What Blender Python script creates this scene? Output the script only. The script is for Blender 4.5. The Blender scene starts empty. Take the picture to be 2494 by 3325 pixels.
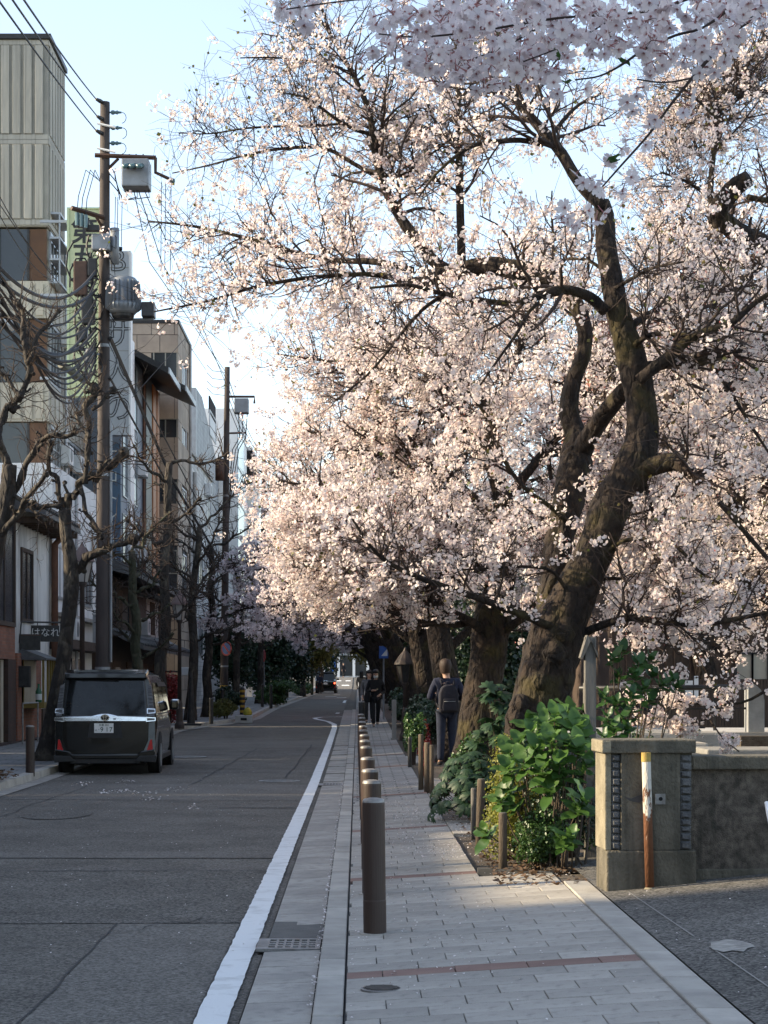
import bpy, bmesh, math, random
import numpy as np
from mathutils import Vector, Matrix, Quaternion
random.seed(7)
rng = np.random.default_rng(7)
R = math.radians
scene = bpy.context.scene
C = scene.collection

# ------------------------------------------------------------------ camera, sky, sun, exposure
FPX, CX, HY, CAMH = 6200.0, 1161.0, 2218.0, 1.6       # focal length in photo pixels, vanishing point, eye height
cam_d = bpy.data.cameras.new('camera')
cam = bpy.data.objects.new('camera', cam_d); C.objects.link(cam)
cam.location = (0, 0, CAMH); cam.rotation_euler = (R(90), 0, 0)
cam_d.sensor_fit = 'HORIZONTAL'; cam_d.sensor_width = 36.0
cam_d.lens = 36.0 * FPX / 2494.0
cam_d.shift_x = (1247.0 - CX) / 2494.0
cam_d.shift_y = (HY - 1662.5) / 2494.0
cam_d.clip_start = 0.1; cam_d.clip_end = 3000
scene.camera = cam

SUN_EL, SUN_DIR = R(25.0), Vector((-1.0, -0.02, 0)).normalized()   # sun stands to the left of the street
world = bpy.data.worlds.new('World'); scene.world = world; world.use_nodes = True
wn = world.node_tree; wn.nodes.clear()
sky = wn.nodes.new('ShaderNodeTexSky'); sky.sky_type = 'NISHITA'; sky.sun_disc = False
sky.sun_elevation = SUN_EL; sky.sun_rotation = math.atan2(SUN_DIR.x, SUN_DIR.y)
sky.air_density = 1.0; sky.dust_density = 1.0; sky.ozone_density = 1.3; sky.altitude = 50
bg = wn.nodes.new('ShaderNodeBackground'); bg.inputs['Strength'].default_value = 0.15
wo = wn.nodes.new('ShaderNodeOutputWorld')
hsv = wn.nodes.new('ShaderNodeHueSaturation'); hsv.inputs['Saturation'].default_value = .76; hsv.inputs['Value'].default_value = 1.0
wn.links.new(sky.outputs[0], hsv.inputs['Color']); wn.links.new(hsv.outputs[0], bg.inputs['Color']); wn.links.new(bg.outputs[0], wo.inputs['Surface'])
sun_d = bpy.data.lights.new('sun', 'SUN'); sun_d.energy = 4.1; sun_d.angle = R(1.6); sun_d.color = (1.0, 0.82, 0.56)
sun = bpy.data.objects.new('sun', sun_d); C.objects.link(sun)
to_sun = Vector((SUN_DIR.x * math.cos(SUN_EL), SUN_DIR.y * math.cos(SUN_EL), math.sin(SUN_EL)))
sun.rotation_euler = to_sun.to_track_quat('Z', 'Y').to_euler(); sun.location = (-30, 0, 30)
scene.view_settings.view_transform = 'Standard'; scene.view_settings.look = 'None'
scene.view_settings.exposure = 1.34; scene.view_settings.gamma = 1.0
scene.render.engine = 'CYCLES'
scene.cycles.max_bounces = 6; scene.cycles.diffuse_bounces = 3; scene.cycles.transmission_bounces = 4
scene.cycles.transparent_max_bounces = 6; scene.cycles.caustics_reflective = False; scene.cycles.caustics_refractive = False
scene.cycles.sample_clamp_indirect = 4.0

# ------------------------------------------------------------------ helpers
def W(px, py, Y):
    "point of the place seen at photo pixel px, py when it stands Y metres down the street"
    return Vector(((px - CX) / FPX * Y, Y, CAMH - (py - HY) / FPX * Y))
GZY = [-20, 30, 45, 55, 80, 170, 200, 240, 400]
GZZ = [0, 0, .10, .22, .48, .72, 1.15, 2.35, 2.6]
def gz(Y): return float(np.interp(Y, GZY, GZZ))
WM = {}
def link(o, parent=None, local=False):
    C.objects.link(o)
    if parent is not None:
        o.parent = parent
        if not local: o.matrix_parent_inverse = WM.get(parent.name, Matrix()).inverted()
    return o
def tag(o, label=None, cat=None, group=None, kind=None):
    if label: o['label'] = label
    if cat: o['category'] = cat
    if group: o['group'] = group
    if kind: o['kind'] = kind
    return o
def thing(name, label, cat, loc=(0, 0, 0), rotz=0.0, group=None):
    o = bpy.data.objects.new(name, None); C.objects.link(o)
    o.location = loc; o.rotation_euler = (0, 0, rotz); o.empty_display_size = .2
    WM[o.name] = Matrix.Translation(loc) @ Matrix.Rotation(rotz, 4, 'Z')
    return tag(o, label, cat, group)
class MB:
    def __init__(s): s.v = []; s.f = []; s.m = []; s.mi = 0
    def add(s, vs, fs):
        b = len(s.v); s.v += [tuple(v) for v in vs]
        for f in fs: s.f.append([i + b for i in f]); s.m.append(s.mi)
        return s
    def box(s, x0, x1, y0, y1, z0, z1, M=None):
        vs = [Vector(p) for p in ((x0,y0,z0),(x1,y0,z0),(x1,y1,z0),(x0,y1,z0),(x0,y0,z1),(x1,y0,z1),(x1,y1,z1),(x0,y1,z1))]
        if M is not None: vs = [M @ v for v in vs]
        return s.add(vs, [(0,3,2,1),(4,5,6,7),(0,1,5,4),(1,2,6,5),(2,3,7,6),(3,0,4,7)])
    def prism(s, poly, axis, a, b, M=None):
        "poly of 2-D points extruded along axis ('x': poly is (y,z); 'y': (x,z); 'z': (x,y))"
        n = len(poly)
        def mk(p, t):
            q = {'x': (t, p[0], p[1]), 'y': (p[0], t, p[1]), 'z': (p[0], p[1], t)}[axis]
            q = Vector(q); return M @ q if M is not None else q
        vs = [mk(p, a) for p in poly] + [mk(p, b) for p in poly]
        fs = [list(range(n)), list(range(2 * n - 1, n - 1, -1))] + [(i, (i + 1) % n, n + (i + 1) % n, n + i) for i in range(n)]
        return s.add(vs, fs)
    def tube(s, pts, rad, n=8, caps=True, bump=0.0):
        pts = [Vector(p) for p in pts]
        if not hasattr(rad, '__len__'): rad = [rad] * len(pts)
        t0 = (pts[1] - pts[0]).normalized()
        up = Vector((0, 0, 1)) if abs(t0.z) < .9 else Vector((1, 0, 0))
        u = t0.cross(up).normalized(); vs = []; prev = t0
        for i, p in enumerate(pts):
            a = pts[max(i - 1, 0)]; b = pts[min(i + 1, len(pts) - 1)]
            t = (b - a).normalized()
            u = prev.rotation_difference(t) @ u; u = (u - t * u.dot(t)).normalized(); prev = t
            w = t.cross(u)
            for k in range(n):
                a_ = 2 * math.pi * k / n
                r = rad[i] * (1 + (bump * (math.sin(3 * a_ + i * .9) * .5 + random.uniform(-.7, .7)) if bump else 0))
                vs.append(p + (u * math.cos(a_) + w * math.sin(a_)) * r)
        fs = []
        for i in range(len(pts) - 1):
            for k in range(n):
                fs.append((i*n+k, i*n+(k+1) % n, (i+1)*n+(k+1) % n, (i+1)*n+k))
        if caps:
            fs.append(list(range(n - 1, -1, -1))); m = (len(pts) - 1) * n; fs.append([m + k for k in range(n)])
        return s.add(vs, fs)
    def lathe(s, prof, n=16, c=(0, 0, 0), M=None):
        c = Vector(c); vs = []
        for r, z in prof:
            for k in range(n):
                a = 2 * math.pi * k / n
                p = Vector((r * math.cos(a), r * math.sin(a), z)) + c
                vs.append(M @ p if M is not None else p)
        fs = [(i*n+k, i*n+(k+1) % n, (i+1)*n+(k+1) % n, (i+1)*n+k) for i in range(len(prof) - 1) for k in range(n)]
        if prof[0][0] > 1e-5: fs.append(list(range(n - 1, -1, -1)))
        m = (len(prof) - 1) * n
        if prof[-1][0] > 1e-5: fs.append([m + k for k in range(n)])
        return s.add(vs, fs)
    def mesh(s, name, mat=None, smooth=False):
        me = bpy.data.meshes.new(name); me.from_pydata(s.v, [], s.f)
        mats = mat if isinstance(mat, (list, tuple)) else [mat]
        for m in mats:
            if m is not None: me.materials.append(m)
        if len(mats) > 1: me.polygons.foreach_set('material_index', s.m)
        if smooth: me.polygons.foreach_set('use_smooth', [True] * len(me.polygons))
        me.update(); return me
    def build(s, name, mat=None, parent=None, smooth=False, bevel=0, local=False, seg=2):
        me = s.mesh(name, mat, smooth)
        if bevel:
            bm = bmesh.new(); bm.from_mesh(me)
            bmesh.ops.remove_doubles(bm, verts=bm.verts, dist=1e-5)
            bmesh.ops.recalc_face_normals(bm, faces=bm.faces)
            es = [e for e in bm.edges if len(e.link_faces) == 2 and e.calc_face_angle(0) > .5]
            bmesh.ops.bevel(bm, geom=es, offset=bevel, segments=seg, affect='EDGES', profile=.6)
            bm.to_mesh(me); bm.free()
            if smooth: me.polygons.foreach_set('use_smooth', [True] * len(me.polygons))
        return link(bpy.data.objects.new(name, me), parent, local)
def fix_normals(o):
    bm = bmesh.new(); bm.from_mesh(o.data); bmesh.ops.recalc_face_normals(bm, faces=bm.faces); bm.to_mesh(o.data); bm.free(); return o
def inst(name, me, M, parent=None):
    o = bpy.data.objects.new(name, me); link(o, parent); o.matrix_basis = M; return o
def np_mesh(name, V, F, mat, smooth=False):
    "V (n,3), F (m,k) numpy arrays to one mesh"
    me = bpy.data.meshes.new(name); n, m, k = len(V), len(F), F.shape[1]
    me.vertices.add(n); me.vertices.foreach_set('co', np.ascontiguousarray(V, dtype=np.float32).ravel())
    me.loops.add(m * k); me.loops.foreach_set('vertex_index', np.ascontiguousarray(F, dtype=np.int32).ravel())
    me.polygons.add(m); me.polygons.foreach_set('loop_start', np.arange(m, dtype=np.int32) * k)
    me.polygons.foreach_set('loop_total', np.full(m, k, dtype=np.int32))
    if smooth: me.polygons.foreach_set('use_smooth', np.ones(m, dtype=bool))
    me.materials.append(mat); me.update(); me.validate(); return me
def text(name, body, size, M, mat, parent=None, depth=.004, local=False, outline=0, bold=0.0):
    cu = bpy.data.curves.new(name, 'FONT'); cu.body = body; cu.size = size; cu.extrude = depth
    cu.align_x = 'CENTER'; cu.align_y = 'CENTER'; cu.resolution_u = 3; cu.offset = bold
    if outline: cu.fill_mode = 'NONE'; cu.bevel_depth = outline; cu.extrude = 0; cu.bevel_resolution = 0
    o = bpy.data.objects.new(name, cu); C.objects.link(o)
    dg = bpy.context.evaluated_depsgraph_get(); dg.update()
    me = bpy.data.meshes.new_from_object(o.evaluated_get(dg)); bpy.data.objects.remove(o); bpy.data.curves.remove(cu)
    me.materials.clear(); me.materials.append(mat)
    t = bpy.data.objects.new(name, me); link(t, parent, local); t.matrix_basis = M; return t
FACE = Matrix.Rotation(R(90), 4, 'X')               # text plane turned to face the camera (-Y)

# ------------------------------------------------------------------ materials
def mat(name, col, rough=.8, col2=None, scale=8.0, detail=6, bump=0.0, bscale=None, metal=0.0, spec=.4, contrast=(.35, .65), coat=0.0, stretch=None, island=0.0):
    m = bpy.data.materials.new(name); m.use_nodes = True; nt = m.node_tree; b = nt.nodes['Principled BSDF']
    b.inputs['Roughness'].default_value = rough; b.inputs['Metallic'].default_value = metal
    b.inputs['Specular IOR Level'].default_value = spec; b.inputs['Coat Weight'].default_value = coat
    b.inputs['Base Color'].default_value = (*col, 1)
    tc = nt.nodes.new('ShaderNodeTexCoord'); mp = nt.nodes.new('ShaderNodeMapping')
    nt.links.new(tc.outputs['Object'], mp.inputs['Vector'])
    if stretch: mp.inputs['Scale'].default_value = stretch
    out = None
    if col2 is not None:
        nz = nt.nodes.new('ShaderNodeTexNoise'); nz.inputs['Scale'].default_value = scale; nz.inputs['Detail'].default_value = detail
        nz.inputs['Roughness'].default_value = .62
        nt.links.new(mp.outputs[0], nz.inputs['Vector'])
        mr = nt.nodes.new('ShaderNodeMapRange'); mr.inputs[1].default_value, mr.inputs[2].default_value = contrast
        nt.links.new(nz.outputs['Fac'], mr.inputs[0])
        mx = nt.nodes.new('ShaderNodeMix'); mx.data_type = 'RGBA'
        mx.inputs['A'].default_value = (*col, 1); mx.inputs['B'].default_value = (*col2, 1)
        nt.links.new(mr.outputs[0], mx.inputs['Factor']); out = mx.outputs['Result']
    if island:
        gi = nt.nodes.new('ShaderNodeObjectInfo'); ge = nt.nodes.new('ShaderNodeNewGeometry')
        ad = nt.nodes.new('ShaderNodeMath'); ad.operation = 'ADD'
        nt.links.new(gi.outputs['Random'], ad.inputs[0]); nt.links.new(ge.outputs['Random Per Island'], ad.inputs[1])
        fr = nt.nodes.new('ShaderNodeMath'); fr.operation = 'FRACT'; nt.links.new(ad.outputs[0], fr.inputs[0])
        mr2 = nt.nodes.new('ShaderNodeMapRange'); mr2.inputs[3].default_value = 1 - island; mr2.inputs[4].default_value = 1 + island
        nt.links.new(fr.outputs[0], mr2.inputs[0])
        hs = nt.nodes.new('ShaderNodeHueSaturation'); nt.links.new(mr2.outputs[0], hs.inputs['Value'])
        hs.inputs['Color'].default_value = (*col, 1)
        if out is not None: nt.links.new(out, hs.inputs['Color'])
        out = hs.outputs[0]
    if out is not None: nt.links.new(out, b.inputs['Base Color'])
    if bump:
        nb = nt.nodes.new('ShaderNodeTexNoise'); nb.inputs['Scale'].default_value = bscale or scale * 3; nb.inputs['Detail'].default_value = 5
        nt.links.new(mp.outputs[0], nb.inputs['Vector'])
        bp = nt.nodes.new('ShaderNodeBump'); bp.inputs['Strength'].default_value = bump; bp.inputs['Distance'].default_value = .02
        nt.links.new(nb.outputs['Fac'], bp.inputs['Height']); nt.links.new(bp.outputs[0], b.inputs['Normal'])
    return m
def petal_mat(name, c1, c2, trans=.4):
    m = bpy.data.materials.new(name); m.use_nodes = True; nt = m.node_tree; nt.nodes.clear()
    ge = nt.nodes.new('ShaderNodeNewGeometry'); oi = nt.nodes.new('ShaderNodeObjectInfo')
    ad = nt.nodes.new('ShaderNodeMath'); ad.operation = 'ADD'
    nt.links.new(ge.outputs['Random Per Island'], ad.inputs[0]); nt.links.new(oi.outputs['Random'], ad.inputs[1])
    fr = nt.nodes.new('ShaderNodeMath'); fr.operation = 'FRACT'; nt.links.new(ad.outputs[0], fr.inputs[0])
    mx = nt.nodes.new('ShaderNodeMix'); mx.data_type = 'RGBA'; mx.inputs['A'].default_value = (*c1, 1); mx.inputs['B'].default_value = (*c2, 1)
    nt.links.new(fr.outputs[0], mx.inputs['Factor'])
    d = nt.nodes.new('ShaderNodeBsdfDiffuse'); t = nt.nodes.new('ShaderNodeBsdfTranslucent'); ms = nt.nodes.new('ShaderNodeMixShader')
    ms.inputs[0].default_value = trans; o = nt.nodes.new('ShaderNodeOutputMaterial')
    for q in (d, t): nt.links.new(mx.outputs['Result'], q.inputs['Color'])
    nt.links.new(d.outputs[0], ms.inputs[1]); nt.links.new(t.outputs[0], ms.inputs[2]); nt.links.new(ms.outputs[0], o.inputs['Surface'])
    return m
def leaf_mat(name, c1, c2, rough=.35, trans=.25, spec=.5):
    m = petal_mat(name, c1, c2, trans); nt = m.node_tree
    mx = [n for n in nt.nodes if n.type == 'MIX'][0]; ms = [n for n in nt.nodes if n.type == 'MIX_SHADER'][0]
    b = nt.nodes.new('ShaderNodeBsdfPrincipled'); b.inputs['Roughness'].default_value = rough; b.inputs['Specular IOR Level'].default_value = spec
    nt.links.new(mx.outputs['Result'], b.inputs['Base Color']); nt.links.new(b.outputs[0], ms.inputs[1]); return m
def brick_mat(name, c1, c2, mortar, sx, sy, rough=.85, bump=.3, axis='YZ', msize=.06):
    m = bpy.data.materials.new(name); m.use_nodes = True; nt = m.node_tree; b = nt.nodes['Principled BSDF']
    tc = nt.nodes.new('ShaderNodeTexCoord'); sp = nt.nodes.new('ShaderNodeSeparateXYZ'); cb = nt.nodes.new('ShaderNodeCombineXYZ')
    nt.links.new(tc.outputs['Object'], sp.inputs[0])
    ad = nt.nodes.new('ShaderNodeMath'); ad.operation = 'ADD'
    nt.links.new(sp.outputs['X'], ad.inputs[0]); nt.links.new(sp.outputs['Y'], ad.inputs[1])
    nt.links.new(ad.outputs[0], cb.inputs['X']); nt.links.new(sp.outputs['Z'], cb.inputs['Y'])
    br = nt.nodes.new('ShaderNodeTexBrick'); br.inputs['Color1'].default_value = (*c1, 1); br.inputs['Color2'].default_value = (*c2, 1)
    br.inputs['Mortar'].default_value = (*mortar, 1); br.inputs['Scale'].default_value = 1; br.inputs['Brick Width'].default_value = sx
    br.inputs['Row Height'].default_value = sy; br.inputs['Mortar Size'].default_value = msize * sy; br.inputs['Bias'].default_value = 0
    nt.links.new(cb.outputs[0], br.inputs['Vector'])
    nz = nt.nodes.new('ShaderNodeTexNoise'); nz.inputs['Scale'].default_value = 1.3; nz.inputs['Detail'].default_value = 6
    nt.links.new(tc.outputs['Object'], nz.inputs['Vector'])
    mr = nt.nodes.new('ShaderNodeMapRange'); mr.inputs[1].default_value = .3; mr.inputs[2].default_value = .7; mr.inputs[3].default_value = .7; mr.inputs[4].default_value = 1.2
    nt.links.new(nz.outputs['Fac'], mr.inputs[0])
    hs = nt.nodes.new('ShaderNodeHueSaturation'); nt.links.new(br.outputs['Color'], hs.inputs['Color']); nt.links.new(mr.outputs[0], hs.inputs['Value'])
    nt.links.new(hs.outputs[0], b.inputs['Base Color']); b.inputs['Roughness'].default_value = rough
    bp = nt.nodes.new('ShaderNodeBump'); bp.inputs['Strength'].default_value = bump; bp.inputs['Distance'].default_value = .01; bp.invert = True
    nt.links.new(br.outputs['Fac'], bp.inputs['Height']); nt.links.new(bp.outputs[0], b.inputs['Normal'])
    return m
def asphalt_mat(name, base, light, speck=.35):
    m = mat(name, base, .88, light, 1.1, 8, .5, 160, spec=.3, contrast=(.3, .72)); nt = m.node_tree
    b = nt.nodes['Principled BSDF']; src = b.inputs['Base Color'].links[0].from_socket
    tc = nt.nodes.new('ShaderNodeTexCoord')
    vo = nt.nodes.new('ShaderNodeTexVoronoi'); vo.inputs['Scale'].default_value = 70; nt.links.new(tc.outputs['Object'], vo.inputs['Vector'])
    mr = nt.nodes.new('ShaderNodeMapRange'); mr.inputs[3].default_value = 1 - speck; mr.inputs[4].default_value = 1 + speck
    sp = nt.nodes.new('ShaderNodeSeparateColor'); nt.links.new(vo.outputs['Color'], sp.inputs[0]); nt.links.new(sp.outputs[0], mr.inputs[0])
    hs = nt.nodes.new('ShaderNodeHueSaturation'); nt.links.new(src, hs.inputs['Color']); nt.links.new(mr.outputs[0], hs.inputs['Value'])
    nt.links.new(hs.outputs[0], b.inputs['Base Color']); return m

M_asphalt = asphalt_mat('asphalt', (.098, .090, .078), (.165, .152, .133), .6)
M_asphalt_b = asphalt_mat('asphalt_newer', (.128, .118, .104), (.172, .160, .142), .5)
M_asphalt_c = asphalt_mat('asphalt_rough', (.092, .085, .074), (.156, .145, .128), .75)
M_bridge_asph = asphalt_mat('aggregate_asphalt', (.075, .071, .064), (.15, .142, .128), .75)
M_paint = mat('road_paint', (.72, .73, .72), .7, (.50, .50, .48), 5, 8, .3, 60, contrast=(.5, .75))
M_gutter = mat('gutter_concrete', (.39, .365, .325), .85, (.27, .252, .226), 2.2, 8, .3, 90, island=.10)
M_kerb = mat('granite_kerb', (.43, .405, .36), .8, (.30, .282, .252), 3, 8, .3, 120, island=.14)
M_paver = mat('grey_paver', (.30, .278, .245), .75, (.38, .355, .315), 2.0, 8, .35, 110, island=.15)
M_paver_red = mat('red_brown_paver', (.19, .115, .095), .8, (.24, .155, .125), 3, 8, .3, 110, island=.10)
M_joint = mat('dark_joint', (.045, .047, .048), .95, (.07, .07, .07), 6)
M_soil = mat('soil', (.055, .042, .032), .95, (.11, .09, .07), 9, 8, .8, 40)
M_concrete = mat('concrete', (.30, .29, .27), .9, (.20, .195, .18), 1.8, 8, .4, 50)
M_conc_light = mat('pale_concrete', (.42, .41, .39), .9, (.31, .30, .28), 1.5, 8, .3, 40)
M_iron = mat('cast_iron', (.09, .085, .08), .6, (.05, .048, .045), 12, 6, .3, 60, metal=.5)
M_iron_pale = mat('worn_steel', (.28, .28, .28), .5, (.16, .15, .14), 14, 6, .2, 60, metal=.6)
M_black = mat('black_paint', (.012, .012, .013), .45, (.03, .03, .03), 10)
M_dark = mat('dark_void', (.008, .008, .009), .9)
M_ground = mat('earth', (.11, .10, .085), .95, (.07, .065, .055), 1.2, 6)
# ------------------------------------------------------------------ ground, road, kerbs, pavements
YS = sorted(set([-15, -8, 0, 6, 9, 12, 15, 18, 22, 26, 30, 35, 40, 45, 50, 55, 60, 66, 72, 80, 95, 110, 130, 150, 170, 185, 200, 215, 230, 240, 270, 320, 400]))
def sheet(name, xl, xr, y0, y1, dz, m, kind='structure', parent=None, step=None, cs=0.0):
    ys = [y0] + [y for y in YS if y0 < y < y1] + [y1]
    if step:
        n = int((y1 - y0) / step); ys = [y0 + (y1 - y0) * i / n for i in range(n + 1)]
    fl = xl if callable(xl) else (lambda y: xl); fr = xr if callable(xr) else (lambda y: xr)
    b = MB(); vs = []
    for y in ys: z = gz(y) + dz; vs += [(fl(y), y, z + cs * (fl(y) + .06)), (fr(y), y, z + cs * (fr(y) + .06))]
    b.add(vs, [(2*i, 2*i+1, 2*i+3, 2*i+2) for i in range(len(ys) - 1)])
    o = b.build(name, m, parent)
    if kind and parent is None: o['kind'] = kind
    return o
XL, XR = -5.02, -.56                                  # road edges
def road_left(y): return float(np.interp(y, [0, 50, 56, 63, 66, 400], [XL, XL, -5.0, -3.65, -3.4, -3.4]))
def road_right(y): return float(np.interp(y, [0, 58, 400], [XR, XR, XR]))
b = MB()                                              # ground sheet, with the canal cut out of it
for (x0, x1, y0, y1) in ((-400, 3.3, -60, 900), (3.3, 7.2, -60, 15.9), (7.2, 400, -60, 900), (3.3, 7.2, 200, 900)):
    ys = [y0] + [y for y in YS if y0 < y < y1] + ([y1] if y1 > 400 or y1 not in YS else [y1])
    vs = []
    for y in ys: z = gz(y) - .06; vs += [(x0, y, z), (x1, y, z)]
    b.add(vs, [(2*i, 2*i+1, 2*i+3, 2*i+2) for i in range(len(ys) - 1)])
tag(b.build('ground', M_ground), kind='structure')
b = MB(); b.add([(3.3, 15.9, -1.15), (7.2, 15.9, -1.15), (7.2, 200, -.6), (3.3, 200, -.6)], [(0, 1, 2, 3)])
M_water = mat('shallow_water', (.03, .04, .04), .08, (.05, .055, .045), 3, 4, .15, 6)
tag(b.build('canal_water', M_water), kind='structure')
b = MB(); b.box(3.1, 3.3, 16.0, 198, -1.3, .0); b.box(7.2, 7.4, 15.9, 198, -1.3, .02)
tag(b.build('canal_bank_wall', M_concrete), kind='structure')

road = sheet('road', road_left, road_right, -15, 400, 0, M_asphalt, step=4)
def patch(name, poly, m, dz=.004):
    b = MB(); b.add([(x, y, gz(y) + dz) for x, y in poly], [list(range(len(poly)))]); return tag(b.build(name, m, road))
patch('asphalt_patch', [(-1.57, 5), (-.78, 5), (-.78, 12.67), (-1.59, 12.67)], M_asphalt_b)
patch('asphalt_patch', [(-5.0, 12.6), (-.60, 12.72), (-.60, 16.2), (-2.4, 16.25), (-4.9, 15.9)], M_asphalt_c)
patch('asphalt_patch', [(-3.6, 17.4), (-.60, 17.4), (-.60, 18.1), (-3.6, 18.1)], M_asphalt_b)
patch('asphalt_patch', [(-4.9, 26.2), (-.60, 26.0), (-.60, 29.9), (-4.9, 30.3)], M_asphalt_b)
patch('asphalt_patch', [(-2.4, 39), (-.60, 39), (-.60, 43), (-2.4, 43)], M_asphalt_c)
patch('asphalt_patch', [(-4.6, 44.5), (-.60, 44.5), (-.60, 48.5), (-4.6, 48.5)], M_asphalt_b)
patch('red_paving_strip', [(-3.3, 118), (-.6, 118), (-.6, 128), (-3.3, 128)], mat('faded_red_paving', (.085, .055, .05), .9, (.06, .055, .055), 3))
patch('asphalt_patch', [(-3.65 + .42 * math.cos(t * .4), 23.2 + .9 * math.sin(t * .4)) for t in range(16)], M_asphalt_c, .008)
b = MB()                                              # cracks and trench seams: thin grooves filled with bitumen
def seam(pts, w=.012):
    for (x0, y0), (x1, y1) in zip(pts[:-1], pts[1:]):
        d = Vector((x1 - x0, y1 - y0)).normalized(); n = Vector((-d.y, d.x)) * w / 2
        b.add([(x0-n.x, y0-n.y, gz(y0)+.0095), (x1-n.x, y1-n.y, gz(y1)+.0095), (x1+n.x, y1+n.y, gz(y1)+.0095), (x0+n.x, y0+n.y, gz(y0)+.0095)], [(0, 1, 2, 3)])
def wob(x0, y0, x1, y1, n=14, a=.03): return [(x0 + (x1-x0)*i/n + random.uniform(-a, a), y0 + (y1-y0)*i/n + random.uniform(-a, a)) for i in range(n + 1)]
seam(wob(-1.58, 7, -1.59, 12.66, 20, .012)); seam(wob(-1.58, 12.66, -.6, 12.7, 8, .02)); seam(wob(-4.5, 16.2, -.6, 16.2, 20, .05), .03)
seam(wob(-1.0, 13, -2.2, 11.2, 10, .1), .008); seam(wob(-4.4, 9, -4.2, 30, 26, .06), .012); seam(wob(-1.2, 32, -1.1, 46, 14, .02), .03); seam(wob(-2.6, 30, -2.3, 44, 14, .03), .025)
seam(wob(-4.4, 17.4, -.6, 17.4, 12, .04), .02); seam(wob(-4.5, 33.5, -.7, 33.5, 14, .05), .04); seam(wob(-1.7, 24.4, -.9, 24.4, 8, .08), .07)
tag(b.build('crack', mat('bitumen', (.018, .018, .019), .7), road), 'dark cracks and seams in the asphalt', kind='stuff')

# white edge line, frayed at the edges, with the bulge at the far crossing
line = [(-.69, 5), (-.69, 57), (-.74, 60.5), (-.98, 63.5), (-1.42, 66.2), (-1.52, 67.5), (-1.30, 68.6), (-.4, 69.6), (.05, 70.0)]
b = MB(); vs = []; pts = []
for (x0, y0), (x1, y1) in zip(line[:-1], line[1:]):
    n = max(3, int((y1 - y0) / (.10 if y0 < 50 else .5)))
    pts += [(x0 + (x1 - x0) * i / n, y0 + (y1 - y0) * i / n) for i in range(n)]
pts.append(line[-1])
for i, (x, y) in enumerate(pts):
    a = pts[max(i - 1, 0)]; c = pts[min(i + 1, len(pts) - 1)]
    d = Vector((c[0] - a[0], c[1] - a[1])).normalized(); n = Vector((-d.y, d.x)) * .078
    if d.y < .5: n *= 1.7
    j = random.uniform(-.005, .005); k = random.uniform(-.004, .004); z = gz(y) + .013
    vs += [(x + n.x + j, y + n.y, z), (x - n.x + k, y - n.y, z)]
b.add(vs, [(2*i+1, 2*i, 2*i+2, 2*i+3) for i in range(len(pts) - 1)])
fix_normals(tag(b.build('edge_line', M_paint), kind='structure'))
b = MB()
for (x0, y0, x1, y1, w) in ((-.78, 73.5, -.72, 112, .15), (-2.9, 205, -2.1, 205.6, 3), (-1.7, 205, -.9, 205.6, 3), (-2.6, 222, -1.9, 222.6, 3), (-1.4, 222, -.8, 222.6, 3), (-2.3, 136, -1.5, 136.4, 1.2), (-1.4, 128, -.75, 128.4, 1.2), (-1.9, 150, -1.35, 150.4, 1.2)):
    if w < 1: b.add([(x0 - w/2, y0, gz(y0)+.012), (x0 + w/2, y0, gz(y0)+.012), (x1 + w/2, y1, gz(y1)+.012), (x1 - w/2, y1, gz(y1)+.012)], [(0, 1, 2, 3)])
    else: b.add([(x0, y0, gz(y0)+.012), (x1, y0, gz(y0)+.012), (x1, y0+w, gz(y0+w)+.012), (x0, y0+w, gz(y0+w)+.012)], [(0, 1, 2, 3)])
tag(b.build('far_markings', M_paint), kind='structure')

# right hand gutter of concrete slabs, kerb stones, pavers
gut = sheet('gutter', -.55, -.215, -10, 78, .012, M_joint, step=3)
y = 7.0; i = 0
while y < 46:
    L = .60 if y < 30 else 2.4
    if not (11.2 < y + L / 2 < 12.6 and y < 30):
        b = MB(); z = gz(y + L / 2)
        b.prism([(-.547, z + .0), (-.222, z - .0), (-.218, z + .035), (-.547, z + .022)], 'y', y + .004, y + L - .004)
        fix_normals(b.build('gutter_slab', M_gutter, gut))
    y += L
b = MB(); b.box(-.547, -.218, 11.72, 12.58, 0, .028); b.build('gutter_slab', mat('patched_concrete', (.10, .095, .088), .9, (.13, .125, .115), 6, 8, .4, 60), gut)
tag(bpy.data.objects[gut.children[-1].name], 'darker brownish patched slab beside the drain grate')
sheet('gutter_far_strip', -.547, -.218, 46, 78, .03, M_gutter, parent=gut)
def grate(y0, y1, label):
    t = thing('drain_grate', label, 'drain grate', (-.4, (y0 + y1) / 2, 0)); x0, x1 = -.60, -.222
    nx, ny = 6, 4; fr = .022
    b = MB(); b.box(x0, x1, y0, y1, .012, .018); b.build('sump', M_dark, t)
    b = MB(); b.box(x0, x1, y0, y0 + .05, .018, .036); b.box(x0, x1, y1 - .05, y1, .018, .036); b.box(x0, x0 + .07, y0 + .05, y1 - .05, .018, .036); b.box(x1 - .03, x1, y0 + .05, y1 - .05, .018, .036)
    b.build('frame', M_iron_pale, t)
    for k in range(1, nx):
        x = x0 + .07 + (x1 - .03 - x0 - .07) * k / nx; b = MB(); b.box(x - .007, x + .007, y0 + .05, y1 - .05, .018, .0355); b.build('bar', M_iron_pale, t)
    for k in range(1, ny):
        yy = y0 + .05 + (y1 - y0 - .1) * k / ny; b = MB(); b.box(x0 + .07, x1 - .03, yy - .02, yy + .02, .018, .0345); b.build('bar', M_iron_pale, t)
grate(11.24, 11.70, 'grey steel drain grate with square holes beside the nearest bollard')
grate(29.3, 29.8, 'small distant drain grate across the gutter well behind the near one')
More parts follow.
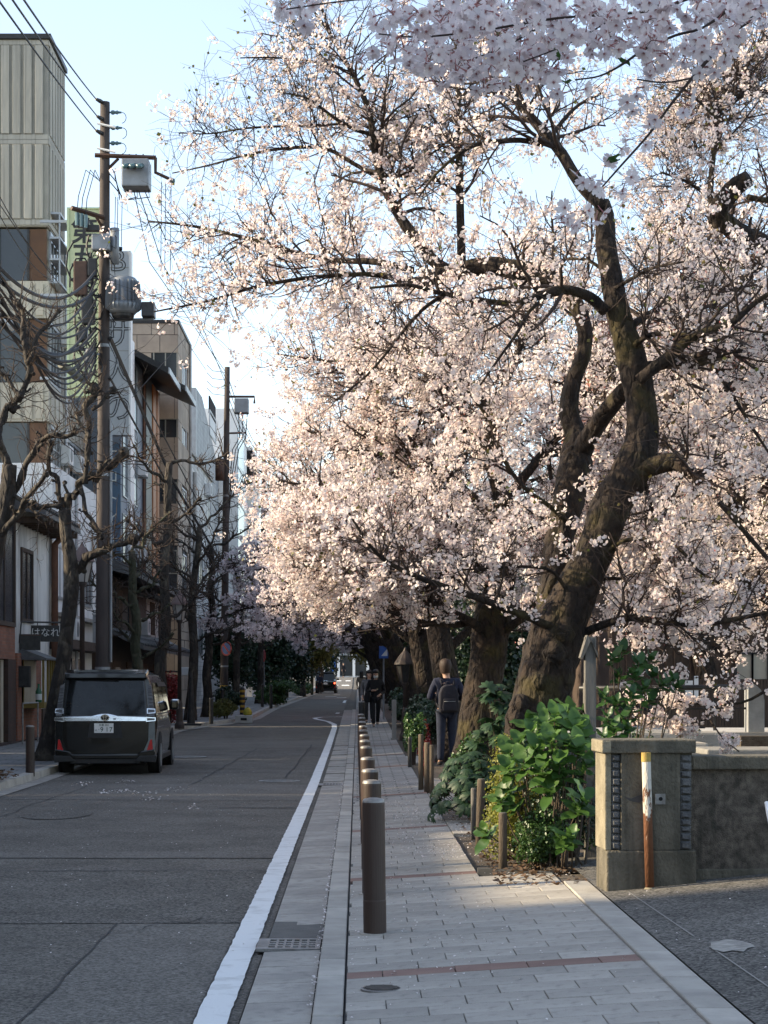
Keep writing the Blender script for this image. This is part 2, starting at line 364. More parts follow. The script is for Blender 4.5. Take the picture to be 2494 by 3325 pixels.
b = MB(); b.box(-.70, -.60, 11.22, 11.30, .013, .02); b.box(-.70, -.60, 11.60, 11.66, .013, .02)

kerb = sheet('kerb', -.213, -.064, -10, 60, .03, M_joint, step=3)
y = 7.0
while y < 44:
    L = .61 if y < 26 else 1.83
    b = MB(); z = gz(y + L/2); h = random.uniform(-.003, .003)
    b.box(-.210, -.068, y + .005, y + L - .005, z - .02, z + .062 + h); b.build('kerb_stone', M_kerb, kerb, bevel=.006, seg=1)
    y += L
sheet('kerb_far_strip', -.210, -.068, 44, 78, .062, M_kerb, parent=kerb)

CS = .063                                             # the pavement rises away from the kerb
def sz(x, y): return gz(y) + .065 + CS * (min(x, 1.7) + .06)
def walk_right(y): return 1.48 if y < 14.45 else .93
walk = sheet('sidewalk', -.062, 1.48, -10, 14.75, .045, M_joint, step=3, cs=CS)
sheet('sidewalk_far_bed', -.062, .95, 14.75, 400, .045, M_joint, parent=walk, step=4, cs=CS)
PW, PD = .38, .245
meP = {}
def paver(x0, x1, y0, y1, m, name):
    key = (round(x1 - x0, 3), round(y1 - y0, 3), m.name)
    if key not in meP:
        b = MB(); w, d = (x1 - x0) / 2 - .002, (y1 - y0) / 2 - .003
        b.prism([(-w, -d), (w, -d), (w, d), (-w, d)], 'z', -.03, 0); me = b.mesh('paver', m)
        bm = bmesh.new(); bm.from_mesh(me); bmesh.ops.recalc_face_normals(bm, faces=bm.faces)
        es = [e for e in bm.edges if all(v.co.z > -.001 for v in e.verts)]
        bmesh.ops.bevel(bm, geom=es, offset=.003, segments=1, affect='EDGES'); bm.to_mesh(me); bm.free(); meP[key] = me
    yc = (y0 + y1) / 2
    xc = (x0 + x1) / 2
    M = Matrix.Translation((xc, yc, sz(xc, yc) + random.uniform(-.0015, .0015))) @ Matrix.Rotation(-math.atan(CS), 4, 'Y') @ Matrix.Rotation(random.uniform(-.003, .003), 4, 'X')
    return inst(name, meP[key], M, walk)
y, row = 7.7, 0
RED = (9.96, 14.75, 19.6)
while y < 24.5:
    xr = walk_right(y + .1); red = min(abs(y - r) for r in RED) < .16
    D = .22 if red else PD
    off = (row % 2) * .19 - .38 + random.uniform(-.03, .03)
    x = -.062 + off
    while x < xr - .01:
        a, c = max(x, -.058), min(x + PW, xr)
        if xr - c < .09: c = xr
        if c - a > .05: paver(round(a, 3), round(c, 3), y, y + D, M_paver_red if red else M_paver, 'paver')
        x = c if c > x else x + PW
    y += D; row += 1
M_pave_far = brick_mat('far_paving', (.275, .262, .24), (.325, .31, .285), (.13, .125, .115), .38, .245, .8, .1)
def far_pave_fix(m):
    nt = m.node_tree; cb = [n for n in nt.nodes if n.type == 'COMBXYZ'][0]; sp = [n for n in nt.nodes if n.type == 'SEPXYZ'][0]
    nt.links.new(sp.outputs['X'], cb.inputs['X']); nt.links.new(sp.outputs['Y'], cb.inputs['Y'])
far_pave_fix(M_pave_far)
sheet('paving', -.058, .93, y + .003, 400, .065, M_pave_far, parent=walk, step=4, cs=CS)
for yy in (25.5, 29.5, 33.5, 38, 43): sheet('red_band', -.058, .93, yy, yy + .25, .069, M_paver_red, parent=walk, cs=CS)
tag(walk, kind='structure')
# granite edging strip and the bridge approach on the right
edge = sheet('granite_edging', 1.482, 1.668, -10, 13.3, .14, M_joint, step=3)
y = 7.5
while y < 13.0:
    b = MB(); b.box(1.486, 1.664, y, y + .9 - .006, .02, .172 + random.uniform(-.001, .001)); b.build('edging_stone', M_kerb, edge, bevel=.005, seg=1); y += .9
def dz_bridge(x): return .172 + max(0, (x - 1.67)) * .09
b = MB(); vs = []
xs = [1.67, 2.3, 2.8, 3.4, 4.2, 6, 9]
for yy in (-10, 5, 10, 13.0, 15.9): vs += [(x, yy, dz_bridge(min(x, 5))) for x in xs]
n = len(xs); b.add(vs, [(j*n+i, j*n+i+1, (j+1)*n+i+1, (j+1)*n+i) for j in range(4) for i in range(n - 1)])
bridge = tag(b.build('bridge_deck', M_bridge_asph), kind='structure')
b = MB()
def seamb(x0, y0, x1, y1, w):
    d = Vector((x1 - x0, y1 - y0)).normalized(); nn = Vector((-d.y, d.x)) * w / 2
    b.add([(x0-nn.x, y0-nn.y, dz_bridge(x0)+.004), (x1-nn.x, y1-nn.y, dz_bridge(x1)+.004), (x1+nn.x, y1+nn.y, dz_bridge(x1)+.004), (x0+nn.x, y0+nn.y, dz_bridge(x0)+.004)], [(0, 1, 2, 3)])
seamb(1.83, 12.9, 1.87, 10.6, .010); seamb(1.88, 10.2, 1.92, 7.5, .010)
b.build('paint_seam', mat('pale_seam', (.24, .23, .21), .9), bridge)
b = MB(); b.add([(1.98 + (.11 + .015*math.sin(5*t)) * math.cos(t*.45), 10.15 + (.22 + .04*math.sin(3*t)) * math.sin(t*.45), dz_bridge(1.98 + .11*math.cos(t*.45))+.006) for t in range(14)], [list(range(14))])
b.build('mortar_patch', mat('pale_mortar', (.36, .345, .31), .9, (.20, .19, .17), 14, 8, .5, 40), bridge)

# planting bed of soil, with the near edge strip
bed = sheet('planting_bed', .94, 3.1, 14.4, 200, .10, M_soil, step=3)
b = MB(); b.add([(1.48, 13.3, .16), (1.72, 13.2, .16), (1.72, 14.5, .15), (1.3, 14.5, .13)], [(0, 1, 2, 3)]); b.build('soil_corner', M_soil, bed)
b = MB(); b.prism([(.932, 14.76), (1.47, 14.46), (1.5, 14.5), (.932, 14.86)], 'z', .03, .165); fix_normals(b.build('bed_edging', M_joint, bed))
# pavement slabs that reach into the bed between the trees
for (y0, y1, x1) in ((18.6, 20.4, 1.42), (23.2, 25.4, 1.28), (27.2, 29.5, 1.25), (34.5, 37.5, 1.3)):
    b = MB(); b.box(.935, x1, y0, y1, .02, .135 + gz(y0)); b.build('paving_slab', M_paver, bed)
# left kerb and pavement
kl = sheet('left_gutter', lambda y: road_left(y) - .26, lambda y: road_left(y) + .0, -15, 200, .008, M_gutter, step=3)
def left_x(y): return road_left(y) - .26
b = MB(); ys = [-15 + i * 1.5 for i in range(144)]; vs = []
for yy in ys:
    x = left_x(yy); z = gz(yy); vs += [(x, yy, z - .02), (x - .01, yy, z + .125), (x - .16, yy, z + .13)]
b.add(vs, [(3*i+j, 3*i+3+j, 3*i+4+j, 3*i+1+j) for i in range(len(ys) - 1) for j in range(2)])
tag(fix_normals(b.build('left_kerb', M_kerb)), kind='structure')
M_lpave = brick_mat('left_paving', (.20, .20, .195), (.24, .238, .23), (.09, .09, .088), .6, .30, .7, .1); far_pave_fix(M_lpave)
sheet('left_sidewalk', -9.6, lambda y: left_x(y) - .155, -15, 200, .125, M_lpave, step=3)

def cover(name, label, x, y, r, z, m, cat):
    t = thing(name, label, cat, (x, y, z))
    b = MB(); b.lathe([(r, z - .004), (r, z + .004), (r * .9, z + .006)], 28, (x, y, 0)); b.build('ring', M_iron_pale, t)
    b = MB(); b.lathe([(r * .88, z - .004), (r * .88, z + .0075)], 28, (x, y, 0)); b.build('lid', m, t)
    for a in range(-2, 3):
        w = math.sqrt(max(0, (r * .8) ** 2 - (a * r * .3) ** 2)); b = MB(); b.box(x - w, x + w, y + a * r * .3 - .012, y + a * r * .3 + .012, z + .0075, z + .0105); b.build('rib', m, t)
cover('manhole_cover', 'pale round manhole cover in the lane, near the white edge line', -1.27, 31, .34, .012, M_iron_pale, 'manhole cover')
cover('manhole_cover', 'wide grey manhole cover in the road just past the van', -3.62, 39.5, .5, .075, M_iron_pale, 'manhole cover')
cover('valve_cover', 'small oval iron valve cover sunk in the grey pavers', .12, 9.5, .105, .0775, M_iron, 'cover')
# ------------------------------------------------------------------ buildings of the left side
M_brick = brick_mat('brown_brick', (.23, .088, .05), (.16, .065, .04), (.16, .12, .095), .22, .075)
M_brick_d = brick_mat('dark_brick', (.05, .024, .018), (.035, .02, .015), (.04, .03, .025), .22, .075)
M_plaster = mat('stained_plaster', (.66, .65, .62), .9, (.27, .265, .25), .9, 9, .3, 12, contrast=(.45, .72), stretch=(1, 1, .35))
M_white = mat('white_wall', (.74, .74, .73), .85, (.58, .585, .58), .8, 7, .1, 20)
M_white_b = mat('white_panel', (.76, .76, .75), .6, (.64, .645, .64), .5, 6)
M_beige = mat('ribbed_concrete', (.46, .44, .375), .9, (.30, .29, .25), .7, 8, .3, 14, stretch=(1, 1, .25))
M_beige_d = mat('concrete_groove', (.34, .325, .275), .9, (.25, .24, .205), 1, 6, .2, 14)
M_glass = mat('window_glass', (.02, .024, .028), .12, (.035, .04, .045), .6, 3, spec=.6)
M_glass_b = mat('blue_glass', (.05, .075, .11), .15, (.03, .045, .07), .5, 3, spec=.6)
M_blind = mat('brown_blind', (.12, .062, .032), .7, (.085, .045, .026), 1.2, 5)
M_alu = mat('aluminium', (.36, .38, .40), .4, (.30, .31, .32), 3, 4, metal=.5)
M_wood_d = mat('dark_wood', (.045, .03, .022), .8, (.075, .05, .035), 4, 7, .3, 30, stretch=(4, 4, .5))
M_wood = mat('old_wood', (.12, .075, .05), .85, (.07, .045, .032), 4, 7, .3, 30, stretch=(4, 4, .6))
M_tile = mat('roof_tile', (.055, .058, .062), .55, (.10, .10, .10), 5, 6, .3, 30, island=.2)
M_green_sign = mat('green_sign', (.44, .48, .26), .6, (.50, .53, .33), .9, 6)
M_grey_sign = mat('grey_sign', (.46, .48, .50), .5, (.40, .42, .44), .7, 5)
M_orange = mat('copper_panel', (.38, .145, .04), .5, (.24, .09, .03), 1.5, 6, stretch=(1, 1, .2))
M_stone = mat('brown_stone', (.38, .31, .24), .75, (.26, .21, .17), 1.1, 8, .2, 20, island=.16)
M_greyb = brick_mat('white_grey_brick', (.58, .575, .55), (.45, .445, .43), (.28, .275, .265), .6, .2, .85, .6)
M_greyt = brick_mat('blue_grey_tile', (.28, .295, .31), (.24, .255, .27), (.36, .365, .37), .5, .28, .6, .1)
M_rust = mat('rust_pipe', (.16, .075, .045), .8, (.10, .05, .035), 4, 6)
M_cream = mat('cream_frame', (.42, .38, .30), .7, (.34, .30, .24), 2)

def part(name, mt, parent, fn, bevel=0, smooth=False):
    b = MB(); fn(b); return b.build(name, mt, parent, smooth, bevel)
def bx(name, mt, parent, *a, bevel=0): return part(name, mt, parent, lambda b: b.box(*a), bevel)
def Yat(x, px): return x * FPX / (px - CX)
def Z(py, Y): return CAMH - (py - HY) / FPX * Y
def window_x(parent, xf, y0, y1, z0, z1, fr=.06, m=None, mull=1, fm=None, name='window', trans=0):
    "window on a street face x = xf that looks towards +x"
    w = bx(name, m or M_glass, parent, xf - .05, xf + .012, y0, y1, z0, z1)
    f = MB(); e = .05
    f.box(xf - .02, xf + e, y0 - fr, y0, z0 - fr, z1 + fr); f.box(xf - .02, xf + e, y1, y1 + fr, z0 - fr, z1 + fr)
    f.box(xf - .02, xf + e, y0, y1, z0 - fr, z0); f.box(xf - .02, xf + e, y0, y1, z1, z1 + fr)
    for k in range(1, mull + 1):
        yy = y0 + (y1 - y0) * k / (mull + 1); f.box(xf + .012, xf + .035, yy - .025, yy + .025, z0, z1)
    for k in range(1, trans + 1):
        zz = z0 + (z1 - z0) * k / (trans + 1); f.box(xf + .013, xf + .033, y0, y1, zz - .025, zz + .025)
    f.build('window_frame', fm or M_alu, w); return w
def window_y(parent, yf, x0, x1, z0, z1, fr=.06, m=None, mull=1, fm=None):
    "window on a face y = yf that looks towards the camera"
    w = bx('window', m or M_glass, parent, x0, x1, yf - .012, yf + .05, z0, z1)
    f = MB(); e = .05
    f.box(x0 - fr, x0, yf - e, yf + .02, z0 - fr, z1 + fr); f.box(x1, x1 + fr, yf - e, yf + .02, z0 - fr, z1 + fr)
    f.box(x0, x1, yf - e, yf + .02, z0 - fr, z0); f.box(x0, x1, yf - e, yf + .02, z1, z1 + fr)
    for k in range(1, mull + 1):
        xx = x0 + (x1 - x0) * k / (mull + 1); f.box(xx - .025, xx + .025, yf - .035, yf - .012, z0, z1)
    f.build('window_frame', fm or M_alu, w); return w
GZL = .125
# unseen houses nearer the camera, their heights set to shade street and blossom
M_near = mat('grey_render', (.33, .32, .30), .9, (.26, .25, .23), 1, 6)
for i, (y0, y1, h, dx) in enumerate(((-14, -2, 8.4, 0), (-1.6, 6, 8.2, 0), (6.3, 12.27, 6.6, 0), (12.3, 18.98, 4.4, 0), (19.0, 27, 4.7, 0), (27.2, 33.4, 4.6, 0), (33.6, 38.4, 5.0, 0))):
    t = thing('town_house', 'unseen grey rendered house with height set for shade, %s from the brick house' % ('seventh', 'sixth', 'fifth', 'fourth', 'third', 'second', 'first')[i], 'house', (-11, (y0 + y1) / 2, 0), group='low houses along the left pavement')
    bx('wall', M_near, t, -14, -8.3 - dx, y0, y1, 0, h - .35)
    part('roof', M_tile, t, lambda b: b.prism([(-14.3, h - .4), (-8.0 - dx, h - .4), (-8.0 - dx, h - .25), (-8.3, h), (-11.2, h + .35), (-14.3, h - .25)], 'y', y0 - .05, y1 + .05))
    for yy in np.arange(y0 + 1, y1 - 1, 2.4): window_x(t, -8.3 - dx, yy, yy + 1.1, 1.0, 2.3)
    bx('door', M_wood_d, t, -8.4 - dx, -8.27 - dx, y0 + .15, y0 + .85, .1, 2.1)
# ---- brown brick house at the picture's left edge
XF = -8.0
y0, y1 = 38.6, 44.6
t = thing('brick_house', 'brown brick shop house with tall dark window at the left edge', 'house', (-11, 41.5, 0))
bx('wall', M_brick, t, -14, XF, y0, y1, 2.15, 5.9)
bx('parapet', M_conc_light, t, -14, XF + .05, y0, y1 + .03, 5.9, 6.02)
bx('pillar', M_brick_d, t, -8.35, XF + .02, 43.62, y1, .22, 2.15)
bx('plinth', M_brick_d, t, -9, XF + .14, y0, y1 + 1.0, .1, .25)
window_x(t, XF, 42.0, 44.35, 3.0, 5.35, .1, M_glass, 1, M_wood_d)
d = bx('door', M_glass, t, -8.3, -8.18, 41, 43.55, .24, 2.13)
bx('door_frame', M_cream, d, -8.28, -8.08, 43.3, 43.56, .24, 2.13); bx('handle', M_iron_pale, d, -8.15, -8.1, 42.6, 43.3, 1.75, 1.79)
b = MB(); b.tube([(-7.4, 42.2, 1.15), (-7.4, 44.2, 1.15), (-7.4, 44.2, .25)], .02, 6); b.tube([(-7.4, 42.2, 1.15), (-7.4, 42.2, .25)], .02, 6)
tag(b.build('handrail', M_iron_pale), 'thin steel handrail in front of the brick house door', 'handrail')
# ---- stained white plaster house with tiled eave
y0, y1 = 44.62, 49.75
t = thing('plaster_house', 'stained white plaster house with tiled eave and dark narrow window', 'house', (-11, 47, 0))
bx('wall', M_plaster, t, -14, XF - .02, y0, y1, 0, 5.55)
bx('brick_wainscot', M_brick, t, XF - .02, XF + .05, y0 + .02, 48.0, .25, 2.3)
bx('step', M_brick_d, t, XF, XF + .35, y0 + 1, 49.5, .1, .26)
window_x(t, XF - .02, 45.5, 46.9, 3.15, 4.75, .09, M_glass, 1, M_wood_d)
bx('lower_hatch', M_wood_d, t, XF - .02, XF + .03, 48.4, 49.4, .26, .95)
rf = part('roof', M_tile, t, lambda b: b.prism([(-14.3, 7.0), (-7.25, 5.5), (-7.25, 5.62), (-11, 6.95)], 'y', y0 - .2, y1 + .25))
for k in range(19): part('roof_tile', M_tile, rf, lambda b, k=k: b.tube([(-7.2, y0 - .1 + k * .28, 5.66), (-10.8, y0 - .1 + k * .28, 6.93)], [.055, .05], 6))
for k in range(10): bx('rafter', M_wood_d, rf, -8.0, -7.3, y0 + .1 + k * .55, y0 + .18 + k * .55, 5.36 , 5.5)
part('downpipe', M_rust, t, lambda b: b.tube([(-7.88, 49.7, .2), (-7.88, 49.7, 5.2), (-7.6, 49.7, 5.5)], .09, 10), smooth=True)
# hanging sign board with white brush letters
t = thing('hanging_sign', 'black hanging shop sign with white letters はなれ on iron bracket', 'sign', (-7.4, 45.6, 2.9))
part('bracket', M_black, t, lambda b: b.tube([(-8.0, 45.2, 2.55), (-7.96, 45.2, 3.05), (-7.05, 46.2, 3.06)], .022, 6))
Ms = Matrix.Translation((-7.42, 45.75, 2.86)) @ Matrix.Rotation(R(12), 4, 'Z')
bd = part('board', M_black, t, lambda b: b.box(-.40, .27, -.03, .03, -.27, .12, Ms))
for x in (-.25, .15): part('hanger', M_black, t, lambda b, x=x: b.tube([Ms @ Vector((x, 0, .12)), Ms @ Vector((x, 0, .21))], .012, 5))
M_letter = mat('white_letters', (.55, .56, .55), .6)
text('lettering', 'はなれ', .23, Ms @ Matrix.Translation((-.06, -.034, -.06)) @ FACE, M_letter, bd)
t = thing('lower_sign', 'second black sign board under the hanging one', 'sign', (-7.8, 45.1, 2.4))
part('board', M_black, t, lambda b: b.box(-.36, .32, -.03, .03, -.17, .17, Matrix.Translation((-7.85, 45.3, 2.55)) @ Matrix.Rotation(R(6), 4, 'Z')))
part('rim', M_wood_d, t, lambda b: b.box(-.38, .34, -.02, .02, .17, .21, Matrix.Translation((-7.85, 45.3, 2.55)) @ Matrix.Rotation(R(6), 4, 'Z')))
# showcase with little roof
t = thing('showcase', 'brass framed glass menu showcase with small hipped roof on brick wall', 'showcase', (-7.7, 46, 1.2))
M_brass = mat('old_brass', (.20, .15, .04), .5, (.14, .10, .03), 5, 5, metal=.3)
x0, x1, ya, yb, z0, z1 = -7.95, -7.42, 45.2, 47.0, 1.0, 2.15
part('base', M_brass, t, lambda b: b.box(x0, x1, ya, yb, z0, z0 + .14), .01)
part('roof', M_tile, t, lambda b: b.prism([(x0, z1), (x1 + .06, z1), (x1 + .06, z1 + .04), (x0, z1 + .26)], 'y', ya - .06, yb + .06))
for yy in (ya + .03, 45.9, 46.3, 46.65, yb - .03): bx('post', M_brass, t, x1 - .05, x1, yy - .03, yy + .03, z0 + .14, z1)
bx('post', M_brass, t, x0, x0 + .05, ya, ya + .06, z0 + .14, z1)
bx('back', M_cream, t, x0, x0 + .04, ya, yb, z0 + .14, z1)
bt = thing('menu_bottle', 'green bottle with pale label inside the brass showcase', 'bottle', (-7.6, 45.5, 1.14))
part('glass', mat('green_bottle', (.02, .10, .05), .2), bt, lambda b: b.lathe([(.07, 0), (.075, .02), (.075, .26), (.03, .36), (.03, .44)], 14, (-7.6, 45.5, 1.14)), smooth=True)
part('paper_label', M_letter, bt, lambda b: b.lathe([(.077, .06), (.077, .2)], 14, (-7.6, 45.5, 1.14)))
t = thing('wall_lamp', 'black box wall lamp beside the brass showcase', 'lamp', (-7.9, 45.0, 1.75))
bx('housing', M_black, t, -7.95, -7.68, 44.75, 44.95, 1.5, 2.0, bevel=.02); bx('mount', M_black, t, -7.97, -7.9, 44.95, 45.1, 1.65, 1.85)
# ---- white building with canopy
y0, y1 = 49.85, 58.2
t = thing('white_building', 'low white building with flat canopy behind the leaning plane tree', 'building', (-10.5, 54, 0))
bx('wall', M_white, t, -14, XF + .03, y0, y1, 2.75, 7.35); bx('lower_wall', M_white_b, t, -14, XF - .1, y0, y1, .1, 2.5)
bx('canopy', M_wood_d, t, -9, XF + .5, y0 + .1, y1, 2.5, 2.75)
window_x(t, XF + .03, 50.4, 51.6, 3.9, 5.2, .07, M_white_b, 1); window_x(t, XF + .03, 53.0, 54.4, 3.9, 5.4, .07, M_glass, 1); window_x(t, XF + .03, 55.6, 57.0, 3.9, 5.4, .07, M_glass, 1)
bx('door', M_glass, t, XF - .12, XF - .07, 54, 55.6, .2, 2.3); bx('ledge', M_conc_light, t, XF, XF + .3, y0, y1, 3.35, 3.45)
b = MB(); rl = bx('balcony_rail', M_alu, t, XF + .42, XF + .46, 54.5, 58.0, 3.55, 3.6)
for k in range(14): bx('bar', M_alu, rl, XF + .425, XF + .455, 54.6 + k * .25, 54.64 + k * .25, 2.76, 3.55)
bx('tile_patch', M_greyb, t, XF - .1, XF - .06, 50.0, 53.4, .15, 2.3)
# ---- beige ribbed concrete tower
YF = 58.6
t = thing('ribbed_tower', 'tall beige concrete building with vertical ribbed panels and dark cornice', 'building', (-14, 63, 0))
ztop = Z(112, YF); xr = -9.5
def lvl(py): return Z(py, YF)
bx('tower', M_beige_d, t, -22, xr, YF, 61.8, lvl(735), ztop - .15)
bx('cornice', M_black, t, -22.1, xr + .1, YF - .1, 61.9, ztop - .15, ztop)
def ribs(z0, z1, parent):
    x = -22.0; 
    bx('panel_frame', M_beige, parent, -22, xr + .01, YF - .03, YF + .01, z1 - .12, z1 + .02); bx('panel_frame', M_beige, parent, -22, xr + .01, YF - .03, YF + .01, z0 - .02, z0 + .14)
    k = 0
    while xr - .3 - k * .345 > -12.6:
        xx = xr - .27 - k * .345; bx('panel', M_beige, parent, xx - .125, xx + .125, YF - .06, YF, z0 + .16, z1 - .14, bevel=.02); k += 1
    yy = YF + .18
    while yy < 61.6: bx('panel', M_beige, parent, xr, xr + .05, yy, yy + .33, z0 + .16, z1 - .14, bevel=.015); yy += .52
    bx('panel_frame', M_beige, parent, xr, xr + .03, YF, 61.8, z1 - .12, z1 + .02); bx('panel_frame', M_beige, parent, xr, xr + .03, YF, 61.8, z0 - .02, z0 + .14)
ribs(lvl(452), ztop - .2, t); ribs(lvl(728), lvl(455), t)
bx('lower_body', M_beige_d, t, -22, xr - .05, YF + .25, 66.6, .1, lvl(735) - .02)
for (pa, pb) in ((912, 1032), (1242, 1368), (1520, 1600)):
    bx('spandrel', M_beige, t, -22, xr + .02, YF, 66.6, lvl(pb), lvl(pa))
    k = 0
    while xr - .3 - k * .345 > -12.6:
        xx = xr - .27 - k * .345; bx('panel', M_beige, t, xx - .125, xx + .125, YF - .04, YF, lvl(pb) + .08, lvl(pa) - .08); k += 1
    for k in range(9): bx('panel', M_beige, t, xr + .02, xr + .05, YF + .3 + k * .86, YF + .85 + k * .86, lvl(pb) + .08, lvl(pa) - .08)
for (pa, pb) in ((742, 908), (1036, 1238), (1372, 1516)):
    w = bx('window_band', M_glass, t, -13.2, xr - .62, YF + .1, YF + .3, lvl(pb), lvl(pa)); bx('blind', M_blind, w, xr - .6, xr - .06, YF + .08, YF + .3, lvl(pb), lvl(pa))
    for k in range(4): bx('mullion', M_black, w, xr - .65 - k * .9, xr - .58 - k * .9, YF + .06, YF + .1, lvl(pb), lvl(pa))
    window_x(t, xr - .03, YF + .5, YF + 2.3, lvl(pb) + .1, lvl(pa) - .1, .1, M_glass, 2, M_alu, trans=1); window_x(t, xr - .03, YF + 3.6, YF + 6.6, lvl(pb) + .1, lvl(pa) - .1, .1, M_glass, 3, M_alu)
rr = bx('ladder_rail', M_alu, t, xr + .3, xr + .34, YF + .2, YF + .24, lvl(920), lvl(690)); 
for py in (690, 770, 840, 915): bx('rung', M_alu, rr, xr + .02, xr + .35, YF + .19, YF + 2.4, lvl(py), lvl(py) + .06)
# green vertical sign
t = thing('green_sign', 'tall pale green vertical sign with black characters behind the pole', 'sign', (-8.2, 57, 10))
Ys = 57.0; gx0, gx1 = (222 - CX) / FPX * Ys, (325 - CX) / FPX * Ys; g0, g1 = Z(1282, Ys), Z(678, Ys)
bd = bx('board', M_green_sign, t, gx0, gx1, Ys, Ys + .28, g0, g1); 
fr = MB(); fr.box(gx0 - .04, gx0 + .03, Ys - .03, Ys + .3, g0 - .04, g1 + .04); fr.box(gx1 - .03, gx1 + .04, Ys - .03, Ys + .3, g0 - .04, g1 + .04); fr.box(gx0 + .03, gx1 - .03, Ys - .03, Ys + .3, g1 - .01, g1 + .04); fr.box(gx0 + .03, gx1 - .03, Ys - .03, Ys + .3, g0 - .04, g0 + .01)
fr.build('sign_frame', mat('pale_green_trim', (.42, .50, .30), .6), t)
for py in (720, 960, 1230): bx('bracket', M_alu, t, xr, gx0, Ys + .1, Ys + .18, Z(py, Ys), Z(py, Ys) + .08)
for ch, py in (('第', 755), ('五', 835), ('會', 930), ('館', 1020), ('ビ', 1110), ('ル', 1205)):
    text('character', ch, .80, Matrix.Translation(((gx0 + gx1) / 2, Ys - .006, Z(py, Ys))) @ FACE, M_black, bd, bold=.016)
# grey sign with outlined letters
t = thing('grey_sign', 'tall light grey vertical sign with thin outlined letters beside the pole', 'sign', (-8.2, 66, 10))
Ys = 64.5; gx0, gx1 = (338 - CX) / FPX * Ys, (418 - CX) / FPX * Ys; g0, g1 = Z(1412, Ys), Z(815, Ys)
bd = bx('board', M_grey_sign, t, gx0, gx1, Ys, Ys + .5, g0, g1); bx('white_edge', M_white_b, t, gx1, gx1 + .07, Ys - .02, Ys + .5, g0, g1)
for py in (870, 1010, 1140, 1270, 1390): bx('panel_joint', M_beige_d, bd, gx0, gx1, Ys - .004, Ys, Z(py, Ys), Z(py, Ys) + .02)
for ch, py in (('B', 850), ('オ', 960), ('サ', 1090), ('人', 1210), ('の', 1330)):
    text('character', ch, 1.0, Matrix.Translation(((gx0 + gx1) / 2 + .05, Ys - .012, Z(py, Ys))) @ FACE, M_black, bd, outline=.014)
# ---- narrow blue grey building with copper column and slanted eaves
XB = -8.25
t = thing('blue_building', 'narrow blue grey building with copper column and black slanted eaves', 'building', (-11, 73, 0))
ya, yb = 66.7, 78.9
bx('wall', mat('blue_grey_wall', (.20, .23, .27), .6, (.16, .19, .23), .8, 5), t, -15, XB, ya, yb, 4.5, Z(1200, 74))
bx('front_pier', M_white_b, t, XB, XB + .12, 68.4, 69.6, 4.4, 14)
for yy in (66.9, 69.9): 
    for zz in (5.2, 8.2, 11): window_x(t, XB, yy, yy + 1.3, zz, zz + 2.3, .05, M_glass_b, 0)
bx('dark_pier', M_black, t, XB, XB + .15, 73.2, 75.2, 4.4, 13.6)
for k in range(3): part('copper_column', M_orange, t, lambda b, k=k: b.box(XB, XB + .2 - .04 * (k % 2), 75.3 + k * .8, 76.05 + k * .8, 4.4, 13.4), .05)
for (a, c, z, dx) in ((69.6, 74.0, Z(1215, 72), 1.35), (74.2, 78.6, Z(1262, 76), 1.55)):
    e = part('eave', M_black, t, lambda b: b.prism([(XB, z + .35), (XB + dx, z - .35), (XB + dx, z - .15), (XB, z + .6)], 'y', a, c)); bx('eave_edge', M_alu, e, XB + dx, XB + dx + .05, a, c, z - .36, z - .14)
sgn = thing('blue_sign', 'blue vertical sign with white letters behind the pole', 'sign', (-8, 66, 6))
Ys = 65.5; gx0, gx1 = (322 - CX) / FPX * Ys, (392 - CX) / FPX * Ys
bd = bx('board', mat('blue_panel', (.07, .12, .19), .5, (.055, .10, .16), 1), sgn, gx0, gx1, Ys, Ys + .2, Z(1900, Ys), Z(1440, Ys))
for i, ch in enumerate('エコトイサロ'): text('character', ch, .5, Matrix.Translation((gx0 + .42, Ys - .006, Z(1480 + i * 70, Ys))) @ FACE, M_letter, bd)
bx('bracket', M_alu, sgn, gx1, XB, Ys + .08, Ys + .14, Z(1500, Ys), Z(1495, Ys)) if gx1 < XB else bx('bracket', M_alu, sgn, XB - .3, gx0, Ys + .08, Ys + .14, Z(1500, Ys), Z(1490, Ys))
# ---- old wooden town house in front of it
XM = -7.7
t = thing('wooden_house', 'old dark wooden town house with tiled roofs behind the plane trees', 'house', (-9, 66, 0))
ya, yb = 59.0, 77.0
bx('wall', M_wood_d, t, -13, XM, ya, yb, .1, 5.0); bx('plaster_band', M_conc_light, t, XM, XM + .03, 69.5, 76.8, 2.8, 4.7)
for (z, dx, nm) in ((5.0, .9, 'roof'), (2.75, 1.1, 'lower_roof')):
    r_ = part(nm, M_tile, t, lambda b: b.prism([(-13 if nm == 'roof' else XM - .02, z + (1.5 if nm == 'roof' else .45)), (XM + dx, z - .12), (XM + dx, z + .02), (XM - (2 if nm == 'roof' else .0), z + (1.45 if nm == 'roof' else .6))], 'y', ya - .1, yb))
    for k in range(44): part('roof_tile', M_tile, r_, lambda b, k=k: b.tube([(XM + dx + .03, ya + k * .41, z + .06), (XM - .1, ya + k * .41, z + .50)], .07, 6))
for yy in (60.5, 64, 70.5, 73.5):
    w = bx('window', M_glass, t, XM - .02, XM + .04, yy, yy + 1.6, 3.4, 4.6)
    for k in range(6): bx('lattice_bar', M_wood, w, XM + .04, XM + .07, yy + .1 + k * .27, yy + .17 + k * .27, 3.4, 4.6)
for yy in (60, 63.5, 68, 72): 
    w = bx('door', M_wood, t, XM - .02, XM + .05, yy, yy + 1.8, .2, 2.3); bx('door_pane', M_glass, w, XM + .05, XM + .06, yy + .3, yy + 1.5, 1.0, 2.1)
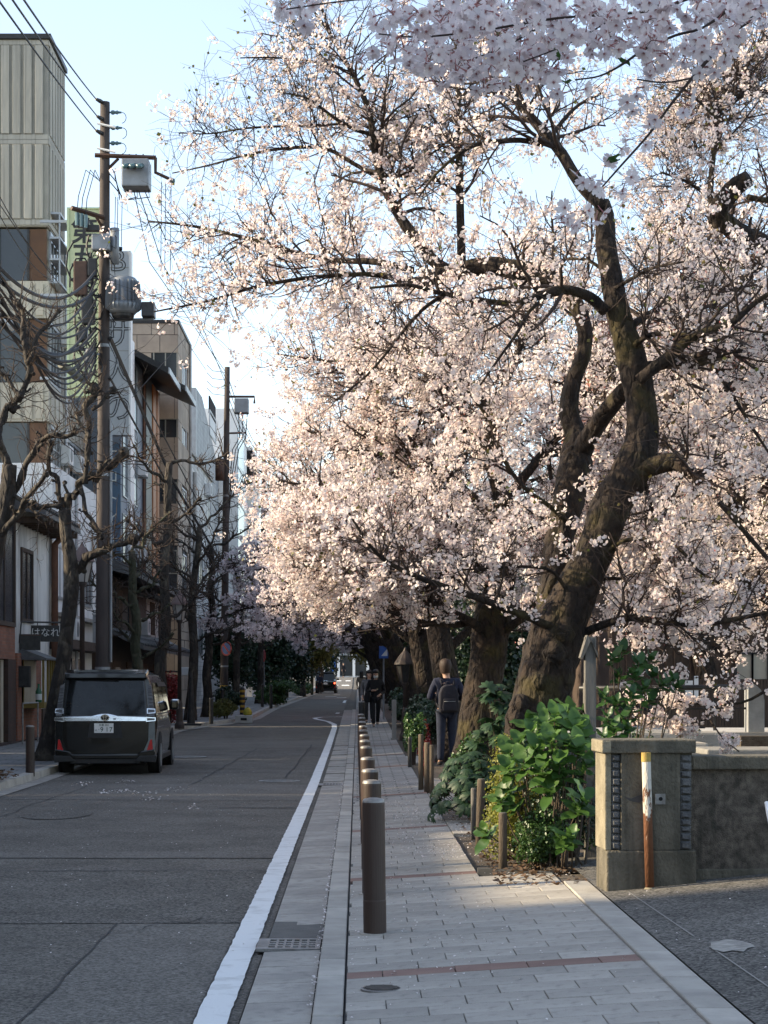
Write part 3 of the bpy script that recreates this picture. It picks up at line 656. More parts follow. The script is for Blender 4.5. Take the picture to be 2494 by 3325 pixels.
# ---- brown stone clad building
XG = -7.45
t = thing('stone_building', 'brown stone clad building with big slabs and dark windows', 'building', (-11, 82, 0))
ya, yb = 79.2, 84.6; zt = Z(1048, ya)
bx('core', M_joint, t, -15, XG - .04, ya + .04, yb, .1, zt - .02); bx('coping', M_black, t, -15, XG + .06, ya - .05, yb + .05, zt - .02, zt + .12)
wins = [(1145, 1230), (1362, 1440), (1570, 1650), (1790, 1860)]
zz = .3; row = 0; hs = [1.0, .75]
WZ = [(Z(b_, ya), Z(a_, ya)) for a_, b_ in wins]
while zz < zt - .1:
    h = min(hs[row % 2], zt - .02 - zz)
    x = XG - 3.0 + (row % 2) * .35
    while x < XG - .01:
        c = min(x + .95, XG); mid = zz + h / 2
        if not (any(a_ - .15 < mid < c_ + .15 for a_, c_ in WZ) and XG - 1.1 < (x + c) / 2 < XG): bx('stone_slab', M_stone, t, x + .012, c - .012, ya - .01, ya + .04, zz + .012, zz + h - .012)
        x = c
    y = ya
    while y < yb - .01:
        c = min(y + .9, yb)
        if not (any(a_ - .15 < zz + h / 2 < c_ + .15 for a_, c_ in WZ) and 80.6 < (y + c) / 2 < 83.4): bx('stone_slab', M_stone, t, XG - .04, XG + .01, y + .012, c - .012, zz + .012, zz + h - .012)
        y = c
    zz += h; row += 1
for a_, c_ in WZ: window_y(t, ya + .05, XG - .98, XG - .06, a_, c_, .05, M_glass, 1, M_beige_d); window_x(t, XG - .05, 80.7, 83.2, a_, c_, .06, M_glass, 1, M_white_b)
# ---- white grey brick building and the towers behind
t = thing('pale_brick_building', 'white grey brick building with pale drainpipe past the stone building', 'building', (-11, 91, 0))
bx('wall', M_greyb, t, -15, -7.5, 84.8, 98, .1, Z(1475, 86)); part('drainpipe', M_conc_light, t, lambda b: b.tube([(-7.4, 86.9, 1), (-7.4, 86.9, 11.2)], .09, 8)); bx('roof_slab', M_conc_light, t, -15, -7.4, 84.8, 98.1, Z(1475, 86), Z(1475, 86) + .15)
bx('roof_box', M_white, t, -9.4, -7.6, 85.2, 87.2, Z(1475, 86) + .15, Z(1400, 86)); 
for zz in (3, 6.3): window_x(t, -7.5, 90, 92, zz, zz + 1.6)
part('rooftop_tank', M_white_b, t, lambda b: b.lathe([(.35, 0), (.4, .1), (.4, .6), (.3, .78), (0, .85)], 14, (-8.0, 86, Z(1400, 86))), smooth=True)
t = thing('blue_grey_building', 'tall blue grey tiled building with sloping roof edge and square opening', 'building', (-12, 104, 0))
part('wall', M_greyt, t, lambda b: b.prism([(98.1, .2), (114, .2), (114, Z(1520, 113)), (102, Z(1262, 99)), (98.1, Z(1258, 98))], 'x', -16, -8.3))
bx('front_strip', M_alu, t, -9.4, -8.28, 97.9, 98.12, .2, Z(1262, 98)); window_x(t, -8.3, 107, 111.5, Z(1420, 109), Z(1352, 109), .1, M_white_b, 0)
bx('opening', M_dark, t, -8.35, -8.28, 107, 111.5, Z(1352, 109) - .1, Z(1330, 109) + .5)
t = thing('white_building', 'white glossy office block with blue glass far down the left side', 'building', (-11, 119, 0))
bx('wall', M_white_b, t, -15, -7.2, 114.2, 124, .3, Z(1340, 116)); bx('glass_strip', mat('pale_glass', (.35, .45, .48), .15, (.42, .5, .52), .3, 3), t, -7.2, -7.15, 114.5, 120.5, 2, Z(1400, 116))
for zz in np.arange(4, 15, 2.1): bx('floor_line', M_alu, t, -7.16, -7.12, 114.4, 123.8, zz, zz + .08)
t = thing('white_tower', 'pale tower with a dark open stair landing in the distance', 'building', (-10, 130, 0))
bx('wall', M_white, t, -14, -6.9, 125, 134, .3, Z(1468, 128)); bx('landing', M_dark, t, -7.6, -6.88, 125.0 - .02, 131, Z(1560, 128), Z(1480, 128)); bx('parapet', M_white_b, t, -7.6, -6.85, 124.97, 131, Z(1590, 128), Z(1562, 128))
for i, (x, ya, yb, h, m_) in enumerate(((-6.9, 134.5, 150, 12, M_greyb), (-6.8, 151, 168, 10, M_beige), (-6.8, 169, 190, 13, M_white))):
    lb = ['grey brick block half hidden by trees far down the left side', 'beige block behind the dark evergreens in the distance', 'white block at the far end of the left side'][i]
    t = thing('distant_block', lb, 'building', (x - 3, (ya + yb) / 2, .5)); bx('wall', m_, t, x - 8, x, ya, yb, .3, h)
    for zz in np.arange(2.2, h - 1.5, 3): 
        for yy in np.arange(ya + 2, yb - 2, 4.5): window_x(t, x, yy, yy + 2.2, zz, zz + 1.5, .08)
# end of the street
t = thing('street_end_building', 'pale building closing the view at the end of the street', 'building', (-1, 262, 2.4))
bx('wall', M_white, t, -14, 6, 262, 272, 2, 12.5); bx('shop_front', M_glass, t, -12, 5, 261.9, 262, 2.6, 5.4); bx('fascia', M_greyt, t, -12, 5, 261.7, 262, 5.4, 6.6)
for x in (-4.6, -2.6, -.5, 1.4): bx('column', M_white_b, t, x - .18, x + .18, 261.4, 261.8, 2.4, 6)
for x in np.arange(-12, 5, 2.2): window_y(t, 262, x, x + 1.3, 7.4, 9.0)

# clutter of the facades: air conditioners, pipes, meters
def aircon(parent, x, y, z):
    a = bx('air_conditioner', M_white, parent, x, x + .3, y, y + .8, z, z + .58, bevel=.02); part('fan_grille', M_steelish, a, lambda b: b.lathe([(.22, 0), (.2, .012), (.05, .014)], 16, (0, 0, 0), Matrix.Translation((x + .3, y + .32, z + .29)) @ Matrix.Rotation(R(90), 4, 'Y'))); bx('bracket', M_alu, a, x, x + .32, y + .05, y + .1, z - .06, z); bx('bracket', M_alu, a, x, x + .32, y + .7, y + .75, z - .06, z)
M_steelish = mat('grille_grey', (.18, .19, .19), .6)
_by = {o['label']: o for o in bpy.data.objects if o.parent is None and 'label' in o.keys()}
TW = _by['tall beige concrete building with vertical ribbed panels and dark cornice']; WB = _by['low white building with flat canopy behind the leaning plane tree']; SB = _by['brown stone clad building with big slabs and dark windows']; PB = _by['white grey brick building with pale drainpipe past the stone building']; BB = _by['narrow blue grey building with copper column and black slanted eaves']; WH = _by['old dark wooden town house with tiled roofs behind the plane trees']
for (x, y, z) in ((-9.47, 60.9, 8.6), (-9.47, 63.4, 8.6), (-9.47, 60.9, 12.4)): aircon(TW, x, y, z)
for (x, y, z) in ((-7.96, 52.0, 2.78), (-7.96, 57.2, 5.6)): aircon(WB, x, y, z)
for z in (4.0, 7.4, 10.8): aircon(PB, -7.48, 93.5, z)
for z in (6.2, 9.4): aircon(BB, -8.24, 71.6, z)
aircon(WH, -7.69, 67.4, 3.3)
part('rain_pipe', M_alu, WB, lambda b: b.tube([(-7.9, 53.7, .2), (-7.9, 53.7, 7.3)], .045, 8)); part('rain_pipe', M_alu, TW, lambda b: b.tube([(-9.42, 61.7, .2), (-9.42, 61.7, lvl(735))], .06, 8)); part('rain_pipe', M_conc_light, SB, lambda b: b.tube([(-7.38, 84.3, .3), (-7.38, 84.3, zt)], .06, 8)); part('rain_pipe', M_rust, BB, lambda b: b.tube([(-8.15, 72.9, 4.5), (-8.15, 72.9, 13)], .05, 8))
for z in (6.5, 9.6, 12.5): window_x(PB, -7.5, 95, 97, z - 3, z - 1.6, .07, M_glass, 1, M_white_b)
for z in (4, 7.5, 11): 
    g_ = bpy.data.objects.get('blue_grey_building'); window_x(g_, -8.3, 100, 104, z, z + 1.6, .07, M_glass, 2)
# ------------------------------------------------------------------ utility poles, cables, street lamps
M_pole = mat('weathered_pole', (.074, .060, .054), .85, (.042, .034, .031), 2.5, 8, .3, 30, stretch=(1, 1, .25))
M_steel = mat('galvanised', (.26, .28, .30), .5, (.20, .21, .22), 4, 5, metal=.4)
M_cable = mat('black_cable', (.012, .012, .014), .6)
M_insul = mat('insulator', (.10, .17, .18), .25)
M_brown = mat('brown_steel', (.09, .05, .035), .7, (.06, .035, .025), 6, 5)
def pole(px_b, px_t, py_t, Y, label, r0=.17, r1=.105):
    x0 = (px_b - CX) / FPX * Y; x1 = (px_t - CX) / FPX * Y; zt = Z(py_t, Y); zb = gz(Y) + .1
    t = thing('utility_pole', label, 'utility pole', (x0, Y, zb), group='utility poles along the left pavement')
    n = 9; P = [Vector((x0 + (x1 - x0) * i / n, Y, zb + (zt - zb) * i / n)) for i in range(n + 1)]
    part('shaft', M_pole, t, lambda b: b.tube(P, [r0 + (r1 - r0) * i / n for i in range(n + 1)], 14), smooth=True)
    for f in (.12, .3, .42, .62): 
        c = P[0].lerp(P[-1], f); part('steel_band', M_steel, t, lambda b: b.tube([c, c + Vector((0, 0, .07))], r0 + (r1 - r0) * f + .012, 14))
    return t, (lambda py: Vector((x0 + (x1 - x0) * (Z(py, Y) - zb) / (zt - zb), Y, Z(py, Y))))
Y1 = 42.0
t, at1 = pole(332, 341, 332, Y1, 'big brown utility pole with transformer rising behind the black van', .165, .105)
def L(px, py, Y=Y1): return W(px, py, Y)
def rod(nm, m_, P, r, n=8, par=t, sm=False): return part(nm, m_, par, lambda b: b.tube(P, r, n), smooth=sm)
# top insulators
for (px, py) in ((395, 365), (397, 415), (395, 465)):
    a = at1(py); e = L(px, py)
    ins = rod('insulator', M_insul, [a, a.lerp(e, .35), a.lerp(e, .4), a.lerp(e, .55), a.lerp(e, .6), a.lerp(e, .75), a.lerp(e, .8), e], [.02, .02, .05, .05, .03, .05, .03, .02], 8)
    rod('loop_wire', M_cable, [e + Vector((.1*math.cos(k*.5 - 1.5), 0, -.12 + .12*math.sin(k*.5 + 1.6))) for k in range(7)], .008, 5, ins)
for (px, py) in ((311, 321), (315, 377), (311, 423)):
    e = L(px, py, Y1 - .25); rod('strain_insulator', M_black, [at1(py + 15), at1(py + 15).lerp(e, .5), e], [.03, .05, .03], 7)
for py in (420, 500): rod('clamp_arm', M_white_b, [at1(py) + Vector((-.15, -.1, .1)), at1(py) + Vector((.25, -.15, 0))], .025, 6)
# switch box on bracket arm
a = at1(510); rod('bracket_arm', M_brown, [a + Vector((-.2, -.15, 0)), L(507, 512, Y1)], .05, 4); rod('bracket_arm', M_brown, [L(505, 512), L(505, 560), L(548, 580)], .04, 6); rod('brace', M_brown, [at1(560), L(385, 515)], .035, 5)
sb = part('switch_box', M_steel, t, lambda b: b.box(L(400, 0).x, L(488, 0).x, Y1 - .35, Y1 + .25, L(0, 617).z, L(0, 527).z), .03)
for px in (415, 437, 460):
    e = L(px, 538, Y1 - .35); part('bushing', M_insul, sb, lambda b: b.tube([e, e + Vector((-.05, -.25, -.08))], [.06, .05], 9), smooth=True)
    rod('hook', M_brown, [L(px + 5, 500), L(px + 5, 528)], .015, 5, sb)
for k, px in enumerate((415, 445, 480)):
    rod('drop_wire', M_cable, [L(px, 615), L(px - 5 + 6*k, 640), L(390 + k * 8, 650), L(372 + k*5, 560 + 30*k), at1(520 + 25 * k)], .012, 5)
part('end_ball', M_insul, t, lambda b: b.lathe([(0, -.07), (.06, -.03), (.06, .03), (0, .07)], 10, L(560, 587)), smooth=True)
# slanted crossarm with cut outs
rod('crossarm', M_brown, [L(232, 675, Y1 - .7), at1(712) + Vector((0, -.15, 0))], .055, 4); rod('brace', M_brown, [L(310, 700, Y1 - .3), at1(750)], .04, 4)
for k, px in enumerate((250, 264, 278)):
    c = L(px, 690 + 4 * k, Y1 - .55); rod('cut_out', M_insul, [c, c + Vector((0, 0, -.28))], [.05, .04], 8)
    rod('riser_wire', M_cable, [c, c + Vector((.03, 0, .35)), at1(600) + Vector((-.4 + .1*k, -.1, .3)), at1(600 + 8*k)], .010, 5)
for (px, py, w, h) in ((270, 728, .26, .16), (300, 742, .3, .14)): 
    c = L(px, py, Y1 - .35); part('clamp_block', M_black, t, lambda b: b.box(c.x - w/2, c.x + w/2, c.y - .08, c.y + .08, c.z - h/2, c.z + h/2), .02)
# connection box, arrester tube
c = at1(790); part('connection_box', M_steel, t, lambda b: b.box(c.x - .24, c.x + .16, c.y - .35, c.y - .1, c.z - .22, c.z + .14), .03)
part('arrester', M_steel, t, lambda b: b.tube([at1(745) + Vector((.24, -.1, 0)), at1(860) + Vector((.24, -.1, 0))], .10, 10), smooth=True)
rod('lower_crossarm', M_black, [at1(812) + Vector((0, 0, .05)), L(397, 808)], .045, 4)
# finned transformer on its bracket
tc_ = L(400, 0, Y1 - .05).x; zt_, zb_ = L(0, 905).z, L(0, 1022).z; hh = zt_ - zb_
prof = [(.26, 0), (.31, .06), (.36, .2), (.34, .24), (.31, .26), (.31, hh - .05), (.27, hh), (.0, hh + .05)]
tr = part('transformer', M_steel, t, lambda b: b.lathe(prof, 24, (tc_, Y1 - .05, zb_)), smooth=True)
for k in range(22):
    a_ = 2 * math.pi * k / 22; d = Vector((math.cos(a_), math.sin(a_), 0)); c = Vector((tc_, Y1 - .05, zb_))
    part('fin', M_steel, tr, lambda b: b.add([c + d * .30 + Vector((0, 0, .3)), c + d * .40 + Vector((0, 0, .3)), c + d * .37 + Vector((0, 0, hh - .08)), c + d * .30 + Vector((0, 0, hh - .08)), c + d * .40 + Vector((0, 0, .12)), c + d * .33 + Vector((0, 0, .06))], [(0, 1, 2, 3), (0, 5, 4, 1)]))
part('tank_base', M_black, tr, lambda b: b.lathe([(.2, -.12), (.24, -.06), (.25, .0)], 18, (tc_, Y1 - .05, zb_)))
rod('transformer_bracket', M_brown, [at1(1000), L(415, 1030)], .05, 4); rod('transformer_ring', M_steel, [at1(905) , L(430, 905)], .025, 5)
part('side_box', M_black, t, lambda b: b.box(L(462, 0).x, L(503, 0).x, Y1 - .2, Y1 + .2, L(0, 1032).z, L(0, 985).z), .02); rod('side_arm', M_steel, [at1(1040), L(500, 1036)], .03, 6)
part('splice_can', M_steel, t, lambda b: b.tube([L(293, 1135, Y1 - .2), L(293, 1178, Y1 - .2)], .13, 12), smooth=True); rod('can_bracket', M_steel, [at1(1150), L(300, 1150, Y1 - .2)], .025, 5)
for k in range(14):                                   # tangle of service drops round the pole
    a = at1(740 + k * 31); s_ = -1 if k % 3 else 1
    rod('service_wire', M_cable, [a + Vector((s_*.1, -.15, 0)), a + Vector((s_*(.2 + .1*random.random()), -.2, -.25)), a + Vector((s_*(.1 + .3*random.random()), -.22, -.5)), at1(800 + k * 31) + Vector((s_*.12, -.16, 0))], .010, 4)
for k in range(26):                                   # looped spare cable and splices left of the pole
    a = W(random.uniform(245, 318), random.uniform(720, 1180), Y1 - .3); q = random.uniform(.12, .4); ph = random.uniform(0, 6)
    rod('cable_loop', M_cable, [a + Vector((q * math.cos(ph + u * .8) * .6, -.05 * u % .1, q * math.sin(ph + u * .8) - .05 * u)) for u in range(7)], random.choice((.010, .016, .022)), 4)
for (px, py, w, h) in ((262, 905, .3, .75), (285, 1010, .26, .6), (300, 870, .2, .4), (270, 1085, .2, .3)):
    c = L(px, py, Y1 - .22); part('terminal_box', M_black if px != 262 else M_brown, t, lambda b: b.box(c.x - w/2, c.x + w/2, c.y - .1, c.y + .1, c.z - h/2, c.z + h/2), .03)
rod('conduit', M_steel, [at1(1360) + Vector((.17, -.05, 0)), at1(2150) + Vector((.19, -.05, 0))], .03, 6)

t2, at2 = pole(727, 738, 1192, 79.0, 'second utility pole with grey switch box, no parking sign on it', .17, .11)
Y2 = 79.0
rod('bracket_arm', M_brown, [at2(1288), W(826, 1288, Y2), W(826, 1310, Y2)], .05, 4, t2)
part('switch_box', M_steel, t2, lambda b: b.box(W(762, 0, Y2).x, W(808, 0, Y2).x, Y2 - .3, Y2 + .3, Z(1343, Y2), Z(1296, Y2)), .03)
for py in (1210, 1235, 1262, 1285): rod('loop_wire', M_cable, [at2(py), W(690, py - 6, Y2), W(672, py - 25, Y2)], .012, 4, t2)
rod('crossarm', M_brown, [at2(1407), W(800, 1405, Y2)], .04, 4, t2)
part('transformer', M_brown, t2, lambda b: b.tube([W(714, 1490, Y2 - .2), W(714, 1560, Y2 - .2)], .19, 12), smooth=True)
for k in range(3): rod('drop_wire', M_cable, [W(775 + 14 * k, 1343, Y2), W(778 + 10*k, 1420, Y2), W(755 + k * 10, 1460, Y2), W(748, 1560 + 30 * k, Y2), W(742, 1700, Y2)], .02, 5, t2)
M_hazard = mat('hazard_yellow', (.45, .28, .03), .6, (.3, .19, .03), 4)
hz = part('hazard_sleeve', M_black, t2, lambda b: b.tube([at2(2280), at2(2222)], .185, 14))
for k in range(4):
    a_ = -2.3 + k * .5; c = at2(2250); part('hazard_stripe', M_hazard, hz, lambda b: b.box(-.03, .03, -.008, .008, -.32, .32, Matrix.Translation((c.x + .19 * math.cos(a_), c.y + .19 * math.sin(a_), c.z)) @ Matrix.Rotation(a_ + R(90), 4, 'Z')))
t3, at3 = pole(851, 857, 1462, 107, 'third utility pole with one crossarm in the distance', .17, .12)
rod('crossarm', M_brown, [W(842, 1530, 107), W(930, 1527, 107)], .05, 4, t3)
for py in (1480, 1500, 1518): rod('insulator', M_insul, [at3(py), W(870, py, 107)], .05, 6, t3)
t4, at4 = pole(917, 920, 1567, 124, 'smallest utility pole poking above the blossom in the distance', .17, .12)
rod('crossarm', M_brown, [W(905, 1600, 124), W(945, 1600, 124)], .05, 4, t4)

# overhead cables, each its own thing
ORD = ['topmost', 'second from the top', 'third from the top', 'fourth from the top', 'fifth from the top', 'sixth from the top', 'seventh from the top', 'eighth from the top', 'lowest']
def cable(pts, r, label, group='overhead cables on the left', name='overhead_cable', sag=0.0, n=14):
    pts = [Vector(p) for p in pts]
    if len(pts) == 2 and sag:
        a, c = pts; pts = [a.lerp(c, i / n) - Vector((0, 0, sag * 4 * (i / n) * (1 - i / n))) for i in range(n + 1)]
    b = MB(); b.tube(pts, r, 5); return tag(b.build(name, M_cable), label, 'cable', group)
tops = [(312, 322), (316, 378), (312, 424)]
for k, ((px, py), (qx, qy), nm) in enumerate(zip(tops, ((85, 0), (48, 0), (2, 0)), ('uppermost', 'middle', 'lowest'))):
    a = W(px, py, Y1 - .25); far = W(qx, qy, 22); d = far - a; e = a + d * 1.25
    cable([a, e], .014, nm + ' of three thick power wires leaving the pole top to the upper left', sag=.06)
for k, (x0, y0_, x1, y1_) in enumerate(((0, 640, 190, 900), (0, 700, 160, 905), (0, 665, 330, 1060))):
    cable([W(x0, y0_, 30), W(x1, y1_, 40)], .008, 'thin telephone wire crossing the ribbed tower, ' + ('leftmost', 'middle', 'longest')[k] + ' of three', 'thin wires before the ribbed tower', sag=.15)
for k in range(9):
    a = W(0, 870 + k * 22, 29 + .3 * k); c = at1(880 + 32 * k) + Vector((-.15, -.15, 0))
    cable([a, c], (.022 if k % 2 else .032), 'thick black cable sagging to the pole, ' + ORD[k] + ' of nine', 'bundle of sagging black cables left of the pole', sag=(.55, .9, .4, .75, 1.0, .5, .65, .85, .45)[k])
for k in range(8):
    a = W(20 + 12 * k, 930 + 30 * k, 35); c = at1(1090 + 14 * k) + Vector((-.15, -.15, 0))
    cable([a, c], .015 + .006 * (k % 3), 'thin cable hanging in a swag left of the pole, ' + (ORD[k] if k < 7 else 'lowest') + ' of eight', 'swags of thin cable left of the pole', sag=.75 + .15 * (k % 3))
t = thing('cable_sleeve', 'grey tubular cable sleeve slanting down to the pole', 'cable sleeve', W(250, 1200, 40))
rod('sleeve', mat('mossy_sleeve', (.28, .28, .22), .8, (.16, .15, .12), 5), [W(198, 1182, 40), W(275, 1236, 41)], .085, 10, t); rod('cable', M_cable, [W(0, 1020, 38), W(198, 1182, 40), W(330, 1275, 42)], .035, 6, t)
t = thing('cable_sleeve', 'short pale cable sleeve at the left edge above the bare branches', 'cable sleeve', W(20, 1050, 38))
rod('sleeve', M_white_b, [W(-25, 1020, 38), W(45, 1062, 38.4)], .09, 10, t); rod('cable', M_cable, [W(-60, 1000, 37.8), W(120, 1110, 39)], .03, 6, t)
for k, nm in enumerate(('thick', 'thinner')):
    cable([at1(1100 + 130 * k) + Vector((.15, -.1, 0)), W(560, 1560 + 40 * k, 60), at2(1850 + 40 * k)], .045 - .02 * k, nm + ' black cable running down from the big pole towards the second pole', n=1)
cable([W(445, 1250, 46), W(560, 1470, 60), W(690, 1720, 77)], .02, 'upper thin black wire across the copper column towards the second pole')
for k, px in enumerate((435, 450, 470)):
    cable([W(px, 620, Y1), W(px + 50 + 25 * k, 850, 52), at2(1215 + 20 * k)], .012, 'straight power wire from the switch box to the second pole, ' + ('left', 'middle', 'right')[k] + ' of three', 'power wires between the first two poles')
for k, px in enumerate((375, 383, 397, 525, 538, 556)):
    cable([W(px, 590 if k > 2 else 640, Y1), W(px - 3, 880 if k > 2 else 800, Y1)], .008, 'thin vertical wire beside the switch box, ' + ('first', 'second', 'third', 'fourth', 'fifth', 'sixth')[k] + ' from the pole', 'vertical wires beside the switch box')
for k in range(4): cable([at2(1215 + 30 * k), at3(1478 + 14 * k)], .016, 'power wire between the second and third poles, ' + (ORD[k] if k < 3 else 'lowest') + ' of four', 'power wires between the far poles', sag=.5)
cable([W(668, 1200, 60), W(600, 1100, 50), W(430, 1290, 46)], .008, 'thin slack wire above the brown stone building')

# street lamps with lantern heads
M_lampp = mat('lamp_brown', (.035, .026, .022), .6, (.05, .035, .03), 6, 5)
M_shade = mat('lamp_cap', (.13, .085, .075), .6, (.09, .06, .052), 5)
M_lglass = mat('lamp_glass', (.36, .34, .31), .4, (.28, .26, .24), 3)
def lamp(px, py_top, Y, label, dark=False):
    x = (px - CX) / FPX * Y; zt = Z(py_top, Y); zb = gz(Y) + .1
    t = thing('street_lamp', label, 'street lamp', (x, Y, zb), group='lantern street lamps')
    part('base', M_lampp, t, lambda b: b.lathe([(.14, 0), (.14, .12), (.10, .2), (.085, .7), (.06, .8)], 12, (x, Y, zb)))
    part('post', M_lampp, t, lambda b: b.lathe([(.06, .8), (.05, zt - zb - .95), (.09, zt - zb - .9), (.09, zt - zb - .85)], 12, (x, Y, zb)), smooth=True)
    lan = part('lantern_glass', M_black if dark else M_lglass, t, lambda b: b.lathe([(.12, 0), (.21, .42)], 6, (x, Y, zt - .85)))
    for k in range(6):
        a_ = 2 * math.pi * k / 6; part('glazing_bar', M_lampp, lan, lambda b: b.tube([(x + .125*math.cos(a_), Y + .125*math.sin(a_), zt - .86), (x + .215*math.cos(a_), Y + .215*math.sin(a_), zt - .42)], .012, 5))
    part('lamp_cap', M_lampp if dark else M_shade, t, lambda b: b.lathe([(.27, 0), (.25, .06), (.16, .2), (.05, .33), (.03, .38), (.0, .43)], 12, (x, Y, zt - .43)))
lamp(267, 1758, 40.0, 'lantern street lamp half hidden between the leaning tree and pole')
lamp(583, 1915, 54.0, 'lantern street lamp with brown cap standing beyond the van')
lamp(1316, 2100, 46, 'lamp post with shade-darkened lantern in front of the cherry trunks by the walking woman', True)  # this lantern's shade is put into its darker cap and glass colours
# no parking sign on the second pole
t = thing('no_parking_sign', 'round blue no parking sign with red rim on the second pole', 'road sign', W(736, 2106, 78.6))
c = W(736, 2106, 78.55); Mr = Matrix.Translation(c) @ Matrix.Rotation(R(-42), 4, 'Z') @ Matrix.Rotation(R(90), 4, 'X')
M_red = mat('sign_red', (.42, .03, .03), .5, (.35, .03, .03), 4); M_blue = mat('sign_blue', (.03, .10, .36), .5, (.03, .09, .30), 4)
part('plate', M_red, t, lambda b: b.lathe([(.30, 0), (.30, .02)], 28, (0, 0, 0), Mr)); part('blue_disc', M_blue, t, lambda b: b.lathe([(.235, .02), (.235, .024)], 28, (0, 0, 0), Mr))
part('slash', M_red, t, lambda b: b.box(-.24, .24, -.035, .035, .024, .028, Mr @ Matrix.Rotation(R(-45), 4, 'Z'))); rod('clip', M_steel, [c, at2(2106)], .02, 5, t)
# ------------------------------------------------------------------ cherry trees
M_bark = mat('cherry_bark', (.011, .008, .007), .92, (.040, .027, .019), 9, 12, 1.0, 30, contrast=(.36, .66), stretch=(1, 1, .45))
def moss(m):
    nt = m.node_tree; b = nt.nodes['Principled BSDF']; src = b.inputs['Base Color'].links[0].from_socket
    tc = nt.nodes.new('ShaderNodeTexCoord'); nz = nt.nodes.new('ShaderNodeTexNoise'); nz.inputs['Scale'].default_value = 2.6; nz.inputs['Detail'].default_value = 8
    nt.links.new(tc.outputs['Object'], nz.inputs['Vector'])
    mr = nt.nodes.new('ShaderNodeMapRange'); mr.inputs[1].default_value = .53; mr.inputs[2].default_value = .66; nt.links.new(nz.outputs['Fac'], mr.inputs[0])
    mx = nt.nodes.new('ShaderNodeMix'); mx.data_type = 'RGBA'; mx.inputs['B'].default_value = (.046, .036, .013, 1)
    nt.links.new(src, mx.inputs['A']); nt.links.new(mr.outputs[0], mx.inputs['Factor']); nt.links.new(mx.outputs['Result'], b.inputs['Base Color'])
moss(M_bark)
def rough_bark(m, sc, dist, st):
    nt = m.node_tree; b = nt.nodes['Principled BSDF']; bp = [n for n in nt.nodes if n.type == 'BUMP'][0]
    tc = nt.nodes.new('ShaderNodeTexCoord'); mp = nt.nodes.new('ShaderNodeMapping'); mp.inputs['Scale'].default_value = st
    vo = nt.nodes.new('ShaderNodeTexVoronoi'); vo.feature = 'DISTANCE_TO_EDGE'; vo.inputs['Scale'].default_value = sc
    nz = nt.nodes.new('ShaderNodeTexNoise'); nz.inputs['Scale'].default_value = sc * .7; nz.inputs['Detail'].default_value = 6
    mx = nt.nodes.new('ShaderNodeMix'); mx.data_type = 'RGBA'; mx.inputs['Factor'].default_value = .12
    nt.links.new(tc.outputs['Object'], mp.inputs[0]); nt.links.new(mp.outputs[0], nz.inputs['Vector']); nt.links.new(mp.outputs[0], mx.inputs['A']); nt.links.new(nz.outputs['Color'], mx.inputs['B'])
    nt.links.new(mx.outputs['Result'], vo.inputs['Vector'])
    b2 = nt.nodes.new('ShaderNodeBump'); b2.inputs['Strength'].default_value = .9; b2.inputs['Distance'].default_value = dist
    mr = nt.nodes.new('ShaderNodeMapRange'); mr.inputs[2].default_value = .25; nt.links.new(vo.outputs['Distance'], mr.inputs[0])
    nt.links.new(mr.outputs[0], b2.inputs['Height']); nt.links.new(b2.outputs[0], bp.inputs['Normal']); bp.inputs['Distance'].default_value = .03
rough_bark(M_bark, 9, .04, (1, 1, .5))
M_twig = mat('cherry_twig', (.030, .020, .017), .85, (.05, .034, .028), 8, 4)
M_petal = petal_mat('cherry_petal', (.86, .735, .705), (.91, .84, .79), .54)
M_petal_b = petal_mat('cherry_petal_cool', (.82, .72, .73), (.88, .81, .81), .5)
M_bud = petal_mat('cherry_bud', (.34, .11, .10), (.50, .22, .20), .2)
M_yleaf = leaf_mat('young_cherry_leaf', (.10, .13, .025), (.16, .12, .03), .5, .4)

def norm(a): return a / np.maximum(np.linalg.norm(a, axis=-1, keepdims=True), 1e-9)
def batch_tubes(P, Rr, sides=3):
    "P (N,K,3) centre lines, Rr (N,K) radii -> verts, quads"
    N, K, _ = P.shape
    T = np.empty_like(P); T[:, 1:-1] = P[:, 2:] - P[:, :-2]; T[:, 0] = P[:, 1] - P[:, 0]; T[:, -1] = P[:, -1] - P[:, -2]
    T = norm(T); ref = np.where(np.abs(T[..., 2:3]) < .8, np.array([0, 0, 1.]), np.array([1., 0, 0]))
    U = norm(np.cross(T, ref)); Wv = np.cross(T, U)
    a = np.arange(sides) * 2 * np.pi / sides
    V = P[:, :, None, :] + (U[:, :, None, :] * np.cos(a)[None, None, :, None] + Wv[:, :, None, :] * np.sin(a)[None, None, :, None]) * Rr[:, :, None, None]
    V = V.reshape(-1, 3)
    n_, k_, s_ = np.meshgrid(np.arange(N), np.arange(K - 1), np.arange(sides), indexing='ij')
    base = (n_ * K + k_) * sides; s2 = (s_ + 1) % sides
    F = np.stack([base + s_, base + s2, base + sides + s2, base + sides + s_], -1).reshape(-1, 4)
    return V, F
def grow(start, direc, length, r0, K, wob, lift, g):
    "N curved shoots from start points; wob bends them, lift turns them upward"
    N = len(start); P = np.empty((N, K, 3)); P[:, 0] = start; d = norm(direc).copy(); st = (length / (K - 1))[:, None]
    for k in range(1, K):
        d = norm(d + g.normal(0, wob, (N, 3)) + np.array([0, 0, 1.]) * lift); P[:, k] = P[:, k - 1] + d * st
    Rr = r0[:, None] * np.linspace(1, .35, K)[None, :]
    return P, Rr
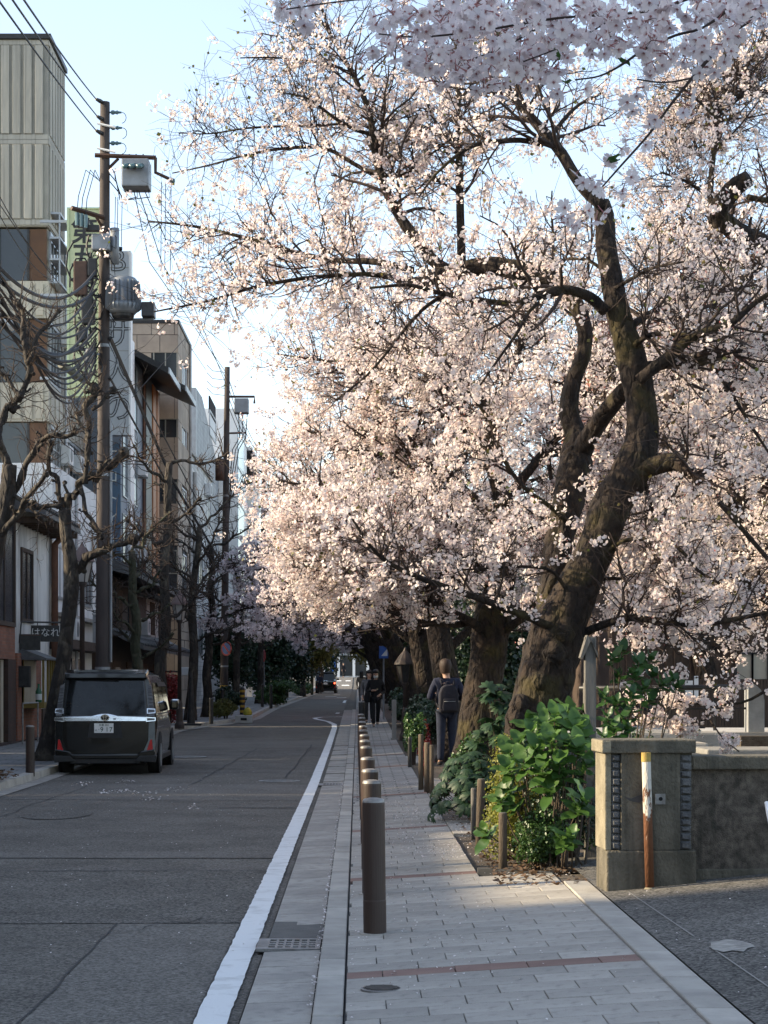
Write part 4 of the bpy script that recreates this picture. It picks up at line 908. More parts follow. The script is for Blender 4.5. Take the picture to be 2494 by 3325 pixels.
def sample(P, Rr, n, g, t0=.15, w=None):
    "n random places on a set of poly lines, with direction and radius there"
    N, K, _ = P.shape
    L = np.linalg.norm(np.diff(P, axis=1), axis=2).sum(1)
    p = L if w is None else L * w
    i = g.choice(N, n, p=p / p.sum()); t = t0 + (1 - t0) * g.random(n); x = t * (K - 1); k = np.minimum(x.astype(int), K - 2); f = (x - k)[:, None]
    pt = P[i, k] * (1 - f) + P[i, k + 1] * f; tg = norm(P[i, k + 1] - P[i, k])
    return pt, tg, Rr[i, k], t, i
def flowers(cent, nrm, size, g, kind='penta'):
    N = len(cent); ref = g.normal(0, 1, (N, 3)); U = norm(np.cross(nrm, ref)); Wv = np.cross(nrm, U)
    s = size[:, None]
    if kind == 'penta':
        a = np.arange(5) * 2 * np.pi / 5
        ring = cent[:, None] + (U[:, None] * np.cos(a)[None, :, None] + Wv[:, None] * np.sin(a)[None, :, None]) * s[:, None] + nrm[:, None] * (s * .35)[:, None]
        V = np.concatenate([cent[:, None], ring], 1).reshape(-1, 3); b = (np.arange(N) * 6)[:, None]
        F = np.stack([np.concatenate([b, b + 1 + k, b + 1 + (k + 1) % 5], 1) for k in range(5)], 1).reshape(-1, 3)
    else:
        V = np.stack([cent - nrm * s * .1, cent + U * s + nrm * s * .25, cent + (U + Wv) * s * .62, cent + Wv * s + nrm * s * .25], 1)
        V = np.stack([cent - U * s, cent - Wv * s * .9 + nrm * s * .35, cent + U * s, cent + Wv * s * .9 + nrm * s * .35], 1).reshape(-1, 3); b = (np.arange(N) * 4)[:, None]
        F = np.concatenate([np.concatenate([b, b + 1, b + 2], 1), np.concatenate([b, b + 2, b + 3], 1)], 0)
    return V, F
def smooth_path(pts, sub=4):
    "Catmull-Rom through (x,y,z,r) rows"
    P = np.array(pts, float); Q = np.vstack([2 * P[0] - P[1], P, 2 * P[-1] - P[-2]]); out = []
    for i in range(1, len(Q) - 2):
        p0, p1, p2, p3 = Q[i - 1], Q[i], Q[i + 1], Q[i + 2]
        for k in range(sub):
            t = k / sub; out.append(.5 * ((2 * p1) + (-p0 + p2) * t + (2 * p0 - 5 * p1 + 4 * p2 - p3) * t * t + (-p0 + 3 * p1 - 3 * p2 + p3) * t ** 3))
    out.append(P[-1]); return np.array(out)
def limb(Ya, Yb, rows):
    "rows of photo (px, py, width px); depth runs from Ya to Yb"
    n = len(rows); out = []
    for i, (px, py, w) in enumerate(rows):
        Y = Ya + (Yb - Ya) * i / (n - 1); p = W(px, py, Y); out.append((p.x, p.y, p.z, w / 2 / FPX * Y))
    return out
class Tree:
    def __init__(s, label, base, seed, bark=None, petal=None):
        s.t = thing('cherry_tree', label, 'tree', base, group='blossoming cherry trees along the canal'); s.g = np.random.default_rng(seed); s.limbs = []; s.bark = bark or M_bark; s.petal = petal or M_petal
    def limb(s, rows, name='branch', sides=10, bump=.10, sub=4, spawn=True):
        P = smooth_path(rows, sub)
        b = MB(); b.tube([p[:3] for p in P], [max(r, .006) for r in P[:, 3]], sides, True, bump)
        o = b.build(name, s.bark, s.t, True)
        s.last = P
        if spawn: s.limbs.append(P)
        return o
    def dress(s, n1, n2, n3, nfl, l1=(.6, 1.5), l2=(.3, .7), l3=(.12, .32), size=.019, kind='penta', lift=.05, keep=None, twig=1.0, leaves=.05, clump=7, up=.25, spread=.045, t0=.25, buds=.1, zmin=None):
        g = s.g
        K = 24
        def res(P):
            i = np.linspace(0, len(P) - 1, K); lo = np.floor(i).astype(int); hi = np.minimum(lo + 1, len(P) - 1); f = (i - lo)[:, None]; return P[lo] * (1 - f) + P[hi] * f
        A = np.stack([res(P) for P in s.limbs]); P0, R0 = A[..., :3], A[..., 3]
        w = 1 / (.25 + 8 * R0.mean(1))
        pt, tg, r, t, _ = sample(P0, R0, n1, g, t0, w)
        d = norm(norm(np.cross(tg, g.normal(0, 1, (n1, 3)))) * 1.0 + tg * g.uniform(.2, .9, (n1, 1)) + np.array([0, 0, up]))
        P1, R1 = grow(pt, d, g.uniform(*l1, n1) * (1.1 - .5 * t) * np.clip(r / .025, .4, 1), np.clip(r * .45, .006, .022) * twig, 7, .16, lift, g)
        ok = (lambda P: np.array([True] * len(P))) if zmin is None else (lambda P: (P[..., 2] > zmin(P[..., 0])).all(1))
        m_ = ok(P1); P1, R1 = P1[m_], R1[m_]
        pt, tg, r, t, _ = sample(P1, R1, n2, g, .12)
        d = norm(norm(np.cross(tg, g.normal(0, 1, (n2, 3)))) * .9 + tg * g.uniform(.3, 1.0, (n2, 1)) + np.array([0, 0, .1]))
        P2, R2 = grow(pt, d, g.uniform(*l2, n2), np.clip(r * .6, .0035, .009) * twig, 5, .2, lift * .6, g)
        m_ = ok(P2); P2, R2 = P2[m_], R2[m_]
        pt, tg, r, t, _ = sample(P2, R2, n3, g, .1)
        d = norm(norm(np.cross(tg, g.normal(0, 1, (n3, 3)))) + tg * g.uniform(.2, .9, (n3, 1)))
        P3, R3 = grow(pt, d, g.uniform(*l3, n3), np.full(n3, .0026) * twig, 3, .22, .08, g)
        Vs, Fs, o = [], [], 0
        for P, Rr, sd in ((P1, R1, 5), (P2, R2, 3), (P3, R3, 3)):
            V, F = batch_tubes(P, Rr, sd); Vs.append(V); Fs.append(F + o); o += len(V)
        me = np_mesh('twigs', np.concatenate(Vs), np.concatenate(Fs), M_twig, True); tag(link(bpy.data.objects.new('twigs', me), s.t), kind='stuff')
        # flowers in clumps along the twigs
        nc = nfl // clump
        q2, tg2, _, _, _ = sample(P2, R2, nc // 2, g, .2); q3, tg3, _, _, _ = sample(P3, R3, nc - nc // 2, g, .3)
        Q = np.concatenate([q2, q3])
        if keep is not None: Q = Q[g.random(len(Q)) < keep(Q)]
        nc = len(Q); cn = norm(g.normal(0, 1, (nc, clump, 3)) + np.array([0, 0, -.15])); 
        fc = (Q[:, None] + cn * g.uniform(.4, 1.15, (nc, clump, 1)) * spread).reshape(-1, 3); fn = norm(cn.reshape(-1, 3) + g.normal(0, .35, (nc * clump, 3)))
        sz_ = g.uniform(.75, 1.15, len(fc)) * size
        isb = g.random(len(fc)) < buds
        V, F = flowers(fc[~isb], fn[~isb], sz_[~isb], g, kind)
        tag(link(bpy.data.objects.new('blossoms', np_mesh('blossoms', V, F, s.petal)), s.t), kind='stuff')
        if isb.any():
            V, F = flowers(fc[isb], fn[isb], sz_[isb] * .5, g, 'quad'); tag(link(bpy.data.objects.new('buds', np_mesh('buds', V, F, M_bud)), s.t), kind='stuff')
        nl = int(nc * leaves * 6)
        if nl:
            ql, tl, _, _, _ = sample(P3, R3, nl, g, .4); V, F = flowers(ql + g.normal(0, .02, ql.shape), norm(g.normal(0, 1, ql.shape)), g.uniform(.6, 1.3, nl) * size * 1.15, g, 'quad')
            tag(link(bpy.data.objects.new('young_leaves', np_mesh('young_leaves', V, F, M_yleaf)), s.t), kind='stuff')

# ---- the big cherry in front, traced limb by limb
TY = 17.6
T = Tree('largest gnarled cherry tree with split trunk beside the hydrangea bush', W(1765, 2700, TY), 11)
k_ = TY / 19.0
T.limb(limb(TY, TY + .1, [(1750, 2760, 280), (1745, 2600, 235), (1735, 2450, 205), (1748, 2320, 190), (1772, 2200, 182), (1797, 2110, 188), (1814, 2050, 178), (1850, 1960, 150), (1905, 1850, 128), (1950, 1740, 122), (1990, 1630, 128), (2045, 1540, 125), (2078, 1450, 112), (2088, 1370, 104), (2075, 1270, 98), (2055, 1180, 100), (2025, 1080, 84), (1998, 970, 75), (1978, 860, 69), (1965, 760, 64), (1962, 690, 62), (1952, 655, 50)]), 'trunk', 18, .07, spawn=False)
TRK = T.last.copy()
for (px, py, r) in ((1690, 2290, 38), (1655, 2235, 0), (1800, 2120, 45), (1755, 2215, 30), (1678, 2330, 40), (1835, 2060, 35)):
    if r: 
        c = W(px, py, TY - .2); b = MB(); b.lathe([(0, -r * 1.1), (r * .7, -r * .7), (r, 0), (r * .6, r * .8), (0, r)], 12, (0, 0, 0), Matrix.Translation(c) @ Matrix.Scale(TY / FPX, 4)); b.build('burl', M_bark, T.t, True)
T.limb(limb(TY + .3, TY + 1.3, [(1805, 2110, 110), (1790, 1990, 98), (1802, 1850, 92), (1825, 1720, 95), (1850, 1610, 104), (1865, 1530, 112), (1870, 1470, 96), (1872, 1400, 70)]), 'trunk_fork', 14, .10, spawn=False)
T.limb(limb(TY + 1.2, TY + .3, [(1868, 1500, 80), (1920, 1410, 62), (1970, 1335, 58), (2030, 1265, 52)]), 'branch', 12, .1, spawn=False)
T.limb(limb(TY + 1.3, TY + 1.6, [(1872, 1420, 70), (1850, 1340, 66), (1858, 1250, 56), (1895, 1150, 50), (1890, 1030, 50), (1830, 940, 58), (1740, 885, 62), (1640, 872, 64), (1545, 868, 60), (1450, 893, 52), (1380, 912, 44), (1310, 925, 32)]), 'branch', 12, .12)
tr_l = [
 (1.6, 2.3, [(1455, 885, 40), (1390, 830, 38), (1335, 760, 36), (1285, 680, 33), (1240, 585, 29), (1215, 480, 24), (1203, 380, 20), (1170, 290, 17), (1118, 190, 13), (1065, 100, 10), (1010, 25, 7)]),
 (1.5, 2.6, [(1340, 880, 26), (1223, 850, 22), (1100, 846, 18), (982, 826, 18), (862, 790, 14), (741, 758, 11), (620, 733, 9), (480, 718, 5)]),
 (1.5, 1.0, [(1330, 915, 24), (1230, 893, 18), (1139, 892, 15), (982, 904, 13), (820, 934, 11), (680, 976, 8), (500, 1012, 5)]),
 (2.0, 2.8, [(1235, 580, 15), (1150, 532, 14), (1055, 482, 12), (922, 482, 10), (801, 503, 8), (681, 536, 6), (560, 562, 4)]),
 (2.2, 1.4, [(1205, 436, 14), (1150, 420, 12), (1091, 386, 11), (1030, 340, 8), (982, 313, 7), (900, 298, 4)]),
 (2.0, 2.6, [(1130, 402, 9), (1020, 406, 9), (922, 410, 8), (801, 416, 7), (681, 434, 5), (580, 432, 3)]),
 (2.3, 1.9, [(1112, 222, 9), (1012, 199, 8), (892, 187, 6), (780, 188, 4)]),
 (2.3, 2.9, [(1085, 130, 8), (1000, 112, 6), (920, 120, 4), (850, 108, 3)]),
 (2.2, 1.5, [(1235, 600, 10), (1320, 560, 9), (1400, 500, 8), (1480, 440, 6)]),
 (1.8, 2.4, [(1500, 900, 28), (1497, 760, 27), (1492, 600, 25), (1490, 450, 22), (1487, 300, 18), (1480, 150, 14), (1470, 20, 10)]),
 (2.0, 3.0, [(1492, 470, 12), (1400, 420, 11), (1320, 412, 10), (1250, 428, 8), (1190, 440, 5)]),
 (2.2, 2.8, [(1488, 330, 12), (1550, 250, 10), (1600, 150, 8), (1640, 60, 6)]),
 (0, .6, [(1960, 670, 44), (1905, 620, 42), (1860, 560, 38), (1825, 500, 36), (1790, 455, 36), (1735, 395, 32), (1680, 330, 28), (1620, 285, 24), (1555, 255, 16), (1480, 230, 10)]),
 (.4, 1.2, [(1785, 450, 14), (1830, 390, 13), (1880, 340, 11), (1960, 300, 8)]),
 (.3, -.3, [(1760, 470, 20), (1690, 455, 18), (1600, 462, 17), (1520, 480, 14), (1420, 560, 9), (1360, 640, 6)]),
 (0, -.8, [(1965, 1010, 40), (1915, 965, 36), (1850, 942, 32), (1790, 948, 34), (1740, 965, 24), (1650, 985, 20), (1500, 965, 19), (1400, 945, 15), (1325, 925, 12), (1200, 935, 8)]),
 (-.3, -.9, [(1780, 960, 14), (1720, 1010, 12), (1680, 1080, 11), (1630, 1150, 9), (1560, 1250, 7)]),
 (-.4, -1.2, [(1460, 950, 14), (1390, 990, 13), (1330, 1050, 12), (1260, 1140, 10), (1190, 1220, 8), (1090, 1300, 6)]),
 (0, .7, [(2058, 1190, 52), (2110, 1192, 42), (2157, 1180, 40), (2217, 1166, 46), (2278, 1165, 46), (2340, 1148, 40), (2410, 1125, 34), (2494, 1085, 26), (2600, 1050, 16)]),
 (-.2, -.7, [(2075, 1235, 40), (2130, 1190, 40), (2190, 1145, 38), (2240, 1100, 30), (2310, 1070, 26), (2380, 1045, 24), (2458, 978, 18), (2560, 920, 12)]),
 (0, .9, [(2030, 1085, 26), (2062, 1050, 26), (2097, 1027, 24), (2187, 978, 20), (2260, 955, 15), (2338, 945, 12), (2450, 925, 7)]),
 (0, -.4, [(2050, 1135, 22), (2080, 1105, 20), (2115, 1087, 18), (2170, 1082, 16), (2240, 1088, 12)]),
 (0, -.3, [(2060, 1530, 80), (2120, 1512, 68), (2187, 1500, 62), (2235, 1528, 50), (2262, 1560, 36), (2285, 1548, 20)]),
 (0, -.6, [(1880, 2062, 30), (1930, 2040, 26), (1979, 2022, 26), (2051, 2006, 24), (2130, 2016, 22), (2219, 2026, 20), (2300, 2024, 18), (2369, 2014, 17), (2494, 1988, 12), (2600, 1960, 8)]),
 (-.1, -1.2, [(1812, 2045, 28), (1760, 2022, 27), (1700, 1998, 26), (1620, 1966, 25), (1536, 1936, 22), (1430, 1900, 20), (1337, 1865, 17), (1246, 1817, 14), (1186, 1750, 10), (1130, 1660, 7)]),
 (.6, 0, [(1850, 1700, 20), (1780, 1640, 15), (1700, 1581, 15), (1632, 1485, 14), (1605, 1390, 13), (1550, 1310, 11), (1480, 1220, 8), (1430, 1150, 6)]),
 (.0, -.6, [(1905, 1870, 18), (1960, 1800, 15), (2025, 1757, 14), (2090, 1750, 13), (2157, 1758, 12), (2217, 1792, 12), (2266, 1852, 10), (2338, 1895, 8)]),
 (.0, .5, [(2090, 1555, 16), (2110, 1620, 16), (2121, 1680, 14), (2133, 1735, 12), (2180, 1830, 9), (2260, 1950, 6)]),
 (.5, -.2, [(2300, 1165, 13), (2356, 1250, 13), (2410, 1334, 12), (2458, 1412, 10), (2530, 1520, 6)]),
 (0, -.8, [(1990, 940, 14), (2060, 900, 12), (2120, 870, 10), (2220, 850, 7)]),
 (0, .9, [(1985, 900, 14), (1920, 850, 12), (1860, 840, 9), (1780, 850, 6)]),
 (0, -.9, [(1875, 1990, 14), (1800, 1860, 12), (1700, 1840, 10), (1600, 1845, 8), (1500, 1850, 6)]),
 (0, .9, [(1890, 1920, 13), (1960, 1880, 12), (2060, 1890, 10), (2160, 1960, 8), (2240, 2080, 6), (2290, 2200, 4)]),
]
for a_, c_, rows in tr_l: T.limb(limb(TY + a_, TY + c_, rows), 'branch', 8, .07, 3)
def dens_main(Q):
    # flowers sit on the outer shoots: few on the old wood itself, fewer towards the top and the roadside tips
    x, y, z = Q[:, 0], Q[:, 1], Q[:, 2]
    d = np.clip(1.2 - .20 * (z - 3.5) - .20 * np.clip(.3 - x, 0, 9) * np.clip((z - 3.6) / 1.2, 0, 1), .17, 1)
    d = np.where((z > 4.4) & (y < TY + 1.4), d * .65, d)
    tx = np.interp(z, TRK[:, 2], TRK[:, 0]); near = np.abs(x - tx) < .30
    d = np.where(near & (y < TY + .35), d * .10, d); d = np.where(y < TY - .25, d * .45, d)
    return np.where((z < 2.35) & (x < 1.2), 0, d)
T.dress(760, 3000, 4600, 135000, keep=dens_main, size=.0185, up=.15, leaves=.03, buds=.10, l1=(.45, 1.25), zmin=lambda x: np.where(x < 1.2, 2.3, .9), clump=11, spread=.055)

# ---- second cherry, behind the man
YB = 27.0
T2 = Tree('second cherry tree with bare brown trunk beside the man in navy', W(1560, 2500, YB), 21)
T2.limb(limb(YB, YB + .2, [(1548, 2560, 190), (1546, 2450, 152), (1556, 2330, 132), (1574, 2200, 118), (1588, 2120, 118), (1595, 2040, 128), (1605, 1980, 120), (1625, 1900, 90), (1650, 1780, 75), (1640, 1650, 62), (1600, 1500, 52), (1590, 1380, 40), (1560, 1250, 30)]), 'trunk', 16, .05, spawn=False)
for a_, c_, rows in [(0, -1.6, [(1580, 2060, 36), (1530, 2020, 30), (1450, 1980, 24), (1350, 1940, 20), (1230, 1890, 16), (1080, 1850, 12), (950, 1840, 8)]),
    (0, -1.0, [(1610, 1930, 46), (1530, 1830, 36), (1440, 1760, 30), (1330, 1700, 24), (1200, 1640, 18), (1050, 1590, 12), (900, 1560, 7)]),
    (0, 1.2, [(1640, 1720, 44), (1540, 1620, 34), (1440, 1540, 28), (1330, 1480, 22), (1230, 1440, 16), (1100, 1420, 10), (1000, 1400, 6)]),
    (0, .8, [(1620, 1560, 40), (1530, 1430, 32), (1420, 1330, 26), (1310, 1250, 20), (1200, 1200, 14), (1050, 1170, 9), (900, 1150, 5)]),
    (0, -1.6, [(1600, 1480, 34), (1500, 1350, 26), (1400, 1230, 20), (1300, 1120, 14), (1200, 1030, 8)]),
    (0, 1.8, [(1590, 1400, 34), (1640, 1250, 28), (1690, 1120, 22), (1720, 1000, 16), (1700, 880, 10)]),
    (0, -1.0, [(1625, 2050, 40), (1690, 2010, 26), (1780, 1900, 20), (1850, 1780, 14), (1960, 1650, 10)]),
    (0, 1.2, [(1650, 1800, 44), (1760, 1700, 34), (1880, 1620, 26), (2000, 1560, 20), (2150, 1480, 12)]),
    (0, 1.0, [(1630, 1640, 40), (1740, 1500, 30), (1840, 1380, 24), (1960, 1280, 16), (2080, 1200, 9)]),
    (0, -1.4, [(1545, 2020, 26), (1450, 2030, 20), (1350, 2015, 14), (1230, 1975, 10), (1120, 1940, 7)]),
    (0, -2.2, [(1610, 1880, 34), (1480, 1880, 26), (1380, 1850, 20), (1250, 1780, 14), (1100, 1720, 9), (960, 1690, 6)])]:
    T2.limb(limb(YB + a_, YB + c_, rows), 'branch', 8, .07, 3)
def dens2(Q): return np.where(Q[:, 2] < 2.35 + .12 * np.clip(.8 - Q[:, 0], 0, 3), 0, np.clip(1.3 - .17 * (Q[:, 2] - 3.4), .18, 1))
T2.dress(600, 3000, 4800, 145000, keep=dens2, zmin=lambda x: 2.3 + 0 * x, size=.021, kind='quad', up=.15, lift=.06, l1=(.6, 1.6), leaves=.03, spread=.065, twig=1.1, clump=10)

# ---- generated cherries: along the bed farther on, and beyond the canal
def auto_cherry(label, x, y, h, spread, seed, nfl, lean=(0, 0), r0=.24, petal=None, size=.026, fork=2.0, n=(220, 1300, 2200), twig=1.5, lowest=.5, floor=2.5, thin=(1.25, .12, 4, .3)):
    g = np.random.default_rng(seed); z0 = gz(y) + .08
    T = Tree(label, (x, y, z0), seed, petal=petal)
    top = np.array([x + lean[0], y + lean[1], z0 + h * .55])
    base = np.array([x, y, z0 - .1]); fk = np.array([x + lean[0] * .35, y + lean[1] * .3, z0 + fork])
    T.limb([(*base, r0 * 1.45), (x + .03, y, z0 + .5, r0 * 1.1), (*fk, r0), (*top, r0 * .55)], 'trunk', 12, .07, spawn=False)
    nb = 9
    for k in range(nb):
        a = 2 * math.pi * (k * .382 + g.uniform(-.06, .06)); f = lowest + (1 - lowest) * k / (nb - 1) if nb > 1 else .5
        s = fk * (1 - f) + top * f if f > .0 else fk
        s = fk + (top - fk) * min(1, max(0, (k / (nb - 1)) ** 1.1)); R_ = spread * g.uniform(.75, 1.05) * (1.0 - .45 * (k / nb) ** 2)
        zz = z0 + h * (.38 + .62 * k / (nb - 1)) * g.uniform(.9, 1.0)
        e = np.array([x + lean[0] + math.cos(a) * R_, y + lean[1] + math.sin(a) * R_, zz])
        m1 = s * .65 + e * .35 + np.array([0, 0, .25 * R_ * .6]); m2 = s * .3 + e * .7 + np.array([0, 0, .25 * R_ * .6]) + g.normal(0, .15, 3)
        T.limb([(*s, r0 * .42), (*m1, r0 * .3), (*m2, r0 * .18), (*e, r0 * .06)], 'branch', 7, .06, 3)
    T.dress(*n, nfl, size=size, kind='quad', l1=(.5, 1.6), l2=(.3, .8), l3=(.15, .4), twig=twig, up=.08, lift=.03, spread=.08, leaves=.03, t0=.15, buds=.05, clump=10, zmin=lambda x: z0 + floor - .1 + 0 * x, keep=lambda Q: np.where(Q[:, 2] < z0 + floor, 0, np.clip(thin[0] - thin[1] * (Q[:, 2] - thin[2]), thin[3], 1)))
    return T
auto_cherry('third cherry in the bed, dark trunk behind the lamp post', 1.75, 35.5, 7.5, 3.2, 31, 42000, (-.5, 0))
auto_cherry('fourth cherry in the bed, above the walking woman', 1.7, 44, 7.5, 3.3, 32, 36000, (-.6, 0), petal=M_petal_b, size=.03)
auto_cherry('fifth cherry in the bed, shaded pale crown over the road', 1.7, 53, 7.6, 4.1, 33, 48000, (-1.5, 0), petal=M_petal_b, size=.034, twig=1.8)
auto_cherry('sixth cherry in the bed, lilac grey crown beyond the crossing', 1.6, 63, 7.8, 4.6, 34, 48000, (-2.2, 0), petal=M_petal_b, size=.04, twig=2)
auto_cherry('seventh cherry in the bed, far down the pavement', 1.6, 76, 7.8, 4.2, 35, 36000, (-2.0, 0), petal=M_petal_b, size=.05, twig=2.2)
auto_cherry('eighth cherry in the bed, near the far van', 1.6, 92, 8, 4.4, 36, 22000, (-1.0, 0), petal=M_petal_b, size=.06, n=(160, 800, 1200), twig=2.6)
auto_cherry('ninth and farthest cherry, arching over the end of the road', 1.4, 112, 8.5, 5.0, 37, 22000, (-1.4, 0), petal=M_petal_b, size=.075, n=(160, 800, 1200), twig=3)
auto_cherry('cherry leaning over the canal behind the big trunk', 6.9, 24.8, 7.8, 3.6, 41, 80000, (-2.2, 0), floor=1.7, size=.023, thin=(1.2, .30, 3.6, .10), n=(320, 1800, 3200), twig=1.2)
auto_cherry('cherry beyond the canal by the stone bridge post', 7.9, 29.0, 7.6, 3.8, 42, 80000, (-.9, 0), floor=1.6, size=.024, thin=(1.2, .30, 3.6, .10), n=(300, 1800, 3000), twig=1.2)
auto_cherry('cherry beyond the canal in front of the brick building', 7.8, 42, 8.2, 4.2, 43, 50000, (-.6, 0), size=.03, floor=2.2, thin=(1.2, .30, 3.6, .10))
# cherry of the right edge whose mossy cut limb reaches into the picture
T3 = Tree('cherry at the right edge with mossy sawn off limb', (5.4, 21, .1), 51)
T3.limb([(5.5, 21, -1.0, .34), (5.35, 21, 1.5, .27), (5.2, 21, 3.2, .24), (4.9, 21, 5.0, .2), (4.75, 21, 6.1, .16)], 'trunk', 14, .08, spawn=False)
T3.limb(limb(21, 20.4, [(2494, 800, 60), (2440, 775, 62), (2380, 745, 64), (2335, 705, 66), (2350, 655, 66), (2386, 610, 62), (2432, 578, 54)]), 'mossy_stub', 12, .12, spawn=False)
for a_, c_, rows in [(0, 1.0, [(2310, 720, 22), (2308, 600, 19), (2320, 470, 18), (2332, 386, 17), (2350, 301, 15), (2398, 253, 12), (2450, 180, 10), (2494, 110, 7)]),
    (0, -.5, [(2330, 390, 10), (2270, 330, 9), (2210, 280, 7)]), (0, .6, [(2315, 540, 11), (2240, 480, 9), (2160, 430, 6)]),
    (0, -.8, [(2305, 640, 12), (2230, 590, 10), (2150, 560, 7)]), (.2, 1.4, [(2494, 800, 40), (2420, 860, 30), (2330, 850, 22), (2230, 830, 15), (2130, 820, 8)]),
    (.2, -1.0, [(2500, 820, 40), (2430, 900, 28), (2370, 960, 20), (2280, 1000, 12), (2180, 1010, 7)]), (0, .5, [(2430, 640, 20), (2494, 650, 18), (2580, 640, 12)]), (0, 1.2, [(2350, 300, 12), (2420, 310, 10), (2494, 300, 7)])]:
    T3.limb(limb(21 + a_, 21 + c_, rows), 'branch', 8, .07, 3)
T3.dress(300, 1600, 2600, 30000, keep=lambda Q: np.clip(1.25 - .16 * (Q[:, 2] - 3.4), .25, 1), size=.019, kind='penta', up=.1, clump=11, spread=.055)
# ------------------------------------------------------------------ right side: gate pillar, parapet, canal works, buildings beyond
M_pillar = mat('mossy_concrete', (.165, .146, .112), .92, (.070, .064, .048), 6, 12, .8, 50, contrast=(.32, .68), stretch=(1.1, 1.1, .75))
M_pillar_l = mat('lichen_concrete', (.30, .265, .19), .92, (.17, .15, .105), 5, 9, .6, 40)
M_slate = mat('rough_slate', (.075, .078, .082), .85, (.13, .13, .13), 9, 8, .9, 40)
M_pebble = mat('pebble_dash', (.060, .051, .042), .95, (.23, .195, .155), 16, 15, 1.0, 130, contrast=(.36, .76))
TH = R(2.5); PO = Vector((1.70, 13.06, .17))
MP = Matrix.Translation(PO) @ Matrix.Rotation(TH, 4, 'Z')   # local frame: x along the front, y into depth, z up
def lb(name, m_, par, x0, x1, y0, y1, z0, z1, bevel=0): return part(name, m_, par, lambda b: b.box(x0, x1, y0, y1, z0, z1, MP), bevel)
HB = 1.6 - (2445 - 2218) / FPX * 13.1 - PO.z          # height of the shaft under the cap
t = thing('gate_pillar', 'weathered concrete gate pillar with dark rough stone strips and slab cap', 'pillar', PO)
Wd = .585
lb('plinth', M_pillar, t, -.0, Wd + .035, -.02, .40, -.15, .285, .012)
lb('shaft', M_pillar, t, .10, Wd - .075, -.012, .38, .286, HB, .006)
lb('side_slab', M_pillar_l, t, -.008, .035, -.004, .39, .286, HB, .008)
lb('backing', M_pillar, t, .036, .10, .02, .38, .286, HB); lb('backing', M_pillar, t, Wd - .075, Wd + .012, .02, .38, .286, HB)
for sx, (xa, xb) in enumerate(((.037, .098), (Wd - .073, Wd + .004))):
    z = .288; k = 0
    while z < HB - .03:
        h = random.uniform(.045, .062); h = min(h, HB - z)
        b = MB(); o_ = random.uniform(.0, .012); c = (z + h / 2)
        b.prism([(xa, z + .002), (xb, z + .002), (xb, z + h - .002), (xa, z + h - .002)], 'y', .0 + o_, .03, MP)
        b.prism([(xa + .012, z + .012), (xb - .012, z + .008), (xb - .014, z + h - .012), (xa + .010, z + h - .01)], 'y', -.018 + o_, .0 + o_, MP)
        b.build('rough_stone', M_slate, t, bevel=.004, seg=1); z += h
cap = lb('cap', M_pillar, t, -.03, Wd + .03, -.035, .42, HB, HB + .092, .01)
lb('cap_chip', M_pillar_l, t, -.034, .03, -.037, .41, HB + .004, HB + .088, .008)
pl = lb('anchor_plate', M_iron_pale, t, .335, .405, -.022, -.011, .60, .672); part('bolt_hole', M_dark, pl, lambda b: b.lathe([(.014, 0), (.014, .003)], 12, (0, 0, 0), MP @ Matrix.Translation((.372, -.0225, .638)) @ Matrix.Rotation(R(90), 4, 'X')))
b = MB(); b.prism([(.12, .655), (.16, .625), (.22, .612), (.29, .635), (.31, .66), (.24, .668), (.17, .64)], 'y', -.0145, -.011, MP); b.build('chipped_patch', M_joint, t)
t = thing('rusty_pipe', 'rusty steel pipe with flaking white paint standing before the pillar', 'pipe', MP @ Vector((.27, -.1, 0)))
M_rustp = mat('flaking_paint', (.50, .47, .41), .8, (.13, .052, .022), 22, 12, .6, 60, contrast=(.47, .53), stretch=(1, 1, .4))
nt = M_rustp.node_tree                                   # more rust towards the ground
tcn = nt.nodes.new('ShaderNodeTexCoord'); sp = nt.nodes.new('ShaderNodeSeparateXYZ'); nt.links.new(tcn.outputs['Object'], sp.inputs[0])
mrz = nt.nodes.new('ShaderNodeMapRange'); mrz.inputs[1].default_value = .45; mrz.inputs[2].default_value = 1.1; mrz.inputs[3].default_value = .22; mrz.inputs[4].default_value = -.16; nt.links.new(sp.outputs['Z'], mrz.inputs[0])
mr0 = [n for n in nt.nodes if n.type == 'MAP_RANGE' and n.inputs[1].default_value == M_rustp.node_tree.nodes['Map Range'].inputs[1].default_value][0]
fac_src = mr0.inputs[0].links[0].from_socket; adn = nt.nodes.new('ShaderNodeMath'); nt.links.new(fac_src, adn.inputs[0]); nt.links.new(mrz.outputs[0], adn.inputs[1]); nt.links.new(adn.outputs[0], mr0.inputs[0])
pA, pB = MP @ Vector((.288, -.075, .01)), MP @ Vector((.262, -.07, .945))
part('shaft', M_rustp, t, lambda b: b.tube([pA, pA.lerp(pB, .5), pB, pB + Vector((0, 0, .008))], [.031, .031, .031, .024], 20), smooth=True); part('base_mortar', M_pillar_l, t, lambda b: b.lathe([(.05, -.02), (.045, .012), (.032, .03)], 14, pA))
part('end_cap', mat('yellow_paint', (.45, .33, .08), .7, (.3, .2, .06), 20), t, lambda b: b.tube([pB + Vector((0, 0, -.05)), pB + Vector((0, 0, .012))], .0325, 20))
wl = thing('parapet_wall', 'dark pebble dash bridge parapet with concrete coping right of the pillar', 'wall', MP @ Vector((1.3, .1, 0)))
Yw = 13.3; zc1 = 1.6 - (2453 - 2218) / FPX * Yw; zc0 = 1.6 - (2497 - 2218) / FPX * Yw
